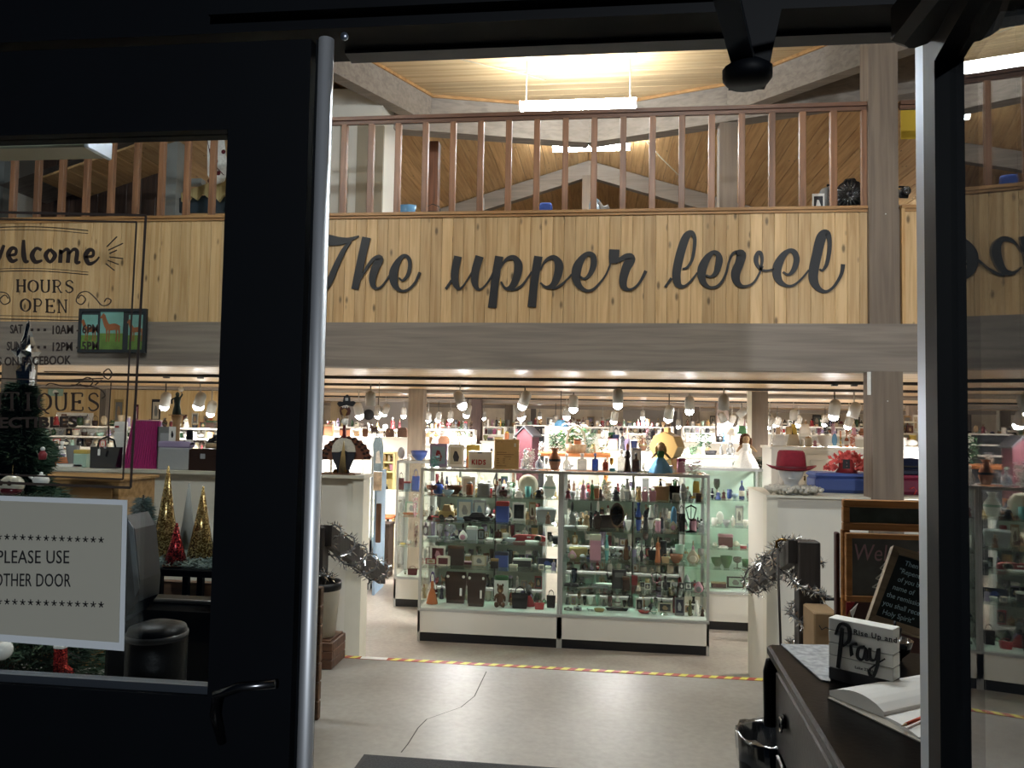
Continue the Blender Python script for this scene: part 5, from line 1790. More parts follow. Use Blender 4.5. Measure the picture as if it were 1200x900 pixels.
# ================================================================ the script lettering on the boards
SIGN = {
 'T': ('a', [[(-140, 200, 40), (-60, 170, 80), (60, 165, 105), (130, 182, 115), (230, 192, 90), (330, 180, 50), (432, 142, 14)],
             [(350, 195, 26), (280, 285, 50), (205, 440, 62), (140, 590, 68), (85, 690, 50), (20, 790, 30), (-80, 850, 24), (-150, 800, 24)]]),
 'h': ('a', [[(508, 155, 90), (452, 400, 86), (392, 675, 76)], [(435, 600, 12), (495, 490, 26), (555, 400, 36), (600, 360, 40), (640, 372, 80), (595, 470, 85), (568, 570, 74), (580, 645, 50), (625, 668, 24), (680, 625, 18), (745, 530, 18)]]),
 'e': ('a', [[(835, 560, 16), (872, 588, 22), (925, 530, 38), (945, 430, 38), (928, 360, 40), (880, 340, 36), (825, 400, 62), (785, 490, 88), (780, 570, 88), (800, 645, 62), (860, 692, 28), (930, 678, 26), (1000, 605, 26), (1045, 505, 28)]]),
 'u': ('b', [[(105, 675, 26), (165, 585, 26)], [(228, 345, 78), (200, 480, 80), (196, 570, 78), (215, 645, 55), (252, 670, 24), (300, 615, 16), (365, 510, 16)],
             [(446, 345, 86), (408, 470, 82), (396, 565, 78), (405, 640, 58), (445, 680, 24), (505, 635, 18), (560, 555, 20), (600, 470, 20)]]),
 'p': ('b', [[(642, 345, 84), (615, 500, 82), (595, 650, 80), (572, 862, 88)], [(655, 470, 16), (685, 410, 24), (735, 365, 40), (795, 362, 56), (834, 430, 84), (820, 550, 80), (770, 650, 62), (705, 668, 30), (660, 600, 20)],
             [(760, 690, 10), (810, 675, 22), (870, 640, 26), (920, 575, 20), (970, 500, 18)]]),
 'p2': ('b', [[(1036, 345, 86), (1010, 500, 82), (990, 650, 80), (970, 855, 88)]]),
 'p3': ('c', [[(108, 450, 14), (135, 390, 20), (180, 345, 34), (238, 335, 48), (280, 400, 80), (268, 500, 76), (225, 590, 56), (160, 612, 28), (105, 570, 18)], [(215, 632, 10), (275, 607, 24), (340, 555, 18), (400, 490, 16)]]),
 'e2': ('c', [[(475, 510, 18), (520, 532, 22), (570, 490, 42), (606, 400, 60), (600, 320, 52), (552, 298, 42), (495, 345, 62), (450, 430, 88), (442, 530, 80), (475, 605, 52), (540, 645, 28), (600, 633, 26), (660, 575, 20), (720, 495, 18), (768, 380, 18)]]),
 'r': ('c', [[(800, 258, 98), (796, 320, 96), (790, 388, 78)], [(800, 360, 46), (855, 352, 44), (910, 322, 50), (950, 345, 92), (908, 440, 84), (882, 540, 76), (892, 610, 56), (940, 635, 24), (1000, 608, 22), (1050, 548, 26), (1095, 458, 32)]]),
 'l': ('d', [[(80, 742, 22), (145, 650, 28)], [(258, 558, 14), (305, 540, 24), (352, 465, 30), (374, 350, 34), (378, 250, 36), (345, 195, 50), (290, 240, 78), (235, 400, 86), (200, 560, 84), (196, 650, 80), (218, 720, 60), (272, 733, 28), (340, 680, 22), (405, 595, 18)]]),
 'e3': ('d', [[(490, 620, 18), (540, 636, 24), (595, 590, 52), (625, 480, 70), (612, 410, 50), (565, 392, 40), (510, 440, 66), (462, 530, 88), (448, 610, 82), (466, 690, 58), (525, 742, 30), (600, 735, 28), (655, 680, 26), (698, 590, 24), (722, 490, 22), (758, 408, 26), (800, 385, 30)]]),
 'v': ('d', [[(790, 385, 24), (845, 410, 92), (828, 500, 86), (790, 600, 90), (802, 685, 66), (855, 733, 34), (930, 723, 24), (985, 680, 22), (1030, 600, 20), (1062, 530, 20)]]),
 'v2': ('e', [[(262, 530, 20), (284, 440, 28), (275, 365, 34), (245, 350, 36), (224, 405, 46), (232, 465, 36), (270, 518, 24), (330, 533, 20), (405, 515, 18)]]),
 'e4': ('e', [[(495, 545, 18), (548, 573, 24), (602, 525, 48), (632, 425, 56), (610, 350, 52), (562, 330, 40), (500, 375, 62), (445, 470, 86), (432, 560, 82), (462, 640, 60), (530, 683, 28), (600, 678, 24), (680, 615, 20), (755, 525, 18)]]),
 'l2': ('e', [[(862, 515, 12), (892, 528, 22), (932, 470, 34), (958, 350, 38), (962, 230, 42), (935, 155, 60), (882, 190, 92), (835, 370, 92), (802, 540, 90), (806, 640, 82), (850, 712, 52), (920, 743, 30), (990, 708, 26), (1050, 628, 28), (1086, 550, 32), (1098, 468, 38)]])}
ORI = dict(a=(370, 260, 8.571), b=(510, 260, 8.571), c=(620, 260, 8.0), d=(770, 250, 8.575), e=(860, 255, 8.571))
sg = thing('script_sign', 'sign', 'black script lettering reading The upper level across the knotty pine boards')
LET = mat('sign_black', '1f1f22', 0.55, vary=0.1)
for nm, (o_, strokes) in SIGN.items():
    ox, oy, sc_ = ORI[o_]
    mb = MB()
    for q, st_ in enumerate(strokes):
        pts = []
        for x_, y_, w_ in st_:
            v = A(ox + x_ / sc_, oy + y_ / sc_, Y=YF - 0.012)
            pts.append((v.x, v.z, w_ / sc_ / 900 * YF * 1.0))
        ribbon(mb, pts, YF - 0.013 - 0.0007 * q, YF - 0.001)
    mb.build('letter', LET, sg)


# ================================================================ helpers for things placed by their outline in a plane
def slab(pts, Y, th):
    return MB().poly([(A(x_, y_, Y=Y).x, A(x_, y_, Y=Y).z) for x_, y_ in pts], Y, Y + th)


def outline(pts, Y, th, name, m_, parent):
    return slab(pts, Y, th).build(name, m_, parent)


# ---- sheet of paper taped to the pane
sh = thing('notice_sheet', 'notice', 'white paper in a clear sleeve reading PLEASE USE OTHER DOOR taped to the door pane')
YP = YD - 0.012
SHM = mat('sleeve_edge', 'c9cfd4', 0.3)

outline([(-84, 578), (149, 586), (145, 763), (-84, 745)], YD - 0.0105, 0.001, 'sleeve', SHM, sh)
outline([(-74, 584), (143, 592), (139, 753), (-74, 738)], YD - 0.012, 0.001, 'paper', translucent('notice_paper', 'c9c7ba'), sh)


def stext(body, px, py, hpx, wpx, rot=-0.035):
    v = A(px, py, Y=YD - 0.0135)
    size = hpx / 900 * YD / 0.70
    o = text('lettering', body, size, TXTK, sh, (v.x, YD - 0.0125, v.z), ext=0.0003, space=1.05)
    bw = max(c.co.x for c in o.data.vertices) - min(c.co.x for c in o.data.vertices)
    o.scale.x = wpx / 900 * YD / bw
    o.rotation_euler = (math.pi / 2, rot, 0)
    return o


for yy in (627, 703):
    for k in range(21):
        px_ = -66 + 9.2 * k
        v = A(px_, yy + (px_ + 66) * 0.032, Y=YD - 0.0135)
        mb = MB()
        for a_ in range(5):
            an = math.pi / 2 + a_ * 2 * math.pi / 5
            r_ = 0.0048
            ribbon(mb, [(v.x, v.z, 0.0018), (v.x + r_ * math.cos(an), v.z + r_ * math.sin(an), 0.0013)], YD - 0.0128, YD - 0.0122)
        mb.build('asterisk', TXTK, sh)
stext('PLEASE USE', -5, 660, 16, 97)
stext('OTHER DOOR', -8, 687, 16, 103)

# ---- paper on the open leaf
nl = thing('leaf_notice', 'notice', 'blank backed paper sheet taped to the glass of the opened door leaf')
nl.location, nl.rotation_euler = rl.location, rl.rotation_euler
MB().poly([(0.30, 0.95), (0.56, 0.95), (0.56, 1.32), (0.30, 1.34)], 0.0045, 0.0055).build('paper', NOTICE, nl)
MB().poly([(0.33, 1.345), (0.62, 1.345), (0.62, 1.62), (0.33, 1.62)], 0.0045, 0.0055).build('upper_paper', NOTICE, nl)

# ---- hazard tape and door mat
tp = thing('hazard_tape', 'tape', 'yellow and red striped hazard tape along the edge of the top step')
box(-2.6, YE - 0.055, 0.0, 1.38, YE - 0.005, 0.0022).build('tape', mat('tape_red', 'a8402e', 0.5), tp)
mb = MB()
x = -2.6
while x < 1.3:
    if not -1.62 < x < -1.40:
        mb.add([(x, YE - 0.055, 0.0026), (x + 0.045, YE - 0.055, 0.0026), (x + 0.075, YE - 0.005, 0.0026), (x + 0.03, YE - 0.005, 0.0026)], [(0, 1, 2, 3)])
    x += 0.094
mb.build('yellow_stripes', mat('tape_yellow', 'd9cf4e', 0.5), tp)
box(-1.58, YE - 0.055, 0.0022, -1.40, YE - 0.005, 0.003).build('white_patch', P('white'), tp)
a_, b_ = A(430, 885, Z=0.01), A(1000, 897, Z=0.01)
mt_ = thing('door_mat', 'mat', 'charcoal rubber backed door mat on the concrete just inside the doorway')
MB().bev(a_.x, 1.8, 0.0, 1.0, a_.y, 0.012, 0.005).build('pile', mat('mat_charcoal', '3a3b3c', 0.95, vary=0.2, scale=90, bump=0.5, bscale=150), mt_)
box(a_.x - 0.02, 1.78, 0.0, 1.02, a_.y + 0.02, 0.005).build('border', mat('mat_rubber', '1c1c1d', 0.6), mt_)
cr_ = thing('floor_crack', None, None)
cr_['kind'] = 'structure'
pts = [A(x_, y_, Z=0) for x_, y_ in ((570, 787), (556, 816), (540, 829), (500, 843), (490, 853), (478, 872), (470, 882))]
vs, fs = [], []
for i, v in enumerate(pts):
    vs += [(v.x - 0.003, v.y, 0.0006), (v.x + 0.003, v.y + 0.002, 0.0006)]
    if i:
        fs.append((2 * i - 2, 2 * i - 1, 2 * i + 1, 2 * i))
MB().add(vs, fs).build('crack', mat('crack_dark', '403c37', 0.9), cr_)


# ---- posts, handrails and tinsel by the steps
def tinsel(nm, label, path, r, n_, seed):
    rg = random.Random(seed)
    mb = MB()
    path = [Vector(p_) for p_ in path]
    seg = [(path[i + 1] - path[i]).length for i in range(len(path) - 1)]
    tot = sum(seg)
    for _ in range(n_):
        d_ = rg.random() * tot
        i = 0
        while i < len(seg) - 1 and d_ > seg[i]:
            d_ -= seg[i]
            i += 1
        c = path[i].lerp(path[i + 1], d_ / seg[i])
        u = Vector((rg.gauss(0, 1), rg.gauss(0, 1), rg.gauss(0, 1))).normalized()
        v = u.cross(Vector((rg.gauss(0, 1), rg.gauss(0, 1), rg.gauss(0, 1)))).normalized() * 0.004
        l_ = r * rg.uniform(0.7, 1.5)
        mb.add([c, c + u * l_ * 0.5 + v, c + u * l_, c + u * l_ * 0.5 - v], [(0, 1, 2, 3)])
    t_ = thing(nm, 'garland', label, (0, 0, 0))
    mb.build('tinsel', mat('silver_tinsel', 'd6d8da', 0.18, 1.0), t_, kind='stuff')
    MB().tube(path, 0.006, 5).build('cord', mat('tinsel_cord', '5a5c5e', 0.5, 0.5), t_)
    return t_


def handrail(label, xp, z_post, zl, x_r, zr0, zr1, yr1, side):
    t_ = thing('stair_rail', 'handrail', label, (0, 0, 0))
    MB().bev(xp - 0.065, YE - 0.14, 0, xp + 0.065, YE - 0.02, z_post, 0.006).build('post', DARKPOST, t_)
    MB().beam((x_r, YE - 0.1, zr0), (x_r, yr1, zr1), 0.06, 0.14).build('rail', DARKPOST, t_)
    return t_


p0 = A(378, 616, Y=5.05)
p1 = A(438, 672, Y=6.3)
handrail('dark wooden handrail and post with tinsel, below the turkey figure', p0.x - 0.03, p0.z, 0, p0.x + 0.05, p0.z + 0.01, A(438, 664, Y=6.35).z, 6.35, 1)
pr0 = A(945, 633, Y=5.05)
pr1 = A(888, 690, Y=6.2)
handrail('dark wooden handrail and post with tinsel, standing before the cream wall', pr0.x, pr0.z, 0, pr0.x - 0.09, pr0.z, A(890, 672, Y=6.3).z, 6.3, -1)


def spiral(a_, b_, r, turns, n_=40):
    a_, b_ = Vector(a_), Vector(b_)
    d = (b_ - a_).normalized()
    u = d.cross(Vector((0, 0, 1)))
    u = u.normalized() if u.length > 0.1 else Vector((1, 0, 0))
    v = u.cross(d)
    return [a_.lerp(b_, i / n_) + (u * math.cos(2 * math.pi * turns * i / n_) + v * math.sin(2 * math.pi * turns * i / n_)) * r for i in range(n_ + 1)]


x_r = p0.x + 0.05
tinsel('tinsel_garland', 'silver tinsel wound around the sloping handrail below the turkey figure', spiral((x_r, YE - 0.1, p0.z - 0.06), (x_r, 6.35, A(438, 664, Y=6.35).z - 0.06), 0.095, 4.5), 0.045, 650, 1)
tinsel('tinsel_garland', 'silver tinsel hanging down the post below the turkey figure', spiral((p0.x - 0.03, 5.03, p0.z - 0.1), (p0.x - 0.02, 5.03, 0.25), 0.10, 2.2), 0.045, 700, 2)
x_r = pr0.x - 0.09
tinsel('tinsel_garland', 'silver tinsel wound around the sloping handrail beside the pegboard case', spiral((x_r, YE - 0.1, pr0.z - 0.07), (x_r, 6.3, A(890, 672, Y=6.3).z - 0.07), 0.095, 4.0), 0.05, 1000, 3)
tinsel('tinsel_garland', 'silver tinsel spiralling down the square post before the cream wall', spiral((pr0.x, 5.03, pr0.z - 0.13), (pr0.x, 5.03, 0.2), 0.10, 2.6), 0.045, 900, 4)

# bin and wooden crate at the foot of the turkey partition
q = A(381, 742, Y=4.95)
bn = thing('waste_bin', 'bin', 'cream waste bin with dark liner standing on a brown wooden crate by the partition', (q.x - 0.02, 4.93, 0.18))
MB().lathe([(0.09, 0), (0.115, 0.33), (0.12, 0.34), (0.11, 0.34), (0.085, 0.01)], n=20).build('bucket', TRIMP, bn)
MB().lathe([(0.122, 0.30), (0.125, 0.35), (0.105, 0.345), (0.1, 0.2)], n=20).build('liner', P('black'), bn)
q = A(372, 768, Y=4.92)
cr2 = thing('wooden_crate', 'crate', 'low brown wooden crate under the cream waste bin', (0, 0, 0))
for k in range(3):
    MB().bev(q.x - 0.30, 4.80, 0.004 + 0.056 * k, q.x + 0.14, 4.82, 0.056 + 0.056 * k, 0.003).build('slat', wood('crate_brown', '6b4a35', '4c3325', 0), cr2)
    MB().bev(q.x + 0.12, 4.82, 0.004 + 0.056 * k, q.x + 0.14, 5.06, 0.056 + 0.056 * k, 0.003).build('slat', wood('crate_brown', '6b4a35', '4c3325', 0), cr2)
box(q.x - 0.30, 4.82, 0.16, q.x + 0.12, 5.06, 0.176).build('lid_board', wood('crate_brown', '6b4a35', '4c3325', 0), cr2)

# ---- turkey figure
tk = thing('turkey_figure', 'wooden figure', 'wooden turkey figure wearing a black pilgrim hat, standing on the cream partition', (0, 0, 0))
z6 = lambda *pts: [(360 + x_ / 6, 450 + y_ / 6) for x_, y_ in pts]
YT = 7.0
BRN = mat('turkey_tail_brown', '6e4430', 0.7, vary=0.12)
fan = []
for i in range(25):
    a_ = math.pi * i / 24
    rr = 178 + (8 if i % 2 else -4)
    fan.append((268 - rr * math.cos(a_), 533 - rr * 0.92 * math.sin(a_)))
outline(z6(*fan), YT + 0.03, 0.012, 'tail', BRN, tk)
for i in range(14):
    a_ = math.pi * (i + 0.5) / 14
    for rr, nm in ((166, 0), (140, 1)):
        cx_, cy_ = 268 - rr * math.cos(a_), 533 - rr * 0.92 * math.sin(a_)
        ring = [(cx_ + 13 * math.cos(t_), cy_ + 9 * math.sin(t_)) for t_ in [math.pi * 2 * k / 8 for k in range(8)]]
        outline(z6(*ring[::-1]), YT + 0.024 - nm * 0.001, 0.006, 'feather', P('dark_brown'), tk)
outline(z6((172, 478), (178, 430), (205, 395), (255, 372), (305, 395), (332, 435), (338, 478)), YT + 0.008, 0.018, 'breast', mat('turkey_breast', 'c8c2b2', 0.7, vary=0.1, scale=60), tk)
outline(z6((172, 482), (215, 484), (255, 462), (295, 484), (338, 482), (325, 530), (300, 585), (282, 655), (225, 655), (205, 585), (180, 530)), YT + 0.006, 0.018, 'trousers', mat('turkey_dark', '24272e', 0.7), tk)
outline(z6((248, 380), (250, 290), (268, 290), (272, 380)), YT + 0.004, 0.015, 'neck', P('maroon'), tk)
v = A(360 + 266 / 6, 450 + 265 / 6, Y=YT)
MB().ball(v.x, YT, v.z, 0.034, 0.02, 0.034, 10, 7).build('collar', P('white', 'cloth'), tk)
outline(z6((228, 190), (232, 165), (262, 155), (298, 165), (306, 190), (298, 215), (265, 228), (236, 215)), YT - 0.012, 0.018, 'head', mat('turkey_head', '4c2a22', 0.6), tk)
outline(z6((240, 185), (262, 172), (282, 190), (265, 230), (258, 232), (245, 205)), YT - 0.022, 0.01, 'beak', mat('turkey_beak', '8f7040', 0.6), tk)
for ex in (257, 277):
    outline(z6((ex - 8, 168), (ex - 8, 150), (ex, 142), (ex + 8, 150), (ex + 8, 168)), YT - 0.018, 0.006, 'eye', P('white'), tk)
    outline(z6((ex - 3, 168), (ex - 3, 158), (ex + 4, 158), (ex + 4, 168)), YT - 0.0195, 0.0015, 'pupil', P('black'), tk)
outline(z6((208, 138), (222, 124), (250, 125), (258, 88), (280, 74), (298, 90), (300, 122), (325, 120), (338, 132), (318, 158), (275, 148), (225, 160)), YT - 0.02, 0.02, 'hat', mat('turkey_hat', '18181c', 0.7), tk)
outline(z6((268, 118), (268, 96), (288, 96), (288, 118)), YT - 0.0225, 0.0025, 'hat_buckle', P('silver'), tk)
for fx in (175, 246):
    outline(z6((fx, 655), (fx + 2, 622), (fx + 14, 600), (fx + 40, 600), (fx + 50, 625), (fx + 50, 655)), YT - 0.01, 0.03, 'shoe', P('black'), tk)
    outline(z6((fx + 14, 625), (fx + 14, 604), (fx + 34, 604), (fx + 34, 625)), YT - 0.013, 0.003, 'shoe_buckle', P('gold', 'metal'), tk)
for k in range(7):
    x0_ = 240 + 5 * k
    v = [A(360 + xx / 6, 450 + yy / 6, Y=YT - 0.02 - 0.002 * k) for xx, yy in ((258, 400), (x0_ - 4, 520), (x0_ - 22 + 4 * k, 650))]
    MB().tube(v, 0.0028, 4).build('raffia', P('straw'), tk)
a_, b_ = A(377, 562, Y=YT), A(419, 562, Y=YT)
box(a_.x, 6.92, ZL + 0.031, b_.x, 7.1, ZL + 0.042).build('base', P('brown', 'wood'), tk)

# ---- foam head, hats, boxes on the cream cabinet
YH = 7.14
q = A(927, 578, Y=YH)
zc = ZR + 0.022
hdm = MB()
n_, m_ = 20, 16
top_z = A(928, 538, Y=YH).z
H_ = (top_z - zc) / 1.3 + 0.035
vs, fs = [], []
prof = [(0.085, 0), (0.08, .05), (0.052, .12), (0.05, .28), (0.062, .34), (0.078, .42), (0.088, .52), (0.092, .62), (0.094, .74), (0.088, .85), (0.07, .93), (0.035, .985), (0.002, 1)]
for r_, u in prof:
    for i in range(n_):
        a_ = 2 * math.pi * i / n_ - math.pi / 2
        rx, ry = r_ * 0.92, r_ * 1.12
        f_ = 0.0
        da = abs((i if i < n_ / 2 else n_ - i)) * 2 * math.pi / n_
        if .40 < u < .70 and da < 0.2:
            f_ = 0.022 if u < .6 else 0.008          # nose
        if .60 < u < .66 and 0.25 < da < 0.75:
            f_ = -0.012                               # eye sockets
        if .30 < u < .40 and da < 0.6:
            f_ = 0.014                                # chin
        vs.append(((rx + f_) * math.cos(a_), (ry + f_) * math.sin(a_), u * H_))
for q_ in range(len(prof) - 1):
    for i in range(n_):
        j = (i + 1) % n_
        fs.append((q_ * n_ + i, q_ * n_ + j, (q_ + 1) * n_ + j, (q_ + 1) * n_ + i))
hdm.add(vs, fs, True)
fh = thing('foam_head', 'mannequin head', 'white foam mannequin head wearing a dark red felt hat, on the cream cabinet', (q.x, YH, zc), -0.1)
hdm.build('head', mat('foam_white', 'c4c6c6', 0.8, bump=0.1), fh)
MB().tube([(-0.03, -0.1, H_ * .40), (0, -0.108, H_ * .395), (0.03, -0.1, H_ * .40)], 0.006, 6).build('lips', mat('foam_white', 'c4c6c6'), fh)
MB().lathe([(0.0, 0), (0.006, 0.003), (0.006, 0.03), (0, 0.033)], 0.088, 0, n=8, cz=H_ * .33).build('earring', P('gold', 'metal'), fh)
ht = thing('felt_hat', 'hat', 'dark red felt hat with a creased crown on the foam mannequin head', (q.x, YH, A(928, 551, Y=YH).z), -0.1)
hb = MB()
n2 = 32
vs, fs = [], []
for r_, z_ in ((0.098, 0.004), (0.13, 0.0), (0.163, 0.012), (0.163, 0.016), (0.13, 0.005), (0.098, 0.009)):
    for i in range(n2):
        a_ = 2 * math.pi * i / n2
        up = 0.022 * abs(math.cos(a_)) ** 3 * ((r_ - 0.098) / 0.065)
        vs.append((r_ * math.cos(a_), r_ * 1.0 * math.sin(a_), z_ + up))
for q_ in range(5):
    for i in range(n2):
        j = (i + 1) % n2
        fs.append((q_ * n2 + i, q_ * n2 + j, (q_ + 1) * n2 + j, (q_ + 1) * n2 + i))
hb.add(vs, fs, True).build('brim', mat('felt_maroon', '7d1728', 0.9, vary=0.1, scale=40), ht)
MB().lathe([(0.1, 0.0), (0.097, 0.05), (0.088, 0.12), (0.078, 0.135), (0.05, 0.125), (0.0, 0.118)], n=28, sy=1.1).build('crown', mat('felt_maroon', '7d1728'), ht)
MB().lathe([(0.102, 0.008), (0.1, 0.03)], n=28, sy=1.1).build('band', mat('hat_band', '5a0f1c', 0.6), ht)
rf_ = MB()
rg = random.Random(5)
for k in range(60):
    a_ = rg.uniform(0, 6.28)
    r_ = rg.uniform(0.05, 0.14)
    cx_, cy_ = r_ * 1.15 * math.cos(a_), r_ * 0.7 * math.sin(a_)
    pts = [(cx_ + 0.03 * math.cos(t_ + a_) * (1 + .3 * math.sin(3 * t_)), cy_ + 0.03 * math.sin(t_ + a_), 0.015 + 0.03 * rg.random() + 0.012 * math.sin(2 * t_)) for t_ in [0.9 * i for i in range(6)]]
    rf_.tube(pts, 0.013, 6)
rs = thing('ruffled_scarf', 'scarf', 'pale grey ruffled scarf bunched around the base of the foam head', (q.x - 0.0, YH - 0.07, zc), 0)
rf_.build('ruffles', mat('ruffle_cloth', 'b9b4a8', 0.95, vary=0.15, scale=40), rs)

YB = 7.3
a_, b_ = A(955.5, 583, Y=YB), A(1035, 556, Y=YB)
bb = thing('hat_box', 'hat box', 'blue oval hat box with lid, on the cream cabinet beside the red hat', (0, 0, 0))
zt_ = A(990, 555, Y=YB).z
MB().bev(a_.x + 0.006, YB, zc, b_.x, YB + 0.35, zt_ - 0.03, 0.03).build('body', mat('blue_card', '34477f', 0.6), bb)
MB().bev(a_.x, YB - 0.006, zt_ - 0.045, b_.x + 0.006, YB + 0.356, zt_, 0.02).build('lid', mat('blue_card_lid', '3c5290', 0.6), bb)
q = A(993, 555, Y=YB + 0.12)
rh = thing('tulle_hat', 'hat', 'small red fascinator hat with pink tulle bow on top of the blue box', (q.x, YB + 0.14, zt_ + 0.002))
MB().lathe([(0.075, 0), (0.055, 0.035), (0.05, 0.095), (0.0, 0.1)], n=16).build('crown', mat('deep_red_satin', '7a1418', 0.5), rh)
box(-0.042, -0.058, 0.03, 0.005, -0.05, 0.095).build('badge', TXTK, rh)
for z_ in (0.048, 0.07):
    MB().ball(-0.018, -0.06, z_, 0.006).build('stud', P('silver', 'metal'), rh)
tl = MB()
rg = random.Random(9)
for k in range(260):
    a_ = rg.uniform(-0.4, 3.6)
    r1 = rg.uniform(0.02, 0.125)
    if k > 170:
        c = Vector((-0.11 if k % 2 else 0.09, 0, 0.04))
        r1 = rg.uniform(0.01, 0.05)
        a_ = rg.uniform(0, 6.28)
    else:
        c = Vector((0.01, 0, 0.085))
    p_ = c + Vector((math.cos(a_) * r1, rg.uniform(-.05, .05), math.sin(a_) * r1 * .55))
    d = Vector((rg.gauss(0, 1), rg.gauss(0, 1), rg.gauss(0, 1))).normalized() * 0.02
    s_ = d.cross(Vector((rg.gauss(0, 1), rg.gauss(0, 1), 0.3))).normalized() * 0.014
    tl.add([p_ - d, p_ + s_, p_ + d, p_ - s_], [(0, 1, 2, 3)])
tl.build('tulle', mat('coral_tulle', 'e2625c', 0.7, trans=0.0), rh)
a_ = A(1056, 583, Y=YB)
zr_ = A(1066, 557, Y=YB).z
rb = thing('red_hat_box', 'hat box', 'dark red patterned hat box beyond the grey timber column', (0, 0, 0))
MB().bev(a_.x - 0.03, YB, zc, a_.x + 0.42, YB + 0.35, zr_ - 0.02, 0.03).build('body', mat('maroon_card', '6f1a38', 0.5), rb)
MB().bev(a_.x - 0.036, YB - 0.006, zr_ - 0.035, a_.x + 0.426, YB + 0.356, zr_, 0.02).build('lid', mat('maroon_lid', '8a2a48', 0.5), rb)
MB().tube([A(1066, 573, Y=YB - .004), A(1071, 571, Y=YB - .004), A(1074, 575, Y=YB - .004), A(1071, 580, Y=YB - .004)], 0.006, 5).build('flower_print', mat('red_flower', 'c43a3a', 0.5), rb)
nb = thing('navy_case', 'case', 'flat navy case lying on the dark red hat box', (0, 0, 0))
MB().bev(a_.x - 0.03, YB + 0.01, zr_ + 0.001, a_.x + 0.4, YB + 0.34, zr_ + 0.05, 0.01).build('body', P('navy'), nb)
nh = thing('navy_hat', 'hat', 'navy round crowned hat on the navy case', (a_.x + 0.14, YB + 0.16, zr_ + 0.052))
MB().lathe([(0.14, 0), (0.10, 0.01), (0.098, 0.05), (0.08, 0.09), (0, 0.1)], n=20).build('crown', P('navy', 'cloth'), nh)
MB().lathe([(0.102, 0.012), (0.1, 0.03)], n=20).build('band', P('black'), nh)

# cane hook, switch plate, orb nails on the column
q = A(917, 640, Y=5.12)
for o_ in (fh, ht, rs, rh):
    o_.scale = (1.3,) * 3
cn = thing('walking_cane', 'cane', 'walking cane with curved brass handle hooked beside the dark post', (0, 0, 0))
MB().tube([A(910, 642, Y=5.13), A(910, 635, Y=5.13), A(915, 632, Y=5.13), A(922, 633, Y=5.13), A(925, 638, Y=5.13)], 0.009, 6).build('handle', P('gold', 'metal'), cn)
v = A(911, 642, Y=5.13)
MB().tube([v, (v.x + 0.03, 5.14, 0.0)], 0.008, 6).build('shaft', DARKPOST, cn)
a_, b_ = A(1015.5, 436, Y=YF - 0.05), A(1022, 463, Y=YF - .05)
struct('trim_3', box(a_.x, YF - 0.08, b_.z, CX0 - .001, YF - 0.061, a_.z), P('white'))
for nx_, ny_ in ((1040.5, 470), (1041.5, 248)):
    v = A(nx_, ny_, Y=YF - 0.125)
    struct('trim_4', MB().ball(v.x, YF - (0.121 if ny_ > 400 else 0.052), v.z, 0.006), P('white'))

# ================================================================ dresser and what stands on it
DZ = 0.9
dA, dB = A(911, 757, Z=DZ), A(1003, 900, Z=DZ)
dv = (dA - dB)
ang_d = math.atan2(dv.y, dv.x)          # direction of the drawer side, away from the viewer
dr = thing('dresser', 'dresser', 'worn black lacquered dresser with ring pulls just inside the doorway', (dA.x, dA.y, 0), ang_d + math.pi)
# local +x runs towards the viewer along the drawer front, local -y is the drawer side... (+y into the body)
LN, DP = 1.35, 0.50
MB().bev(-0.02, -0.03, DZ - 0.035, LN + 0.02, DP, DZ, 0.008).build('worktop', BLACKP, dr)
MB().bev(0, 0.0, 0.08, LN, DP - 0.01, DZ - 0.036, 0.006).build('carcass', BLACKP, dr)
for k in range(3):
    z0_ = 0.12 + 0.25 * k
    dw = MB().bev(0.07, -0.018, z0_, LN - 0.07, 0.0, z0_ + 0.225, 0.006).build('drawer', BLACKP, dr)
    for x_ in (0.22, LN - 0.22):
        MB().tube([(x_ + 0.02 * math.cos(t_), -0.03, z0_ + 0.115 + 0.02 * math.sin(t_)) for t_ in [i * math.pi / 5 for i in range(11)]], 0.0035, 5).build('ring_pull', P('silver', 'metal'), dw)
        MB().lathe([(0.02, -0.02), (0.02, -0.024), (0.006, -0.03)], x_, 0, n=10, cz=z0_ + 0.125, axis='y').build('rosette', P('charcoal', 'metal'), dw)
for x_, y_ in ((0.03, 0.02), (LN - 0.03, 0.02), (0.03, DP - 0.04), (LN - 0.03, DP - 0.04)):
    MB().bev(x_ - 0.025, y_ - 0.025, 0, x_ + 0.025, y_ + 0.025, 0.08, 0.004).build('foot', BLACKP, dr)
MB().lathe([(0.0, -0.05), (0.022, -0.045), (0.024, 0.12), (0.015, 0.16), (0, 0.165)], 0.01, -0.022, n=10, cz=0.70).build('corner_turning', BLACKP, dr)
# cloth runner, seen as light grey paper
q0, q1 = A(922, 757, Z=DZ), A(976, 800, Z=DZ)
rn = thing('newspaper', 'newspaper', 'grey printed newspaper lying flat on the far end of the dresser', (0, 0, DZ + 0.001))
qa, qb, qc, qd = A(915, 756, Z=DZ), A(972, 757, Z=DZ), A(973, 800, Z=DZ), A(962, 798, Z=DZ)
MB().add([(v.x, v.y, z_) for z_ in (0, 0.003) for v in (qa, qb, qc, qd)], [(3, 2, 1, 0), (4, 5, 6, 7), (0, 1, 5, 4), (1, 2, 6, 5), (2, 3, 7, 6), (3, 0, 4, 7)]).build('sheets', mat('newsprint', '9da0a3', 0.8, vary=0.35, scale=45), rn)

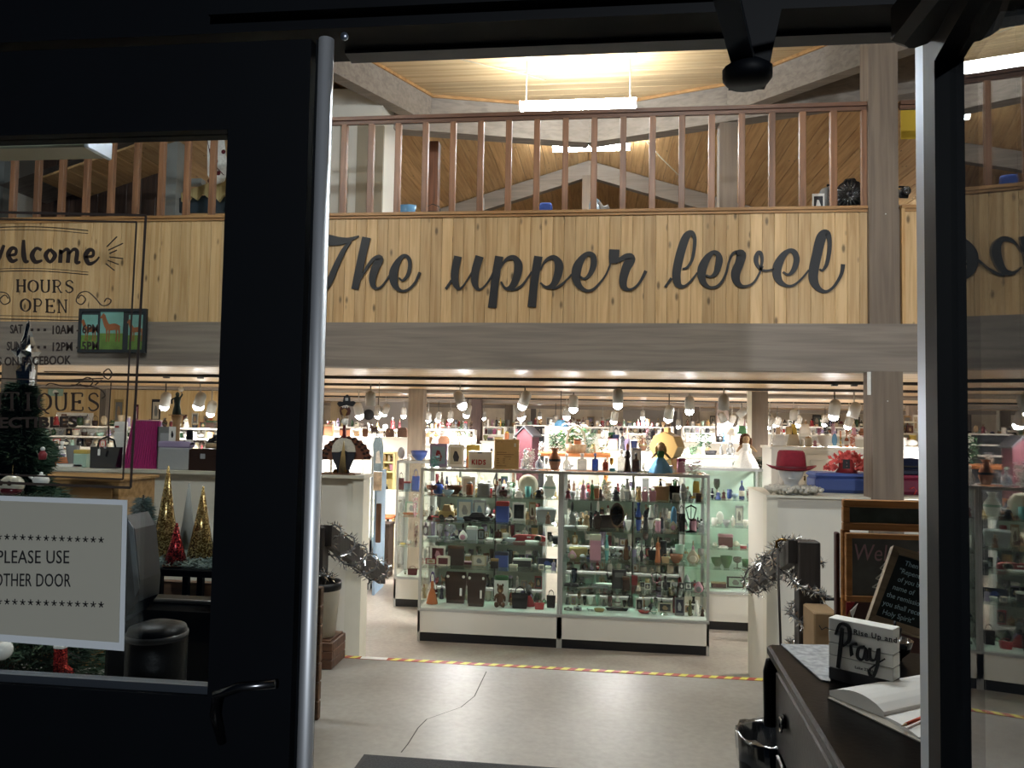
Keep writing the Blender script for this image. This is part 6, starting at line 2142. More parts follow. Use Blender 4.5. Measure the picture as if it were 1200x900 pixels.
# pray sign block
pa_, pb_ = A(971, 796, Z=DZ), A(1047, 815, Z=DZ)
ang_s = math.atan2(pb_.y - pa_.y, pb_.x - pa_.x)
wS = (pb_ - pa_).length
hS = A(972, 723, Y=pa_.y).z - DZ
ps = thing('sign_block', 'sign', 'white planked block sign with black lettering Rise up and Pray, standing on the dresser', (pa_.x, pa_.y, DZ + 0.001), ang_s)
WPL = mat('white_planks', 'f0f0ea', 0.6, vary=0.05, scale=20)
for k in range(5):
    h_ = hS / 5
    MB().bev(0, 0, h_ * k, wS, 0.05, h_ * (k + 1) - 0.002, 0.0015).build('plank', P('charcoal') if k == 0 else WPL, ps)
box(0.002, 0.004, 0, wS - 0.002, 0.052, hS - 0.003).build('core', P('grey'), ps)
text('lettering', 'Rise Up and', 0.02, TXTK, ps, (wS * 0.40, -0.0008, hS * 0.80), bold=0.01, space=1.15)
text('lettering', 'Luke 22:46', 0.010, TXTK, ps, (wS * 0.42, -0.0008, hS * 0.27), space=1.1)
PRAY = [[(.16, .22, .012), (.2, .55, .014), (.23, .86, .012)], [(.12, .74, .006), (.2, .92, .010), (.33, .9, .013), (.34, .7, .012), (.24, .58, .008)],
        [(.36, .62, .006), (.38, .46, .012), (.37, .62, .008), (.46, .66, .011)], [(.58, .64, .010), (.49, .6, .010), (.47, .46, .010), (.55, .44, .007), (.6, .62, .009), (.6, .46, .011), (.65, .46, .005)],
        [(.66, .64, .010), (.66, .48, .011), (.74, .48, .007), (.79, .66, .010), (.77, .4, .011), (.7, .2, .009), (.64, .28, .006), (.72, .38, .005), (.88, .52, .005)]]
for st_ in PRAY:
    mb = MB()
    ribbon(mb, [(wS * x_, hS * (y_ * 1.0), w_ * 0.72) for x_, y_, w_ in st_], -0.006, -0.0002)
    mb.build('raised_letter', TXTK, ps)

# open book with a pencil
ba = A(978, 800, Z=DZ + 0.01)
bk = thing('guest_book', 'book', 'open guest book with blank white pages lying on the dresser', (0, 0, DZ + 0.001))
c0, c1_, c2_, c3_ = A(975, 812, Z=DZ), A(1040, 796, Z=DZ), A(1130, 815, Z=DZ), A(1062, 850, Z=DZ)
sp0, sp1 = A(1035, 833, Z=DZ), A(1110, 800, Z=DZ)
pg = mat('page_white', 'dddcd8', 0.7)


def page_block(name, a_, b_, c_, d_, bulge, m_, base_=0.006):
    """pages between spine a-d and fore-edge b-c, humped"""
    mb = MB()
    n_ = 8
    vs, fs = [], []
    for i in range(n_ + 1):
        u = i / n_
        z_ = base_ + bulge * math.sin(math.pi * min(1, u * 1.0)) ** 0.8 * (1 - 0.3 * u)
        for e0, e1 in ((a_, b_), (d_, c_)):
            v = e0.lerp(e1, u)
            vs += [(v.x, v.y, z_), (v.x, v.y, 0.003)]
    for i in range(n_):
        o_ = 4 * i
        fs += [(o_, o_ + 2, o_ + 6, o_ + 4), (o_ + 1, o_ + 5, o_ + 7, o_ + 3), (o_, o_ + 4, o_ + 5, o_ + 1), (o_ + 2, o_ + 3, o_ + 7, o_ + 6)]
    fs += [(0, 1, 3, 2), (4 * n_, 4 * n_ + 2, 4 * n_ + 3, 4 * n_ + 1)]
    return mb.add(vs, fs, False).build(name, m_, bk)


s0, s1 = A(1036, 843, Z=DZ), A(1150, 816, Z=DZ)
l0, l1 = A(972, 817, Z=DZ), A(1086, 797, Z=DZ)
r0_, r1_ = A(1077, 868, Z=DZ), A(1200, 838, Z=DZ)
page_block('pages', s0, l0, l1, s1, 0.026, pg, 0.016)
page_block('pages', s0, r0_, r1_, s1, 0.006, pg)
for e_ in (l0, r0_):
    pass
MB().add([(v.x, v.y, z_) for z_ in (0, 0.0028) for v in (A(970, 819, Z=DZ), A(1078, 871, Z=DZ), A(1203, 839, Z=DZ), A(1088, 796, Z=DZ))],
         [(3, 2, 1, 0), (4, 5, 6, 7), (0, 1, 5, 4), (1, 2, 6, 5), (2, 3, 7, 6), (3, 0, 4, 7)]).build('cover', mat('book_cover_grey', '8d8980', 0.7), bk)
pn = thing('pencil', 'pencil', 'orange pencil lying across the open guest book', (0, 0, 0))
p_a, p_b = A(1056, 851, Z=DZ + 0.02), A(1100, 833, Z=DZ + 0.02)
tip = p_a.lerp(p_b, 0.12)
MB().tube([tip, p_b], 0.0038, 6).build('barrel', mat('pencil_orange', 'c8502e', 0.4), pn)
MB().tube([p_a, tip], [0.0006, 0.0038], 6).build('tip', P('tan'), pn)

# slanted chalkboard on a small easel
zb = DZ
cbd = thing('table_chalkboard', 'chalkboard', 'chalkboard in a rough driftwood frame with blue handwriting, on an easel on the dresser', (0, 0, 0))
YCB = 2.32
px4 = [(1035, 637), (1015, 728), (1150, 770), (1150, 655)]
P4 = [A(x_, y_, Y=YCB + (0.10 if i in (0, 3) else 0.0)) for i, (x_, y_) in enumerate(px4)]
ux = (P4[2] - P4[1]).normalized()
uz = (P4[0] - P4[1])
uz = (uz - ux * uz.dot(ux))
hC = uz.length
uz.normalize()
uy = uz.cross(ux) * 1
R_ = Matrix((ux, uy, uz)).transposed().to_4x4()
R_.translation = P4[1]
cbd.matrix_world = R_
wC = 0.36
sk = 0.05
FRW = wood('driftwood', '9c8a72', '6f5f4c', 0, 1.2, rnd=0.1)
MB().poly([(0.012, 0.012), (wC, 0.012), (wC, hC - 0.012), (0.012 + sk, hC - 0.012)], -0.004, 0.006).build('slate', mat('slate_dark', '1f2a2e', 0.8, vary=0.25, scale=14), cbd)
MB().poly([(0, 0), (wC, 0), (wC, 0.022), (0.02, 0.022)], -0.012, 0.010).build('frame_rail', FRW, cbd)
MB().poly([(sk, hC), (sk + 0.018, hC - 0.022), (wC, hC - 0.022), (wC, hC)], -0.012, 0.010).build('frame_rail', FRW, cbd)
MB().poly([(0, 0), (0.02, 0.022), (sk + 0.018, hC - 0.022), (sk, hC)], -0.0125, 0.0105).build('frame_rail', FRW, cbd)
MB().poly([(wC, 0), (wC, hC), (wC + 0.02, hC), (wC + 0.02, 0)], -0.012, 0.010).build('frame_rail', FRW, cbd)
CH = mat('blue_chalk', 'c4e4f2', 0.9)
for i, (wrd, dx) in enumerate((('Then', .052), ('"Repent', .035), ('of you b', .042), ('name of', .03), ('the remission', .012), ('you shall receive', .006), ('Holy Spirit"', .02))):
    zz = hC - 0.048 - i * (hC - 0.065) / 6.6
    text('chalk_line', wrd, 0.022, CH, cbd, (0.022 + sk * zz / hC + dx * 0.5, -0.0045, zz), shear=0.25, ext=0.0003, sx=0.85, bold=0.004)
MB().tube([(0.08, -0.035, 0.0), (0.085, -0.02, -0.02), (0.1, 0.05, -0.045), (0.12, 0.10, 0.12)], 0.004, 6).build('easel_leg', TXTK, cbd)
MB().tube([(0.06, -0.045, 0.012), (0.06, -0.045, -0.004), (0.07, 0.01, -0.008), (0.10, 0.04, -0.05)], 0.004, 6).build('easel_leg', TXTK, cbd)
MB().tube([(0.28, -0.035, 0.0), (0.275, -0.02, -0.02), (0.26, 0.05, -0.045), (0.24, 0.10, 0.12)], 0.004, 6).build('easel_leg', TXTK, cbd)
# black bowl behind the block sign
q = A(1062, 785, Z=DZ)
goods('bowl', (q.x, q.y + 0.1, DZ + 0.001), 0.11, 0.06, ['black'], 'bowl', 'small black bowl behind the white block sign on the dresser', None)

# tall wooden A-frame chalkboard
YA = 4.0
af = thing('easel_chalkboard', 'chalkboard', 'tall pine framed easel chalkboard with pink Welcome chalk lettering behind the dresser', (0, 0, 0))
PF = wood('easel_pine', 'b07a42', '8a5a2c', 0, 0.9, rnd=0.08)
e0, e1 = A(988, 600, Y=YA), A(1140, 600, Y=YA)
X0, X1 = e0.x, e1.x
zt2 = A(988, 585, Y=YA).z
zq = [A(988, y_, Y=YA).z for y_ in (594, 613, 621, 624, 630, 697, 704)]
MB().bev(X0, YA, zq[0], X1, YA + 0.03, zt2, 0.004).build('head_rail', PF, af)
MB().bev(X0, YA, zq[2], X1, YA + 0.03, zq[1] + 0.004, 0.004).build('rail', PF, af)
MB().bev(X0, YA + 0.0, zq[1] + 0.004, X0 + 0.032, YA + 0.03, zq[0], 0.003).build('stile', PF, af)
box(X0 + 0.032, YA + 0.012, zq[1], X1 - 0.03, YA + 0.018, zq[0]).build('slate', mat('slate_green', '3d443f', 0.8, vary=0.4, scale=10), af)
MB().bev(X0 + 0.01, YA - 0.012, zq[4], X1, YA + 0.018, zq[3], 0.003).build('rail', PF, af)
MB().bev(X0 + 0.01, YA - 0.012, zq[6], X1, YA + 0.018, zq[5], 0.003).build('rail', PF, af)
MB().bev(X0 + 0.01, YA - 0.012, zq[5], X0 + 0.04, YA + 0.018, zq[4], 0.003).build('stile', PF, af)
sl = box(X0 + 0.04, YA - 0.002, zq[5], X1 - 0.03, YA + 0.006, zq[4]).build('slate', mat('slate_grey', '5e5e5b', 0.85, vary=0.3, scale=7), af)
MB().bev(X0 + 0.0, YA + 0.02, 0, X0 + 0.04, YA + 0.05, zq[2], 0.004).build('leg', PF, af)
MB().bev(X1 - 0.04, YA + 0.02, 0, X1, YA + 0.05, zq[2], 0.004).build('leg', PF, af)
MB().bev(X0 - 0.02, YA + 0.05, 0, X0, YA + 0.09, zq[2] - 0.02, 0.004).build('rear_leg', mat('dark_red_wood', '3f1a14', 0.6), af)
v = A(999, 656, Y=YA)
text('chalk_word', 'Welcome', 0.115, mat('pink_chalk', 'b08c92', 0.9), af, (v.x, YA - 0.003, v.z), ext=0.0003, sx=0.8, shear=0.15)
tr_ = MB()
for a_, b_ in (((1022, 688), (1034, 680)), ((1034, 680), (1026, 678)), ((1026, 678), (1037, 669)), ((1037, 669), (1031, 666)), ((1031, 666), (1042, 655)), ((1022, 688), (1038, 690))):
    va, vb = A(*a_, Y=YA), A(*b_, Y=YA)
    ribbon(tr_, [(va.x, va.z, 0.006), (vb.x, vb.z, 0.006)], YA - 0.0035, YA - 0.0025)
tr_.build('chalk_drawing', mat('white_chalk', 'c9c9c4', 0.9), af)
v0, v1 = A(995, 720, Y=YA), A(1000, 700, Y=YA)
box(X0 + 0.045, YA + 0.06, 0.35, X1 - 0.05, YA + 0.08, zq[6] - 0.01).build('lower_board', mat('dark_red_wood', '3f1a14'), af)
fl_ = thing('flag', 'flag', 'small red and white cloth flag tucked under the easel chalkboard', (0, 0, 0))
MB().poly([(A(992, 704, Y=YA - .03).x, A(992, 706, Y=YA - .03).z), (A(992, 724, Y=YA - .03).x, A(992, 722, Y=YA - .03).z), (A(1002, 706, Y=YA - .03).x, A(1002, 706, Y=YA - .03).z)], YA - 0.03, YA - 0.025).build('red_panel', P('red', 'cloth'), fl_)
MB().poly([(A(996, 716, Y=YA - .03).x, A(996, 716, Y=YA - .03).z), (A(999, 726, Y=YA - .03).x, A(999, 724, Y=YA - .03).z), (A(1005, 707, Y=YA - .03).x, A(1005, 707, Y=YA - .03).z)], YA - 0.035, YA - 0.03).build('white_panel', P('white', 'cloth'), fl_)

# cardboard box and folded dark stand by the cabinet
q = A(956, 760, Y=4.7)
cb = thing('cardboard_box', 'box', 'brown paper shopping box with a dark logo line standing behind the dresser', (0, 0, 0))
a_, b_ = A(954, 718, Y=4.7), A(984, 718, Y=4.7)
MB().bev(a_.x, 4.7, 0, b_.x, 4.95, a_.z, 0.008).build('body', mat('kraft', '8c7455', 0.85, vary=0.06), cb)
MB().tube([A(960, 733, Y=4.695), A(963, 738, Y=4.695), (A(968, 735, Y=4.695)), A(973, 738, Y=4.695), A(976, 733, Y=4.695)], 0.003, 5).build('printed_mark', TXTK, cb)
mb = MB()
for a_, b_ in (((955, 690), (966, 718)), ((982, 716), (990, 690))):
    mb.beam(A(*a_, Y=4.98), A(*b_, Y=4.98), 0.03, 0.02)
fs_ = thing('folding_stand', 'stand', 'folded dark metal stand leaning against the cream wall above the kraft box', (0, 0, 0))
for a_, b_ in (((952, 685), (972, 750)), ((990, 688), (978, 750))):
    MB().tube([A(*a_, Y=5.02), A(*b_, Y=4.99)], 0.012, 6).build('leg', P('charcoal'), fs_)
mb = MB().tube([A(957, 702, Y=5.01), A(986, 702, Y=5.01)], 0.01, 6).build('crossbar', P('charcoal'), fs_)

# waste basket with liner in front of the dresser
q = A(896, 862, Y=2.62)
wbk = thing('trash_can', 'bin', 'black wire trash can with a clear plastic liner at the corner of the dresser', (A(898, 862, Y=2.72).x, 2.72, 0.0))
zt3 = A(896, 862, Y=2.72).z
MB().lathe([(0.085, 0), (0.115, zt3), (0.12, zt3 + 0.006), (0.11, zt3), (0.08, 0.01)], n=22, sx=.8).build('basket', mat('bin_black', '101013', 0.4), wbk)
lr = MB()
vs, fs = [], []
for j_, (r_, z_) in enumerate(((0.122, zt3 - 0.07), (0.126, zt3), (0.12, zt3 + 0.014), (0.108, zt3), (0.1, zt3 - 0.12))):
    for i in range(26):
        a_ = 2 * math.pi * i / 26
        rr = r_ * (1 + 0.03 * math.sin(i * 2.4 + j_))
        vs.append((rr * .8 * math.cos(a_), rr * math.sin(a_), z_ + 0.006 * math.sin(i * 1.7 + j_ * 2)))
for q_ in range(4):
    for i in range(26):
        j = (i + 1) % 26
        fs.append((q_ * 26 + i, q_ * 26 + j, (q_ + 1) * 26 + j, (q_ + 1) * 26 + i))
lr.add(vs, fs, True).build('liner', glass('plastic_film', (0.8, 0.82, 0.84), 0.25, 0.15), wbk)
# ================================================================ behind the door pane
LZ = ZL + 0.031
q0, q1 = A(92, 413, Y=YF - 0.09), A(173, 362, Y=YF - 0.09)
hp_ = thing('horse_picture', 'picture', 'dark framed picture of three brown foals in green meadows hanging on the grey beam', (0, 0, 0))
wH, hH = q1.x - q0.x, q1.z - q0.z
YQ = YF - 0.10
mb = MB()
for a in ((q0.x, q0.z, q1.x, q0.z + .03), (q0.x, q1.z - .03, q1.x, q1.z), (q0.x, q0.z + .03, q0.x + .03, q1.z - .03), (q1.x - .03, q0.z + .03, q1.x, q1.z - .03)):
    mb.box(a[0], YQ - 0.012, a[1], a[2], YQ + 0.02, a[3])
mb.build('frame', mat('dark_frame', '20262b', 0.5), hp_)
box(q0.x + .02, YQ + 0.0, q0.z + .02, q1.x - .02, YQ + 0.015, q1.z - .02).build('mat_board', mat('dark_mat', '2a2f33', 0.7), hp_)
for i, (u0, u1) in enumerate(((.04, .28), (.32, .66), (.74, .96))):
    xa_, xb_ = q0.x + wH * u0, q0.x + wH * u1
    za, zb_ = q0.z + hH * .06, q0.z + hH * (.96 if i == 1 else .86)
    box(xa_, YQ - 0.004, za + (zb_ - za) * .42, xb_, YQ - 0.0005, zb_).build('print', mat('print_sky', '6f9f96', 0.6, vary=0.12, scale=9), hp_)
    box(xa_, YQ - 0.004, za, xb_, YQ - 0.0005, za + (zb_ - za) * .42).build('print', mat('print_meadow', '5c7a35', 0.6, vary=0.25, scale=14), hp_)
    cx_, cz_, s_ = (xa_ + xb_) / 2, za + (zb_ - za) * .55, (zb_ - za) * (.30 if i == 1 else .26)
    hs = MB()
    ribbon(hs, [(cx_ + s_ * .75, cz_, .35 * s_), (cx_ + .3 * s_, cz_ + .12 * s_, .55 * s_), (cx_ - .3 * s_, cz_ + .1 * s_, .5 * s_), (cx_ - .6 * s_, cz_ + .6 * s_, .38 * s_), (cx_ - .75 * s_, cz_ + 1.1 * s_, .3 * s_)], YQ - 0.0065, YQ - 0.0045)
    ribbon(hs, [(cx_ - .66 * s_, cz_ + 1.15 * s_, .3 * s_), (cx_ - 1.0 * s_, cz_ + .85 * s_, .16 * s_)], YQ - 0.0067, YQ - 0.0045)
    for lx in (-.42, -.2, .45, .7):
        ribbon(hs, [(cx_ + lx * s_, cz_, .16 * s_), (cx_ + (lx + .03) * s_, cz_ - .6 * s_, .1 * s_), (cx_ + lx * s_, cz_ - 1.15 * s_, .09 * s_)], YQ - 0.0064, YQ - 0.0045)
    hs.build('foal', mat('foal_brown', '8a5230', 0.6, vary=0.2), hp_)


def fir(loc, r, h, label, n_, col, seed, nm='christmas_tree', light=0.06):
    rg = random.Random(seed)
    t_ = thing(nm, 'Christmas tree', label, loc)
    mb = MB()
    for _ in range(n_):
        u = rg.random() ** 1.3
        z_ = h * (0.12 + 0.86 * u)
        R__ = r * (1 - u) * (0.80 + 0.3 * math.sin(u * 40)) + 0.02
        a_ = rg.uniform(0, 6.283)
        rr = R__ * math.sqrt(rg.random())
        c = Vector((rr * math.cos(a_), rr * math.sin(a_), z_ - 0.25 * rr))
        d = Vector((math.cos(a_) + rg.gauss(0, .5), math.sin(a_) + rg.gauss(0, .5), rg.uniform(-.5, .35))).normalized() * light * rg.uniform(.6, 1.4)
        s_ = d.cross(Vector((rg.gauss(0, 1), rg.gauss(0, 1), rg.gauss(0, 1)))).normalized() * light * 0.10
        mb.add([c - s_, c + s_, c + d], [(0, 1, 2)])
    mb.build('needles', col, t_, kind='stuff')
    br_ = MB()
    for k in range(46):
        u = k / 46
        a_ = k * 2.4
        R__ = r * (1 - u) * 0.95
        z_ = h * (0.13 + 0.85 * u)
        br_.tube([(0, 0, z_ + 0.02), (R__ * math.cos(a_), R__ * math.sin(a_), z_ - 0.25 * R__)], [0.006, 0.002], 4)
    br_.build('branches', P('dark_brown'), t_)
    MB().lathe([(0.03, 0), (0.02, h * .5), (0.004, h)], n=8).build('trunk', P('brown', 'wood'), t_)
    return t_


YTR = 3.2
q = A(18, 600, Y=YTR)
tipz = A(24, 440, Y=YTR).z
FIRM = mat('fir_needles', '2e4630', 0.7, vary=0.45, scale=9)
fir((q.x, YTR, 0.0), 0.62, tipz, 'tall green Christmas tree with silver top ornament behind the taped paper', 42000, FIRM, 11, light=0.05)
tpp = thing('tree_topper', 'tree topper', 'crumpled silver foil spire on the tip of the tall Christmas tree', (q.x + .02, YTR, tipz - 0.02))
mb = MB()
rg = random.Random(3)
vs, fs = [], []
prof = [(0.03, -0.03), (0.035, 0.04), (0.028, 0.07), (0.045, 0.10), (0.052, 0.13), (0.036, 0.16), (0.018, 0.20), (0.01, 0.25), (0.002, 0.27)]
for r_, z_ in prof:
    for i in range(12):
        a_ = 2 * math.pi * i / 12
        rr = r_ * (.72 + .3 * rg.random() + .22 * math.sin(i * 2.1 + z_ * 90))
        vs.append((rr * math.cos(a_), rr * math.sin(a_), z_ + rg.uniform(-.006, .006)))
for q_ in range(len(prof) - 1):
    for i in range(12):
        j = (i + 1) % 12
        fs.append((q_ * 12 + i, q_ * 12 + j, (q_ + 1) * 12 + j, (q_ + 1) * 12 + i))
mb.add(vs, fs).build('foil', mat('silver_foil', 'd8dade', 0.22, 1.0), tpp)
MB().tube([(0, 0, -0.1), (0, 0, 0)], 0.012, 6).build('socket', P('silver', 'metal'), tpp)


def hang(px, py, nm, cat, label, parts):
    v = A(px, py, Y=YTR - 0.62)
    t_ = thing(nm, cat, label, v, 0)
    for pn_, mb_, m_ in parts:
        mb_.build(pn_, m_, t_)
    return t_


hang(14, 568, 'owl_ornament', 'ornament', 'round cream and red owl faced ornament hanging on the tall Christmas tree', [
    ('body', MB().ball(0, 0, 0, .045, .035, .035, 14, 9), P('cream', 'gloss')), ('belly', MB().ball(0, -.004, -.02, .042, .034, .02, 14, 7), P('maroon', 'gloss')),
    ('eye', MB().ball(-.016, -.033, .008, .009, .004, .009), P('dark_brown')), ('eye', MB().ball(.016, -.033, .008, .009, .004, .009), P('dark_brown')), ('hook', MB().tube([(0, 0, .03), (0, 0, .07)], .002, 4), P('gold', 'metal'))])
hang(48, 563, 'teapot_ornament', 'ornament', 'small white teapot ornament hanging near the edge of the tall Christmas tree', [
    ('body', MB().ball(0, 0, 0, .03, .025, .022, 12, 8), P('white', 'gloss')), ('spout', MB().tube([(-.022, 0, 0), (-.045, 0, .012)], .005, 5), P('white', 'gloss')), ('knob', MB().ball(0, 0, .025, .006), P('white', 'gloss'))])
hang(50, 532, 'santa_ornament', 'ornament', 'tiny red and white ornament high on the side of the tall Christmas tree', [
    ('body', MB().lathe([(.012, -.02), (.015, 0), (.006, .012)], n=8), P('red')), ('head', MB().ball(0, 0, .018, .008), P('white'))])
bt = [(-.022, .05), (-.022, -.05), (.03, -.05), (.042, -.042), (.038, -.028), (.016, -.015), (.012, .05)]
hang(72, 775, 'boot_ornament', 'ornament', 'red sequined boot ornament with white cuff hanging low on the tree below the paper', [
    ('boot', MB().poly(bt, -.012, .012), glitter('red_sequins', '8a0c14', 'ff5a50', 260)), ('cuff', MB().bev(-.026, -.015, .045, .016, .015, .06, .004), P('white', 'cloth'))])
hang(3, 762, 'ball_ornament', 'ornament', 'white ball ornament low on the tree at the corner of the taped paper', [('ball', MB().ball(0, 0, 0, .035, n=14, m=9), P('white', 'gloss')), ('cap', MB().lathe([(.01, .03), (.01, .042)], n=8), P('gold', 'metal'))])

# ---- black table with glitter cones
YG = 3.7
zt_ = A(200, 667, Y=YG - .2).z
q0, q1 = A(120, 667, Y=YG - .2), A(262, 667, Y=YG - .2)
tbk = thing('console_table', 'table', 'low black console table carrying glitter cone trees behind the door pane', (0, 0, 0))
MB().bev(q0.x + .15, YG - .2, zt_ - .035, q1.x + 0.15, YG + .25, zt_, .004).build('tabletop', BLACKP, tbk)
for x_ in (q0.x + .2, A(186, 690, Y=YG - .18).x, q1.x + .1):
    for y_ in (YG - .18, YG + .21):
        MB().bev(x_ - .016, y_ - .012, 0, x_ + .016, y_ + .02, zt_ - .036, .003).build('leg', BLACKP, tbk)
crt = thing('storage_trunk', 'trunk', 'brown boarded wooden trunk on the floor behind the black console table legs', (0, 0, 0))
for k in range(7):
    MB().bev(q0.x - .2, YG + .3, .10 * k, q1.x + .3, YG + .34, .10 * k + .096, .004).build('plank', wood('trunk_brown', '6e5038', '50382a', 0), crt)
fzz = MB()
rg = random.Random(8)
for _ in range(2600):
    c = Vector((rg.uniform(q0.x + .18, q1.x + .1), rg.uniform(YG - .18, YG + .2), zt_ + rg.uniform(0.003, .03)))
    d = Vector((rg.gauss(0, 1), rg.gauss(0, 1), rg.gauss(0, .6))).normalized() * .02
    s_ = d.cross(Vector((rg.gauss(0, 1), rg.gauss(0, 1), rg.gauss(0, 1)))).normalized() * .004
    fzz.add([c - d, c + s_, c + d, c - s_], [(0, 1, 2, 3)])
sg_ = thing('frosted_garland', 'garland', 'grey green frosted garland spread over the black console table', (0, 0, 0))
fzz.build('sprigs', mat('frosted_green', '6f7d76', 0.8, vary=0.3), sg_, kind='stuff')
GOLDG = glitter('gold_glitter', '6e5020', 'e9cf90', 190)
for i, (x0_, x1_, y0_, yb_, Y_, m_, nm, lb) in enumerate((
        (177, 209, 546, 660, YG + .02, GOLDG, 'glitter_cone', 'taller gold glitter cone tree on the black console table'),
        (219, 251, 570, 660, YG + .02, GOLDG, 'glitter_cone', 'shorter gold glitter cone tree at the end of the black console table'),
        (192, 219, 613, 660, YG - .12, glitter('red_glitter', '4a0810', 'd04040', 190), 'glitter_cone', 'small dark red glitter cone tree between the two gold ones'),
        (208, 229, 566, 655, YG + .19, mat('grey_glitter', '8f8f8a', 0.5, 0.3, bump=0.5, bscale=300), 'glitter_cone', 'slim silver grey cone tree behind the red glitter cone'))):
    a_, b_, t__ = A(x0_, yb_, Y=Y_), A(x1_, yb_, Y=Y_), A((x0_ + x1_) / 2, y0_, Y=Y_)
    cn_ = thing(nm, 'cone tree', lb, ((a_.x + b_.x) / 2, Y_, zt_ + .001))
    r_ = (b_.x - a_.x) / 2
    MB().lathe([(r_, 0), (r_ * .5, (t__.z - zt_) * .5), (.004, t__.z - zt_)], n=18).build('cone', m_, cn_)
    MB().lathe([(r_ * 1.03, 0), (r_ * 1.03, .008)], n=18).build('base', P('brown'), cn_)
q = A(165, 660, Y=YG + .05)
fir((q.x, YG + .05, zt_), .12, A(165, 583, Y=YG).z - zt_, 'small frosted blue green tree beside the taller gold glitter cone', 4500, mat('frost_needles', '50605c', 0.8, vary=0.3, scale=12), 4, nm='frosted_tree', light=0.03)
# black leather seats and shiny bag
YS = 2.6
q0, q1 = A(120, 702, Y=YS), A(262, 697, Y=YS)
ac = thing('leather_chair', 'armchair', 'black leather armchair back with a shiny top edge behind the door pane', (0, 0, 0))
LEA = mat('black_leather', '07080a', 0.4, spec=0.2, bump=0.15, bscale=60)
MB().bev(q0.x, YS, 0.15, q1.x + .3, YS + .14, q0.z, .03).build('backrest', LEA, ac)
MB().bev(q0.x + .0, YS - .35, .25, q1.x + .3, YS - .005, .45, .03).build('seat', LEA, ac)
MB().tube([(q0.x + .02, YS + .02, q0.z), (q1.x + .28, YS + .02, q0.z)], .008, 6).build('piping', mat('dull_piping', '4a4a4c', 0.3), ac)
for x_ in (q0.x + .06, q1.x + .22):
    for y_ in (YS - .3, YS + .08):
        MB().lathe([(.02, 0), (.025, .2)], x_, y_, n=8).build('leg', P('black'), ac)
YS2 = 2.0
q0, q1 = A(140, 738, Y=YS2), A(205, 738, Y=YS2)
ot = thing('leather_stool', 'stool', 'round black leather covered stool standing before the black armchair', ((q0.x + q1.x) / 2, YS2 + .05, 0))
r_ = (q1.x - q0.x) / 2
MB().lathe([(r_ * .9, 0), (r_ * .97, .1), (r_, q0.z - .02), (r_ * .93, q0.z), (r_ * .5, q0.z + .012), (0, q0.z + .014)], n=22).build('body', LEA, ot)
MB().lathe([(r_ * 1.01, q0.z - .03), (r_ * 1.02, q0.z - .022), (r_ * 1.01, q0.z - .014)], n=22).build('piping', mat('dull_piping', '4a4a4c'), ot)
YS3 = 2.4
sb = thing('silver_bag', 'bag', 'shiny silver grey bag with rounded shoulder beside the taped paper', (0, 0, 0))
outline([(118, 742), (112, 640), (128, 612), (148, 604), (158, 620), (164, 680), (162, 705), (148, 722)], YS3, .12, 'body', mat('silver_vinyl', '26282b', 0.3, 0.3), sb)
outline([(150, 610), (156, 618), (163, 690), (158, 700)], YS3 - .004, .003, 'highlight_strip', mat('silver_vinyl_highlight', '8a8f93', 0.25, 0.5), sb)  # lighter strip, a highlight painted onto the dark bag

# ---- on the partition cap behind the pane
YK = 7.02
def capped(px0, px1, py0, knd, cols, cat, label, Y=YK, dep=0.1, rot=0, name=None, fin=None, z=None):
    a_, b_, t__ = A(px0, 556, Y=Y), A(px1, 556, Y=Y), A((px0 + px1) / 2, py0, Y=Y)
    z = LZ if z is None else z
    return goods(knd, ((a_.x + b_.x) / 2, Y, z), b_.x - a_.x, t__.z - z, cols, cat, label, None, dep, rot, name, fin)


capped(106, 141, 512, 'bag', ['black', 'silver'], 'handbag', 'black patent handbag with a white price tag on the cream partition', fin='gloss', name='patent_handbag', Y=6.97)
v = A(116, 530, Y=6.88)
pt = thing('price_tag', 'tag', 'white paper tag hanging on the black patent handbag', v)
MB().bev(-.012, -.002, -.03, .012, .002, .03, .003).build('tag', P('white'), pt)
MB().tube([(0, 0, .03), (.004, .02, .08)], .0015, 4).build('string', P('white'), pt)
# magenta pleated screen
scn = thing('pleated_screen', 'screen', 'leaning magenta pleated cloth screen on the cream partition', (0, 0, 0))
a0_, a1_, a2_, a3_ = A(143, 556, Y=YK), A(182, 556, Y=YK), A(188, 494, Y=YK + .06), A(155, 493, Y=YK + .06)
mb = MB()
n_ = 28
vs, fs = [], []
for i in range(n_ + 1):
    u = i / n_
    off_ = .012 * (i % 2)
    b_, t__ = a0_.lerp(a1_, u), a3_.lerp(a2_, u)
    vs += [(b_.x, b_.y - off_, LZ + 0.002), (t__.x, t__.y - off_, t__.z), (b_.x, b_.y + .012 - off_, LZ + 0.002), (t__.x, t__.y + .012 - off_, t__.z)]
for i in range(n_):
    o_ = 4 * i
    fs += [(o_, o_ + 4, o_ + 5, o_ + 1), (o_ + 2, o_ + 3, o_ + 7, o_ + 6), (o_ + 1, o_ + 5, o_ + 7, o_ + 3)]
mb.add(vs, fs).build('pleats', mat('magenta_silk', '9c2466', 0.35, coat=0.1), scn)
MB().tube([a3_ + Vector((0, 0, .006)), a2_ + Vector((0, 0, .006))], .008, 6).build('top_rod', P('pink'), scn)
capped(183, 201, 500, 'book', ['grey', 'silver'], 'board', 'flat grey board leaning beside the magenta pleated screen', Y=YK + .03, dep=.02, name='grey_board')
capped(187, 224, 517, 'box', ['silver', 'lilac'], 'box', 'silver grey floral fabric covered box on the cream partition', name='fabric_box', fin='cloth')
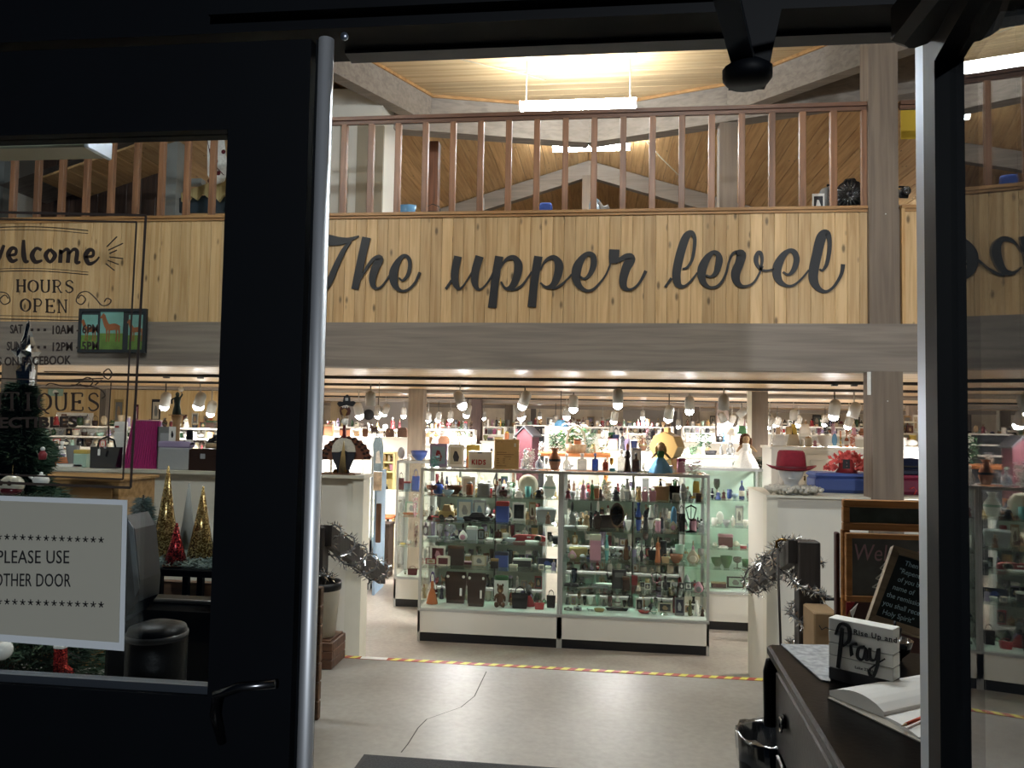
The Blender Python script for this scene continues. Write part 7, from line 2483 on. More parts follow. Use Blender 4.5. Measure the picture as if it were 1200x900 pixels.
capped(196, 204, 500, 'frame', ['white', 'white', 'black'], 'card', 'white card with a black scribble above the floral fabric box', z=A(200, 517, Y=YK).z, dep=.01, name='scribble_card')
capped(217, 262, 526, 'chest', ['dark_brown', 'silver'], 'case', 'dark brown leather case with small white tag on the cream partition', fin='cloth', name='leather_case')
v = A(232, 553, Y=YK - .06)
pt = thing('price_tag', 'tag', 'white paper tag hanging on the dark brown leather case', v)
MB().bev(-.014, -.002, -.012, .014, .002, .012, .003).build('tag', P('white'), pt)
capped(213, 228, 504, 'hat', ['black', 'white'], 'hat', 'black and white striped zebra hat above the dark leather case', z=A(220, 524, Y=YK).z + .005, name='zebra_hat')
capped(242, 252, 506, 'shoe', ['black', 'black'], 'boot', 'small black boot standing on a tan box above the dark leather case', z=A(247, 521, Y=YK).z + .012, name='black_boot')
capped(240, 254, 519, 'tin', ['tan', 'beige'], 'box', 'round tan box under the small black boot', z=A(247, 525.5, Y=YK).z + .002, name='tan_box')
capped(133, 146, 494, 'box', ['white', 'white'], 'carton', 'white toy carton with a small red square beside the magenta screen', Y=YK + .05, dep=.05, name='toy_carton')
v = A(137, 500, Y=YK + .02)
box(v.x - .02, YK + .018, v.z - .01, v.x + .02, YK + .0245, v.z + .01).build('red_square', P('red'), [o for o in COL.objects if o.name.startswith('toy_carton')][0]).matrix_parent_inverse = Matrix.Translation([o for o in COL.objects if o.name.startswith('toy_carton')][0].location).inverted()
# statue on a pedestal
v = A(206, 515, Y=7.9)
ped = thing('pedestal', 'pedestal', 'turned pale wood pedestal under the bronze statue behind the partition', (v.x, 7.9, FL))
zp_ = A(206, 487, Y=7.9).z
MB().lathe([(.07, 0), (.07, .03), (.04, .06), (.04, zp_ - FL - .06), (.055, zp_ - FL - .03), (.055, zp_ - FL)], n=14).build('column', P('tan', 'wood'), ped)
box(-.06, -.06, zp_ - FL, .06, .06, zp_ - FL + .012).build('plinth', P('tan', 'wood'), ped)
stt = thing('bronze_statue', 'statue', 'dark green bronze statue of a figure lifting a white globe, on the pale pedestal', (v.x, 7.9, zp_ + .012))
BRZ = mat('bronze_green', '3c4a48', 0.4, 0.7)
hS_ = A(206, 456, Y=7.9).z - zp_
MB().lathe([(.05, 0), (.045, hS_ * .15), (.03, hS_ * .35), (.035, hS_ * .5), (.04, hS_ * .62), (.012, hS_ * .7)], n=12, sy=.8).build('body', BRZ, stt)
MB().ball(0, 0, hS_ * .76, .022, .022, .028, 10, 7).build('head', BRZ, stt)
MB().tube([(.03, 0, hS_ * .62), (.06, -.01, hS_ * .75), (.045, -.01, hS_ * .92)], .01, 6).build('arm', BRZ, stt)
MB().tube([(-.03, 0, hS_ * .62), (-.06, -.01, hS_ * .55), (-.05, -.02, hS_ * .4)], .01, 6).build('arm', BRZ, stt)
MB().ball(.045, -.01, hS_ * .96, .03, n=12, m=8).build('globe', P('white', 'gloss'), stt)
# tan cabinet and shelf of white goods behind the tree
q0, q1 = A(62, 559, Y=4.6), A(140, 559, Y=4.6)
cab = thing('pine_cabinet', 'cabinet', 'low tan pine cabinet in front of the cream partition beside the tall tree', (0, 0, 0))
MB().bev(q0.x - .4, 4.6, 0, q1.x, 5.0, q0.z - .02, .004).build('carcass', wood('cabinet_pine', 'a8814f', '86612f', 0), cab)
MB().bev(q0.x - .42, 4.58, q0.z - .02, q1.x + .02, 5.02, q0.z, .004).build('worktop', wood('cabinet_pine', 'a8814f', '86612f', 0), cab)
MB().bev(q0.x - .05, 4.588, .3, q1.x - .04, 4.598, q0.z - .05, .004).build('door', wood('cabinet_pine', 'a8814f', '86612f', 0), cab)
prev = ''
for i, (x0_, x1_, y0_, knd, cols, ds) in enumerate(((62, 82, 524, 'basket', ['orange', 'tan'], 'orange wicker basket'), (60, 66, 520, 'tin', ['charcoal', 'grey'], 'charcoal tin'), (67, 75, 517, 'vase', ['white', 'lilac'], 'pale lilac vase'),
                                                   (76, 92, 522, 'bowl', ['grey'], 'grey dish'), (88, 104, 527, 'box', ['mint', 'yellow'], 'mint and yellow box'), (68, 100, 543, 'box', ['white', 'silver'], 'wide white box'),
                                                   (2, 30, 515, 'box', ['grey', 'silver'], 'grey carton'), (32, 56, 520, 'jar', ['white', 'white'], 'white ginger jar'))):
    z_ = A(80, 556, Y=YK).z if i == 5 else LZ
    a_, b_, t__ = A(x0_, 556, Y=7.02), A(x1_, 556, Y=7.02), A((x0_ + x1_) / 2, y0_, Y=7.02)
    goods(knd, ((a_.x + b_.x) / 2, 7.02, LZ), b_.x - a_.x, t__.z - LZ, cols, CATS.get(knd, knd), ds + ' on the cream partition near the tall tree', None, .08)

# ================================================================ rest of the shop
def counter(px0, px1, py, Y, label, m_=None, dep=0.5, nm='shop_counter', cat='counter', ends=True):
    a_, b_ = A(px0, py, Y=Y), A(px1, py, Y=Y)
    t_ = thing(nm, cat, label, (0, 0, 0))
    z_ = (a_.z + b_.z) / 2
    m_ = m_ or WHITEP
    MB().bev(a_.x, Y, FL, b_.x, Y + dep, z_ - .03, .004).build('carcass', m_, t_)
    MB().bev(a_.x - .02, Y - .02, z_ - .03, b_.x + .02, Y + dep + .02, z_, .004).build('worktop', m_, t_)
    return z_


def rack(px0, px1, pys, Y, label, m_=None, dep=0.35, backm=None, nm='shelf_unit'):
    """open shelving: uprights, boards at the given heights"""
    a_, b_ = A(px0, pys[0], Y=Y), A(px1, pys[0], Y=Y)
    t_ = thing(nm, 'shelf unit', label, (0, 0, 0))
    m_ = m_ or WHITEP
    zt__ = a_.z
    for x_ in (a_.x, b_.x - .03):
        box(x_, Y, FL, x_ + .03, Y + dep, zt__).build('upright', m_, t_)
    box(a_.x + .03, Y + dep - .02, FL, b_.x - .03, Y + dep, zt__).build('back_panel', backm or m_, t_)
    zz = []
    for p_ in pys:
        z_ = A((px0 + px1) / 2, p_, Y=Y).z
        box(a_.x + .03, Y + .005, z_ - .025, b_.x - .03, Y + dep - .021, z_).build('shelf', m_, t_)
        zz.append(z_)
    return zz


idc = lambda x, y: (x, y)


def put(rows, z, Y0, Y1, place, group):
    place_rows([rows], [z], Y0, Y1, place, group, idc)


put_ = put
# A: white shelves beyond the turkey figure
zA = counter(378, 478, 512, 12.9, 'long white counter beyond the aisle, with brown crates on it')
put('''
380 391 497 box orange,tan orange crate
398 412 502 box orange,brown orange brown crate
414 423 500 basket tan,brown tan basket
425 432 498 bag brown,brown brown bag
433 445 496 animal dark_brown,brown dark brown horse
449 452 503 bottle maroon,maroon maroon bottle
452 462 502 chest brown,gold brown wooden chest
462 465 504 candlestick white,white white candle
466 478 501 chest brown,brown wide brown crate''', zA, 13.0, 13.3, 'on the white counter beyond the aisle', 'goods on the white counter beyond the aisle')
zz = rack(381, 479, [502.5, 530], 14.4, 'white open shelves against the grey partition, with toys on top')
put('''
384 390 493 bottle straw,gold straw coloured bottle
420 427 496 goblet straw gold goblet
430 438 495 animal white,black black and white cow figurine
440 446 494 figurine straw,tan,brown straw coloured figure
457 464 489 figurine red,white,white red santa figure
466 471 491 figurine maroon,tan,brown maroon figure
448 455 497 jar white,cream white jar''', zz[0], 14.45, 14.6, 'on the high white shelves', 'goods on the high white shelves')
gw = A(425, 480, Y=21)
ge = A(478, 480, Y=21)
struct('wall_shop_partition', box(gw.x - .4, 21, FL, ge.x + .3, 21.1, CZ), mat('grey_partition', '8d8782', 0.8))
ck = thing('wall_clock', 'clock', 'round black wall clock with a silver face on the grey shop partition', A(432, 486, Y=20.95))
MB().lathe([(.0, 0.03), (.15, .03), (.15, -.02), (.13, -.03)], n=22, axis='y').build('case', TXTK, ck)
MB().lathe([(.0, -.021), (.085, -.021)], n=22, axis='y').build('dial', P('silver'), ck)
MB().tube([(-.03, -.03, .05), (0, -.03, 0), (.05, -.03, .01)], .006, 4).build('hand', TXTK, ck)
# dress and screen near the aisle
q = A(441, 550, Y=10.4)
bs = thing('folding_screen', 'screen', 'pale blue painted wooden screen with a floral panel beside the aisle', (0, 0, 0))
a_, b_ = A(437, 648, Y=10.3), A(448, 648, Y=10.9)
mb = MB()
zt__ = A(441, 553, Y=10.3).z
mb.add([(a_.x, 10.3, FL), (b_.x, 10.9, FL), (b_.x + .03, 10.9, FL), (a_.x + .03, 10.3, FL), (a_.x, 10.3, zt__), (b_.x, 10.9, zt__), (b_.x + .03, 10.9, zt__), (a_.x + .03, 10.3, zt__)],
       [(0, 1, 5, 4), (2, 3, 7, 6), (4, 5, 6, 7), (3, 0, 4, 7), (1, 2, 6, 5)])
mb.build('panel', mat('pale_blue_paint', '8fa9c4', 0.6, vary=.06), bs)
a2, b2 = A(438, 553, Y=10.29), A(447, 575, Y=10.29)
box(a2.x, 10.285, b2.z, b2.x, 10.299, a2.z).build('floral_panel', mat('floral_cream', 'cdb9a2', 0.7, vary=.3, scale=18), bs)
a2, b2 = A(441, 590, Y=10.29), A(446, 636, Y=10.29)
MB().bev(a2.x, 10.28, b2.z, b2.x, 10.299, a2.z, .01).build('dark_inset', P('brown', 'wood'), bs)
gr_ = thing('hanging_gown', 'gown', 'pale blue and white cloth gown hanging above the blue screen', (0, 0, 0))
outline([(438, 552), (437, 520), (440, 513), (446, 513), (448, 525), (447, 552)], 10.2, .06, 'cloth', P('pale_blue', 'cloth'), gr_)
outline([(440, 543), (441, 530), (444, 528), (446, 543)], 10.18, .02, 'white_front', P('white', 'cloth'), gr_)
MB().tube([A(440, 514, Y=10.22), A(443, 510, Y=10.22), A(446, 514, Y=10.22)], .008, 5).build('hanger', P('silver', 'metal'), gr_)
hk = A(443, 510, Y=10.22)
MB().tube([hk, (hk.x, hk.y, CZ - .001)], .004, 4).build('hook_wire', P('silver', 'metal'), gr_)
dd = rack(447, 463, [530, 541, 552], 12.15, 'small yellow painted shelf with dolls beside the aisle', m_=mat('butter_yellow', 'd9c78c', .6), dep=.25)
put('449 453 532 figurine tan,cream,brown tan little doll\n454 458 532 figurine beige,cream,brown beige little doll\n458 462 533 figurine brown,tan,black brown little doll', dd[1], 12.2, 12.25, 'on the yellow shelf', 'dolls on the yellow shelf')
put('450 456 543 basket straw,tan straw basket\n456 462 544 bowl pink pink bowl', dd[2], 12.2, 12.25, 'on the yellow shelf', 'dolls on the yellow shelf')
ch = thing('painted_chair', 'chair', 'white painted chair with an orange seat far down the aisle', (0, 0, 0))
v0, v1 = A(444, 606, Y=11.75), A(459, 606, Y=11.75)
zs_ = v0.z
MB().bev(v0.x, 11.75, zs_ - .03, v1.x, 12.1, zs_, .01).build('seat', P('orange', 'cloth'), ch)
for x_, y_ in ((v0.x + .02, 11.752), (v1.x - .02, 11.752), (v0.x + .02, 12.07), (v1.x - .02, 12.07)):
    MB().tube([(x_, y_, FL), (x_, y_, zs_ - .03)], .018, 6).build('leg', P('white'), ch)
MB().bev(v0.x, 12.08, zs_, v1.x, 12.11, zs_ + .4, .01).build('backrest', P('white'), ch)
a_, b_ = A(444, 642, Y=11.4), A(455, 642, Y=11.4)
sk_ = thing('dark_box', 'box', 'tall dark brown box on the floor beside the aisle', (0, 0, 0))
MB().bev(a_.x, 11.4, FL, b_.x, 11.7, A(448, 617, Y=11.4).z, .01).build('body', P('dark_brown', 'wood'), sk_)
MB().bev(a_.x - .01, 11.39, A(448, 617, Y=11.4).z + .001, b_.x + .01, 11.71, A(448, 615, Y=11.4).z + .015, .005).build('lid', P('dark_brown', 'wood'), sk_)
rc = counter(440, 470, 585, 12.3, 'grey covered table with lanterns far down the aisle', m_=P('charcoal'))
put('448 456 566 jar charcoal,silver black lantern\n457 463 572 bag maroon,maroon maroon cloth bag\n441 447 574 bowl pale_blue pale blue bowl', rc, 12.35, 12.6, 'on the grey table', 'goods on the grey table down the aisle')

# B: middle left
zB = counter(497, 560, 521, 13.6, 'white counter between the pale and the dark column, crowded with small goods')
put('''
497 503 512 box cream,cream cream box
498 508 507 bowl tan tan bowl
509 514 509 box pink,orange coral box
514 527 511 chest brown,brown brown wooden bread box
531 537 515 box cream,grey cream box with grey lid
538 545 513 jar silver,white silver jar
546 552 512 figurine cream,tan,brown cream figure
553 559 510 vase white,white white vase''', zB, 13.7, 13.9, 'on the counter beyond the bird book', 'goods on the counter beyond the bird book')
zz = rack(498, 556, [503, 512, 530], 16.8, 'white shelf unit with many small black and red articles, between the columns')
put('''
499 503 496 vase black,straw black vase
504 508 497 bowl tan tan bowl
509 513 494 figurine orange,tan,brown orange figure
514 518 492 figurine red,tan,brown red figure
517 521 495 vase dark_brown,tan dark brown vase
522 530 494 lamp maroon,maroon maroon lamp
532 537 492 lamp black,charcoal black lamp
538 543 495 bouquet dark_green,black dark green plant
544 548 494 box black,red black box
549 555 493 bouquet dark_brown,tan dried brown bouquet''', zz[0], 16.85, 17.0, 'top board behind the bird book', 'goods on the shelf unit between the columns')
put('''
500 505 506 box straw,tan straw box
507 511 505 jar orange,tan orange jar
512 516 506 box red,white red box
531 535 505 box brown,brown brown small box
536 540 504 cat olive,green olive figure
541 545 506 cup white,blue white cup
546 550 505 box green,white green box
551 554 504 bottle amber,red amber bottle''', zz[1], 16.85, 17.0, 'second board behind the bird book', 'goods on the shelf unit between the columns')
# C: between dark column and red birdhouse
zC = counter(564, 606, 517, 12.6, 'white counter behind the tan document board')
put('''
566 572 510 bowl olive olive bowl
571 578 512 box charcoal,pink charcoal box
579 590 512 tray straw,tan straw tray
591 597 505 jar orange,yellow orange jar
598 604 512 shoe charcoal,grey charcoal shoe''', zC, 12.7, 12.8, 'behind the tan document board', 'goods behind the tan document board')
zz = rack(566, 592, [500, 509], 17.6, 'white shelf unit full of bright small goods behind the tan document board')
put('''
566 570 493 bottle white,white white bottle
570 574 489 figurine white,pink,brown white and pink figure
575 579 491 bouquet pink,lilac lilac flowers
580 584 489 figurine charcoal,tan,black charcoal figure
585 588 490 vase yellow,orange yellow vase
588 592 492 bouquet green,mint green plant''', zz[0], 17.65, 17.8, 'top board of the bright unit', 'goods on the bright shelf unit')
put('''
567 571 503 box maroon,red maroon box
572 576 502 box charcoal,grey charcoal small box
577 582 502 jar magenta,pink magenta jar
583 587 503 box white,orange white and orange box
588 591 502 tin yellow,gold yellow tin''', zz[1], 17.65, 17.8, 'second board of the bright unit', 'goods on the bright shelf unit')
zz = rack(602, 640, [498, 509, 520], 14.5, 'white shelf unit with a dark board behind the red birdhouse', backm=P('charcoal'))
put('''
603 607 490 bottle lilac,white lilac bottle
608 612 491 tin white,silver white tin
625 630 489 figurine maroon,tan,black maroon little figure
631 636 490 plate tan,maroon tan and maroon plate''', zz[0], 14.55, 14.7, 'top board behind the birdhouse', 'goods behind the birdhouse')
put('''
603 607 502 tin pink,maroon pink tin
631 634 503 figurine charcoal,tan,grey grey little figure
635 639 502 cup white,blue white mug''', zz[1], 14.55, 14.7, 'second board behind the birdhouse', 'goods behind the birdhouse')

# D: table with plants
zD_ = A(660, 531.5, Y=10.3).z
a_, b_ = A(610, 531, Y=10.3), A(716, 531, Y=10.3)
tt = thing('wooden_table', 'table', 'orange brown wooden table with potted plants behind the two wide cases', (0, 0, 0))
MB().bev(a_.x, 10.3, zD_ - .04, b_.x, 11.0, zD_, .008).build('tabletop', mat('orange_pine', 'b8703a', .4, vary=.15, scale=6, stretch=(1, 8, 8)), tt)
for x_, y_ in ((a_.x + .06, 10.36), (b_.x - .06, 10.36), (a_.x + .06, 10.94), (b_.x - .06, 10.94)):
    MB().tube([(x_, y_, FL), (x_, y_, zD_ - .04)], .03, 8).build('leg', mat('orange_pine', 'b8703a'), tt)
put('''
630 640 517 bouquet white,silver white beaded spray
641 662 503 bouquet dark_green,green dark leafy plant
651 690 496 bouquet green,cream wide ivy plant with pale arch
664 673 524 box red,cream red box with cream figures
672 681 514 tin orange,brown terracotta pot
684 692 516 vase white,silver white tall pot
692 698 520 tin straw,yellow straw yellow pot
682 700 503 bouquet mint,green light green fern
700 712 519 bouquet olive,dark_green olive leafy plant''', zD_, 10.45, 10.85, 'on the orange brown table', 'plants and pots on the orange brown table')
ar = thing('basket_arch', 'basket', 'pale willow basket handle arching over the ivy on the orange brown table', (0, 0, 0))
MB().tube([A(664 + 11 * (1 - math.cos(t_)), 520 - 21 * math.sin(t_), Y=10.5) for t_ in [i * math.pi / 10 for i in range(11)]], .018, 6).build('handle', P('cream', 'wood'), ar)
MB().lathe([(.12, 0), (.15, .12), (.14, .12)], A(675, 526, Y=10.5).x, 10.5, n=14, cz=zD_ + .002).build('body', P('tan', 'wood'), ar)
ls = thing('blue_lampshade', 'lampshade', 'pale blue lampshade hanging above the dark leafy plant', A(657, 500, Y=12.2))
MB().lathe([(.13, 0), (.05, .11), (.04, .11)], n=18).build('shade', P('sky', 'cloth'), ls)
MB().tube([(0, 0, .11), (0, 0, CZ - A(657, 500, Y=12.2).z)], .005, 4).build('cord', P('black'), ls)

# E: textiles, urn and jackets
zE = counter(712, 800, 529, 11.8, 'white counter with rolled textiles and a brown urn behind the handbag case')
put('''
709 716 509 bouquet maroon,tan maroon dried flowers
713 721 497 bag dark_green,green dark green tall bag
718 726 501 bag navy,blue navy blue tall bag
712 724 514 tin cream,pink cream and pink tall canister
726 733 506 figurine charcoal,tan,black dark dressed figure
728 739 508 bag lilac,pink dusty pink draped cloth
739 747 511 bag navy,navy dark blue draped cloth
748 759 513 vase brown,olive brown urn
746 754 507 bouquet tan,olive dried grass bunch
756 764 503 bouquet charcoal,grey grey dried bunch
762 768 518 basket straw,straw straw basket
796 804 524 shoe black,black black shoe
790 797 500 vase white,white tall white vase''', zE, 11.9, 12.2, 'behind the handbag case', 'goods behind the handbag case')
v = A(750, 502, Y=24.985)
bsg = thing('blue_sign', 'sign', 'small pale blue sign with white numbers 20 on the far shop wall', v)
MB().bev(-.14, -.01, -.09, .14, .01, .09, .003).build('plate', P('sky'), bsg)
text('lettering', '20', .14, P('white'), bsg, (-.09, -.0115, -.05), bold=.02)
a_ = A(690, 500, Y=14.55)
struct('wall_shop_partition_2', box(A(730, 500, Y=25).x, 25, FL, A(800, 500, Y=25).x, 25.1, CZ), mat('grey_partition', '8d8782'))
zE2 = counter(702, 786, 515, 14.0, 'grey topped counter before the grey shop partition', m_=P('beige'))
put('''
704 708 500 bottle maroon,tan maroon tall bottle
709 714 503 jar cream,brown cream jar
726 731 500 stand black,black black hat stand
733 738 501 figurine tan,cream,brown tan small figure
756 761 496 bouquet pink,white pink blossoms
762 768 499 bag black,black black hanging bag
770 775 502 tin white,grey white canister''', zE2, 14.05, 14.2, 'before the grey partition', 'goods before the grey partition')

# F: ivy, small statue, deer, lamps
zF = counter(802, 868, 534, 10.9, 'white counter with ivy and a small white statue behind the pegboard case')
put('''
812 838 508 plant tan,dark_green trailing ivy plant
822 827 519 figurine white,white,grey small white statue
806 818 522 bouquet green,dark_green short ivy tuft
825 840 528 tray charcoal,charcoal charcoal tray
842 848 520 cat grey,grey grey rabbit figure
850 862 518 teddy grey,beige grey plush deer
802 810 524 teapot white,white white teapot''', zF, 11.0, 11.25, 'behind the pegboard case', 'goods behind the pegboard case')
zF2 = counter(800, 880, 519, 13.3, 'second white counter farther behind the pegboard case')
put('''
799 805 506 figurine white,cream,white white china figure
806 811 508 goblet white white goblet
840 847 508 camera black,grey black camera
850 862 503 lamp white,white lamp with white shade
863 876 499 lamp dark_brown,green tiffany style lamp with green shade
864 870 508 bouquet magenta,pink magenta flowers
872 878 506 jar pink,white pink jar
846 851 500 figurine sky,cream,brown sky blue figure''', zF2, 13.35, 13.5, 'on the second counter past the pegboard case', 'goods on the second counter')

# G: white cabinet with lamp shades
a_, b_ = A(904, 523, Y=8.9), A(1018, 525, Y=8.9)
zG = a_.z
wc = thing('white_cabinet', 'cabinet', 'long white panelled cabinet carrying lampshades behind the foam head', (0, 0, 0))
MB().bev(a_.x, 8.9, FL, b_.x + .2, 9.4, zG - .03, .004).build('carcass', WHITEP, wc)
MB().bev(a_.x - .02, 8.88, zG - .03, b_.x + .22, 9.42, zG, .005).build('worktop', WHITEP, wc)
for k in range(4):
    x_ = a_.x + .08 + k * .29
    dd_ = MB().bev(x_, 8.885, FL + .1, x_ + .26, 8.899, zG - .08, .004).build('door', WHITEP, wc)
    MB().bev(x_ + .04, 8.878, FL + .16, x_ + .22, 8.884, zG - .14, .003).build('door_panel', mat('cabinet_white_panel', 'd4d2ca', .5), dd_)
put('''
903 907 507 candlestick white,white white candlestick
906 921 510 shade white,cream white lampshade
922 938 509 shade beige,straw tan drum lampshade
938 943 514 jar white,white white jar
943 952 511 jar cream,tan cream ginger jar with brown bird
952 958 514 figurine pink,white,cream pink figure
958 975 511 bowl white white tureen
964 972 506 bouquet cream,grey cream blossoms
975 981 508 plate sky,white blue and white plate
982 988 505 candlestick gold,orange amber candlestick
989 995 509 bottle orange,gold orange bottle
995 1004 506 bouquet orange,pink orange and pink flowers
1003 1012 512 box cream,white cream box
1010 1018 509 jar white,pink white and pink jar''', zG, 8.98, 9.2, 'on the long white cabinet', 'goods on the long white cabinet')
zz = rack(902, 1018, [510, 520], 12.2, 'white shelf unit with lampshades and plush toys behind the long white cabinet')
put('''
903 908 500 figurine white,cream,brown white small figure
909 914 500 box tan,tan tan frame box
915 918 492 candlestick white,white tall white candle
921 928 500 tin straw,gold straw tin
926 934 497 shade yellow,yellow yellow lampshade
925 931 495 bag black,gold black bag
936 950 497 shade white,cream pleated white lampshade
951 956 503 cat cream,pink cream cat
957 963 500 bouquet magenta,pink magenta posy
964 972 492 bouquet charcoal,grey dark dried bunch
973 979 494 bouquet pink,lilac lilac posy
982 988 503 box white,silver white small box
990 996 500 bouquet orange,straw straw posy
997 1004 498 figurine pink,cream,brown pink doll
1006 1014 502 vase copper,brown copper vase''', zz[0], 12.25, 12.4, 'on the unit past the white cabinet', 'goods on the unit past the white cabinet')
zH = counter(1052, 1110, 524, 9.6, 'white counter beyond the grey timber column')
put('''
1058 1063 513 cup white,grey white cup
1062 1075 515 plate white,navy wide white oval platter
1056 1062 521 bowl white white bowl
1076 1084 512 vase white,silver white vase''', zH, 9.65, 9.8, 'beyond the grey timber column', 'goods beyond the grey timber column')
zz = rack(1050, 1120, [494, 508, 519], 13.0, 'tan shelf unit with small pictures beyond the grey timber column', m_=P('cream'))
put('''
1060 1067 487 frame tan,grey,brown tan framed picture
1070 1076 486 frame white,cream,tan white framed picture
1059 1062 500 jar brown,tan brown jar
1063 1070 499 frame maroon,brown,tan maroon framed picture''', zz[1] - .0, 13.05, 13.15, 'beyond the grey timber column', 'goods beyond the grey timber column')
put('1066 1073 510 box yellow,yellow bright yellow box\n1059 1064 513 cup red,white red cup', zz[2], 13.05, 13.15, 'beyond the grey timber column', 'goods beyond the grey timber column')

# far rows, each a white shelf unit with a mix of goods
rg = random.Random(21)
KF = ['vase', 'box', 'jar', 'bouquet', 'figurine', 'lamp', 'bottle', 'plate', 'basket', 'tin', 'frame', 'bowl', 'book', 'teapot']
CF = ['white', 'cream', 'white', 'brown', 'dark_brown', 'dark_green', 'beige', 'straw', 'lilac', 'charcoal', 'black', 'tan', 'maroon', 'mint', 'red', 'grey', 'silver', 'navy']
FARU = [(496, 552, 20.5, 'dark column'), (566, 640, 22.0, 'birdhouse'), (640, 716, 16.5, 'ivy plants'), (716, 790, 19.0, 'textiles'), (800, 900, 17.5, 'pegboard case'), (900, 1018, 19.0, 'lampshades'),
        (380, 425, 18.0, 'turkey figure'), (30, 262, 12.2, 'Christmas tree'), (640, 720, 24.0, 'ivy plants, farthest row'), (1058, 1150, 18.0, 'timber column')]
def autofill(x0_, x1_, zs_, Y_, dY, place, group, wlo, whi, hlo, hhi, kinds=None, seed=None):
    rr_ = random.Random(seed) if seed else rg
    for k, z_ in enumerate(zs_):
        x_ = x0_ + 3
        prev = ''
        while x_ < x1_ - whi:
            w_ = rr_.uniform(wlo, whi)
            kn, c1__, c2__ = rr_.choice(kinds or KF), rr_.choice(CF), rr_.choice(CF)
            Yi = Y_ + dY
            c = A(x_ + w_ / 2, 500, Y=Yi)
            h_ = rr_.uniform(hlo, hhi)
            if k:
                h_ = min(h_, zs_[k - 1] - z_ - .04)
            cn = CATS.get(kn, kn)
            ds = '%s and %s %s' % (c1__.replace('_', ' '), c2__.replace('_', ' '), cn)
            lb = label_for(ds, prev, place % ORD[k])
            goods(kn, (c.x, Yi, z_ + .002), w_ / 900 * Yi, h_, [c1__, c2__, 'tan'], cn, lb, group, min(.2, w_ / 900 * Yi))
            prev = '%s %s' % (c1__.replace('_', ' '), cn)
            x_ += w_ + rr_.uniform(.3, 2)


for x0_, x1_, Y_, nmz in FARU:
    zz = rack(x0_, x1_, [500, 508] if Y_ > 15 else [500, 512, 525], Y_, 'white shelf unit with mixed goods far beyond the %s' % nmz)
    near_ = Y_ < 15
    autofill(x0_, x1_, zz, Y_, .15, '%s board far beyond the ' + nmz.split(',')[0], 'far goods beyond the %s' % nmz, 6 if near_ else 3.5, 10 if near_ else 6, .1, .2)
KS = ['figurine', 'cup', 'goblet', 'cat', 'frame', 'box', 'bowl', 'shell', 'vase', 'animal', 'jar', 'camera', 'bell', 'tray']
# open shelves back to back with the wide cases
for x0_, x1_, ys_, nmz, sd in ((508, 640, [572, 604, 632, 660, 690], 'teddy bear case', 31), (662, 800, [578, 610, 642, 672, 700], 'handbag case', 32)):
    zz = rack(x0_, x1_, ys_, 9.15, 'mint backed shelf unit standing right behind the %s' % nmz, m_=mat('rack_grey', 'a8aba6', .5), dep=.3, backm=PEG)
    autofill(x0_, x1_, zz, 9.15, .12, '%s board behind the ' + nmz, 'goods on the rack behind the ' + nmz, 5, 9, .06, .18, KS, sd)
# more small ware between the big pieces in the two wide cases
for zsx, x0_, x1_, nmz, sd in ((zsL, 495, 652, 'teddy bear case', 41), (zsR, 662, 826, 'handbag case', 42)):
    autofill(x0_, x1_, zsx + [Zd], YC, .455, 'back row, %s shelf, ' + nmz, 'small ware in the ' + nmz, 4.5, 8, .05, .16, KS, sd)


def wallframe(px0, px1, py0, py1, Y, fc, pc, ic, label):
    a_, b_ = A(px0, py1, Y=Y), A(px1, py0, Y=Y)
    w_, h_ = b_.x - a_.x, b_.z - a_.z
    goods('frame', ((a_.x + b_.x) / 2, Y - .02, a_.z), w_, h_, [fc, pc, ic], 'picture', label, None, .15, name='wall_picture')


wallframe(134, 146, 468, 496, 14.58, 'straw', 'grey', 'tan', 'tall straw framed grey picture on the pale board wall beside the magenta screen')
wallframe(157, 163, 474, 496, 14.58, 'maroon', 'pink', 'white', 'narrow maroon framed picture on the pale board wall above the magenta screen')
wallframe(178, 189, 468, 494, 14.58, 'charcoal', 'cream', 'grey', 'dark framed tall print on the pale board wall beside the bronze statue')
wallframe(215, 220, 486, 497, 14.58, 'brown', 'maroon', 'grey', 'small brown picture on the pale board wall above the zebra hat')
wallframe(225, 233, 484, 497, 14.58, 'cream', 'grey', 'tan', 'cream framed grey picture on the pale board wall above the zebra hat')
wallframe(239, 245, 487, 497, 14.58, 'tan', 'grey', 'brown', 'tan framed picture on the pale board wall above the small black boot')
wallframe(246, 250, 483, 495, 14.58, 'orange', 'orange', 'red', 'orange framed picture on the pale board wall above the small black boot')
wallframe(258, 263, 486, 498, 14.58, 'dark_brown', 'tan', 'brown', 'dark framed picture at the edge of the pale board wall')
wallframe(57, 75, 454, 464, 14.58, 'mint', 'mint', 'white', 'mint green card sign high on the pale board wall')
wallframe(66, 110, 484, 512, 14.58, 'white', 'grey', 'lilac', 'wide white framed picture on the pale board wall behind the tree')
rg = random.Random(5)
for k, px_ in enumerate(range(640, 1010, 24)):
    if 880 < px_ < 900:
        continue
    wallframe(px_, px_ + rg.uniform(6, 11), 488 + rg.uniform(-2, 2), 497 + rg.uniform(-1, 2), 28.9, rg.choice(['white', 'tan', 'charcoal', 'brown']), rg.choice(['cream', 'grey', 'beige']), rg.choice(CF),
              'small picture on the far back wall, number %s of the row beyond the inner columns' % ['one', 'two', 'three', 'four', 'five', 'six', 'seven', 'eight', 'nine', 'ten', 'eleven', 'twelve', 'thirteen', 'fourteen', 'fifteen', 'sixteen'][k])

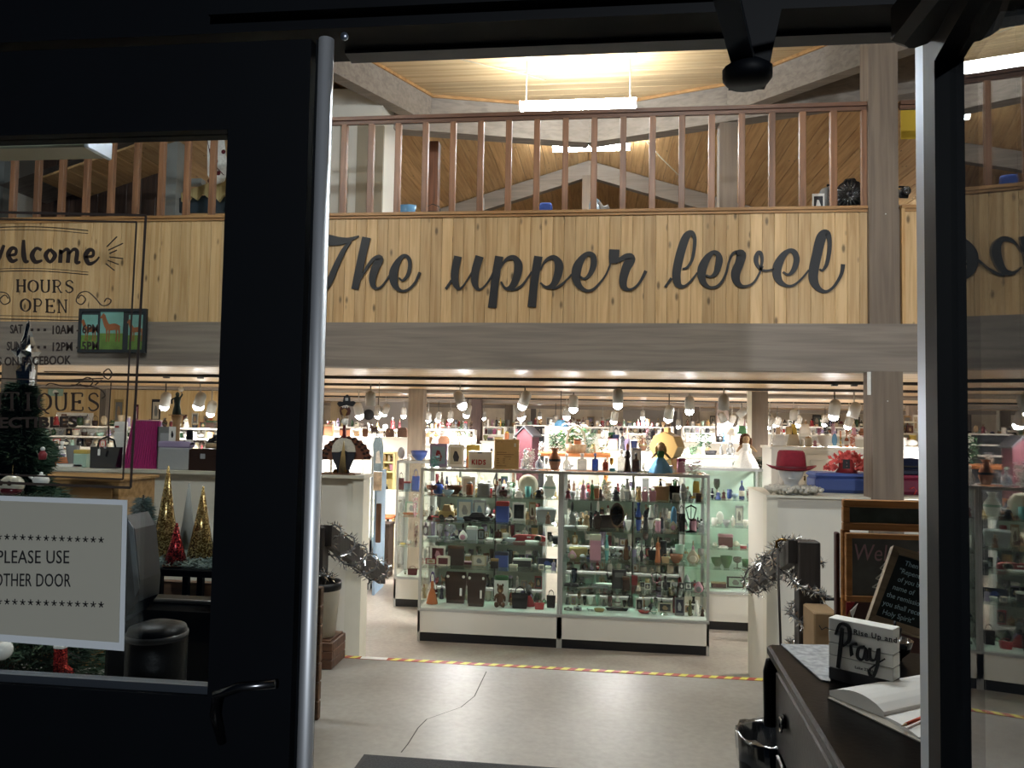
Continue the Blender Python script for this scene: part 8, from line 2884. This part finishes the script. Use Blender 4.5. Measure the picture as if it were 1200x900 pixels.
# ================================================================ upper level
def fan(px, py, r_px, Y, label, m_, rot=0.3):
    v = A(px, py, Y=Y)
    r_ = r_px / 900 * Y
    t_ = thing('floor_fan', 'fan', label, v, rot)
    MB().lathe([(r_, -.05), (r_ * 1.03, 0), (r_, .05), (r_ * .96, .05), (r_ * .96, -.05), (r_, -.05)], n=28, axis='y').build('housing', m_, t_)
    gb = MB()
    for k in range(20):
        a_ = 2 * math.pi * k / 20
        gb.tube([(r_ * .22 * math.cos(a_), -.06, r_ * .22 * math.sin(a_)), (r_ * .97 * math.cos(a_ + .15), -.05, r_ * .97 * math.sin(a_ + .15))], .004, 4)
    gb.build('grille', P('silver', 'metal'), t_)
    MB().lathe([(0, -.065), (r_ * .22, -.06), (r_ * .22, .0)], n=14, axis='y').build('hub', P('charcoal'), t_)
    for k in range(4):
        a_ = math.pi / 2 * k + .4
        MB().add([(r_ * .2 * math.cos(a_), -.02, r_ * .2 * math.sin(a_)), (r_ * .85 * math.cos(a_ - .3), -.03, r_ * .85 * math.sin(a_ - .3)), (r_ * .85 * math.cos(a_ + .35), .02, r_ * .85 * math.sin(a_ + .35))], [(0, 1, 2)]).build('blade', P('grey'), t_)
    MB().tube([(-r_ * .9, 0, -.2 * r_), (-r_ * .8, 0, -r_ * 1.15), (r_ * .8, 0, -r_ * 1.15), (r_ * .9, 0, -.2 * r_)], .014, 6).build('stand', m_, t_)
    MB().tube([(-.05, .0, r_ * 1.02), (-.04, 0, r_ * 1.14), (.04, 0, r_ * 1.14), (.05, 0, r_ * 1.02)], .01, 5).build('handle', P('black'), t_)
    return t_


fan(996, 229, 16, 7.8, 'round black floor fan with metal grille leaning behind the balcony railing', P('charcoal'), -.35)
fan(972, 236, 16, 8.05, 'pale grey floor fan half hidden behind the black fan on the upper level', P('grey'), .9)
fan(1059, 225, 5, 7.36, 'tiny black fan standing on the board top beyond the timber column', P('black'), .2)


def upbox(px0, px1, py0, py1, Y, knd, cols, cat, label, name, dep=.1):
    a_, b_ = A(px0, py1, Y=Y), A(px1, py0, Y=Y)
    return goods(knd, ((a_.x + b_.x) / 2, Y, a_.z), b_.x - a_.x, b_.z - a_.z, cols, cat, label, None, dep, 0, name)


ul = thing('upper_ledge', 'ledge', 'low brown ledge on the upper floor just behind the balcony railing', (0, 0, 0))
zl_ = A(700, 249, Y=7.3).z
box(-6, 7.2, 2.61, BXS + 1.5, 8.3, zl_ - .01).build('platform', GREYWOOD_X, ul)
box(-6, 7.19, zl_ - .0099, BXS + 1.5, 8.31, zl_).build('top_board', GREYWOOD_X, ul)
for (x0_, x1_, y0_, knd, cols, cat, lb, nm) in (
        (465, 488, 241, 'bowl', ['sky'], 'tub', 'shallow blue plastic tub behind the balcony railing', 'blue_tub'),
        (497, 517, 239, 'basket', ['black', 'charcoal'], 'basket', 'low black basket behind the balcony railing', 'black_basket'),
        (624, 655, 238, 'hat', ['blue', 'sky'], 'hat', 'blue cap like hat behind the balcony railing', 'blue_hat'),
        (690, 704, 232, 'plate', ['pale_blue', 'navy'], 'plate', 'pale blue plate leaning behind the balcony railing', 'blue_plate'),
        (701, 716, 235, 'animal', ['grey', 'charcoal'], 'figurine', 'small grey metal animal figure behind the balcony railing', 'metal_animal'),
        (952, 966, 227, 'frame', ['white', 'charcoal', 'white'], 'card', 'small white card with dark panel beside the pale grey fan', 'white_card'),
        (560, 567, 232, 'tin', ['grey', 'grey'], 'canister', 'narrow grey canister behind the balcony railing', 'grey_canister')):
    a_, b_ = A(x0_, 246, Y=7.5), A(x1_, 246, Y=7.5)
    goods(knd, ((a_.x + b_.x) / 2, 7.5, zl_), b_.x - a_.x, A((x0_ + x1_) / 2, y0_, Y=7.5).z - zl_, cols, cat, lb, None, .1, 0, nm)
yb = thing('yellow_banner', 'banner', 'plain yellow cloth banner hanging beyond the timber column', (0, 0, 0))
a_, b_ = A(1056, 163, Y=7.7), A(1073, 126, Y=7.7)
box(a_.x, 7.7, a_.z, b_.x, 7.71, b_.z).build('cloth', mat('banner_yellow', 'd2b13a', .8), yb)
MB().tube([(a_.x - .02, 7.705, b_.z + .01), (b_.x + .02, 7.705, b_.z + .01)], .01, 6).build('rod', P('brown'), yb)
pk = thing('polka_dot_cloth', 'cloth', 'white cloth with dark red polka dots hanging on the upper level', (0, 0, 0))
YPK = 8.2
outline([(243, 205), (243, 165), (262, 160), (266, 200), (262, 212), (250, 217)], YPK, .02, 'cloth', P('white', 'cloth'), pk)
for x_, y_ in ((253, 189), (256, 203), (246, 212), (248, 176), (262, 178)):
    v = A(x_, y_, Y=YPK)
    MB().lathe([(.0, -.006), (.026, -.006), (.026, -.001)], v.x, YPK, n=12, cz=v.z, axis='y').build('dot', P('maroon', 'cloth'), pk)
MB().tube([A(240, 150, Y=YPK), A(248, 190, Y=YPK - .03), A(262, 205, Y=YPK - .03)], .005, 4).build('cord', P('maroon'), pk)
gz = thing('scalloped_canopy', 'canopy', 'pale striped gable shaped canopy with scalloped edge over dark teal boards', (0, 0, 0))
outline([(212, 236), (212, 226), (240, 216), (262, 206), (268, 206), (268, 236), (262, 228), (256, 236), (250, 228), (244, 232), (236, 226), (230, 234), (224, 230), (218, 238)][::-1], 8.3, .04, 'canopy', wood('pale_stripes', 'd9c68e', 'b59f66', 2, 1.0), gz)
outline([(210, 249), (210, 232), (270, 226), (270, 249)][::-1], 8.4, .04, 'teal_board', mat('dark_teal', '2b3a44', .7), gz)
a_, b_ = A(214, 216, Y=8.8), A(236, 209, Y=8.8)
struct('trim_5', box(a_.x, 8.8, a_.z, b_.x, 8.9, b_.z), mat('pale_grey_post', '8f918d'))
w_ = thing('hanging_wire', 'wire', 'thin pale wire looping across the plank ceiling to the fluorescent light', (0, 0, 0))
MB().tube([A(534, 68, Z=HZ - .01), A(575, 78, Z=HZ - .012), A(612, 86, Z=HZ - .012), A(640, 94, Z=HZ - .012)], .006, 4).build('wire', P('cream'), w_)
w_ = thing('hanging_wire', 'wire', 'thin pale wire drooping under the gable beside the lower fluorescent light', (0, 0, 0))
MB().tube([A(756, 164, Y=12.3), A(775, 185, Y=12.3), A(797, 207, Y=12.3), A(796, 228, Y=12.3)], .008, 4).build('wire', P('cream'), w_)
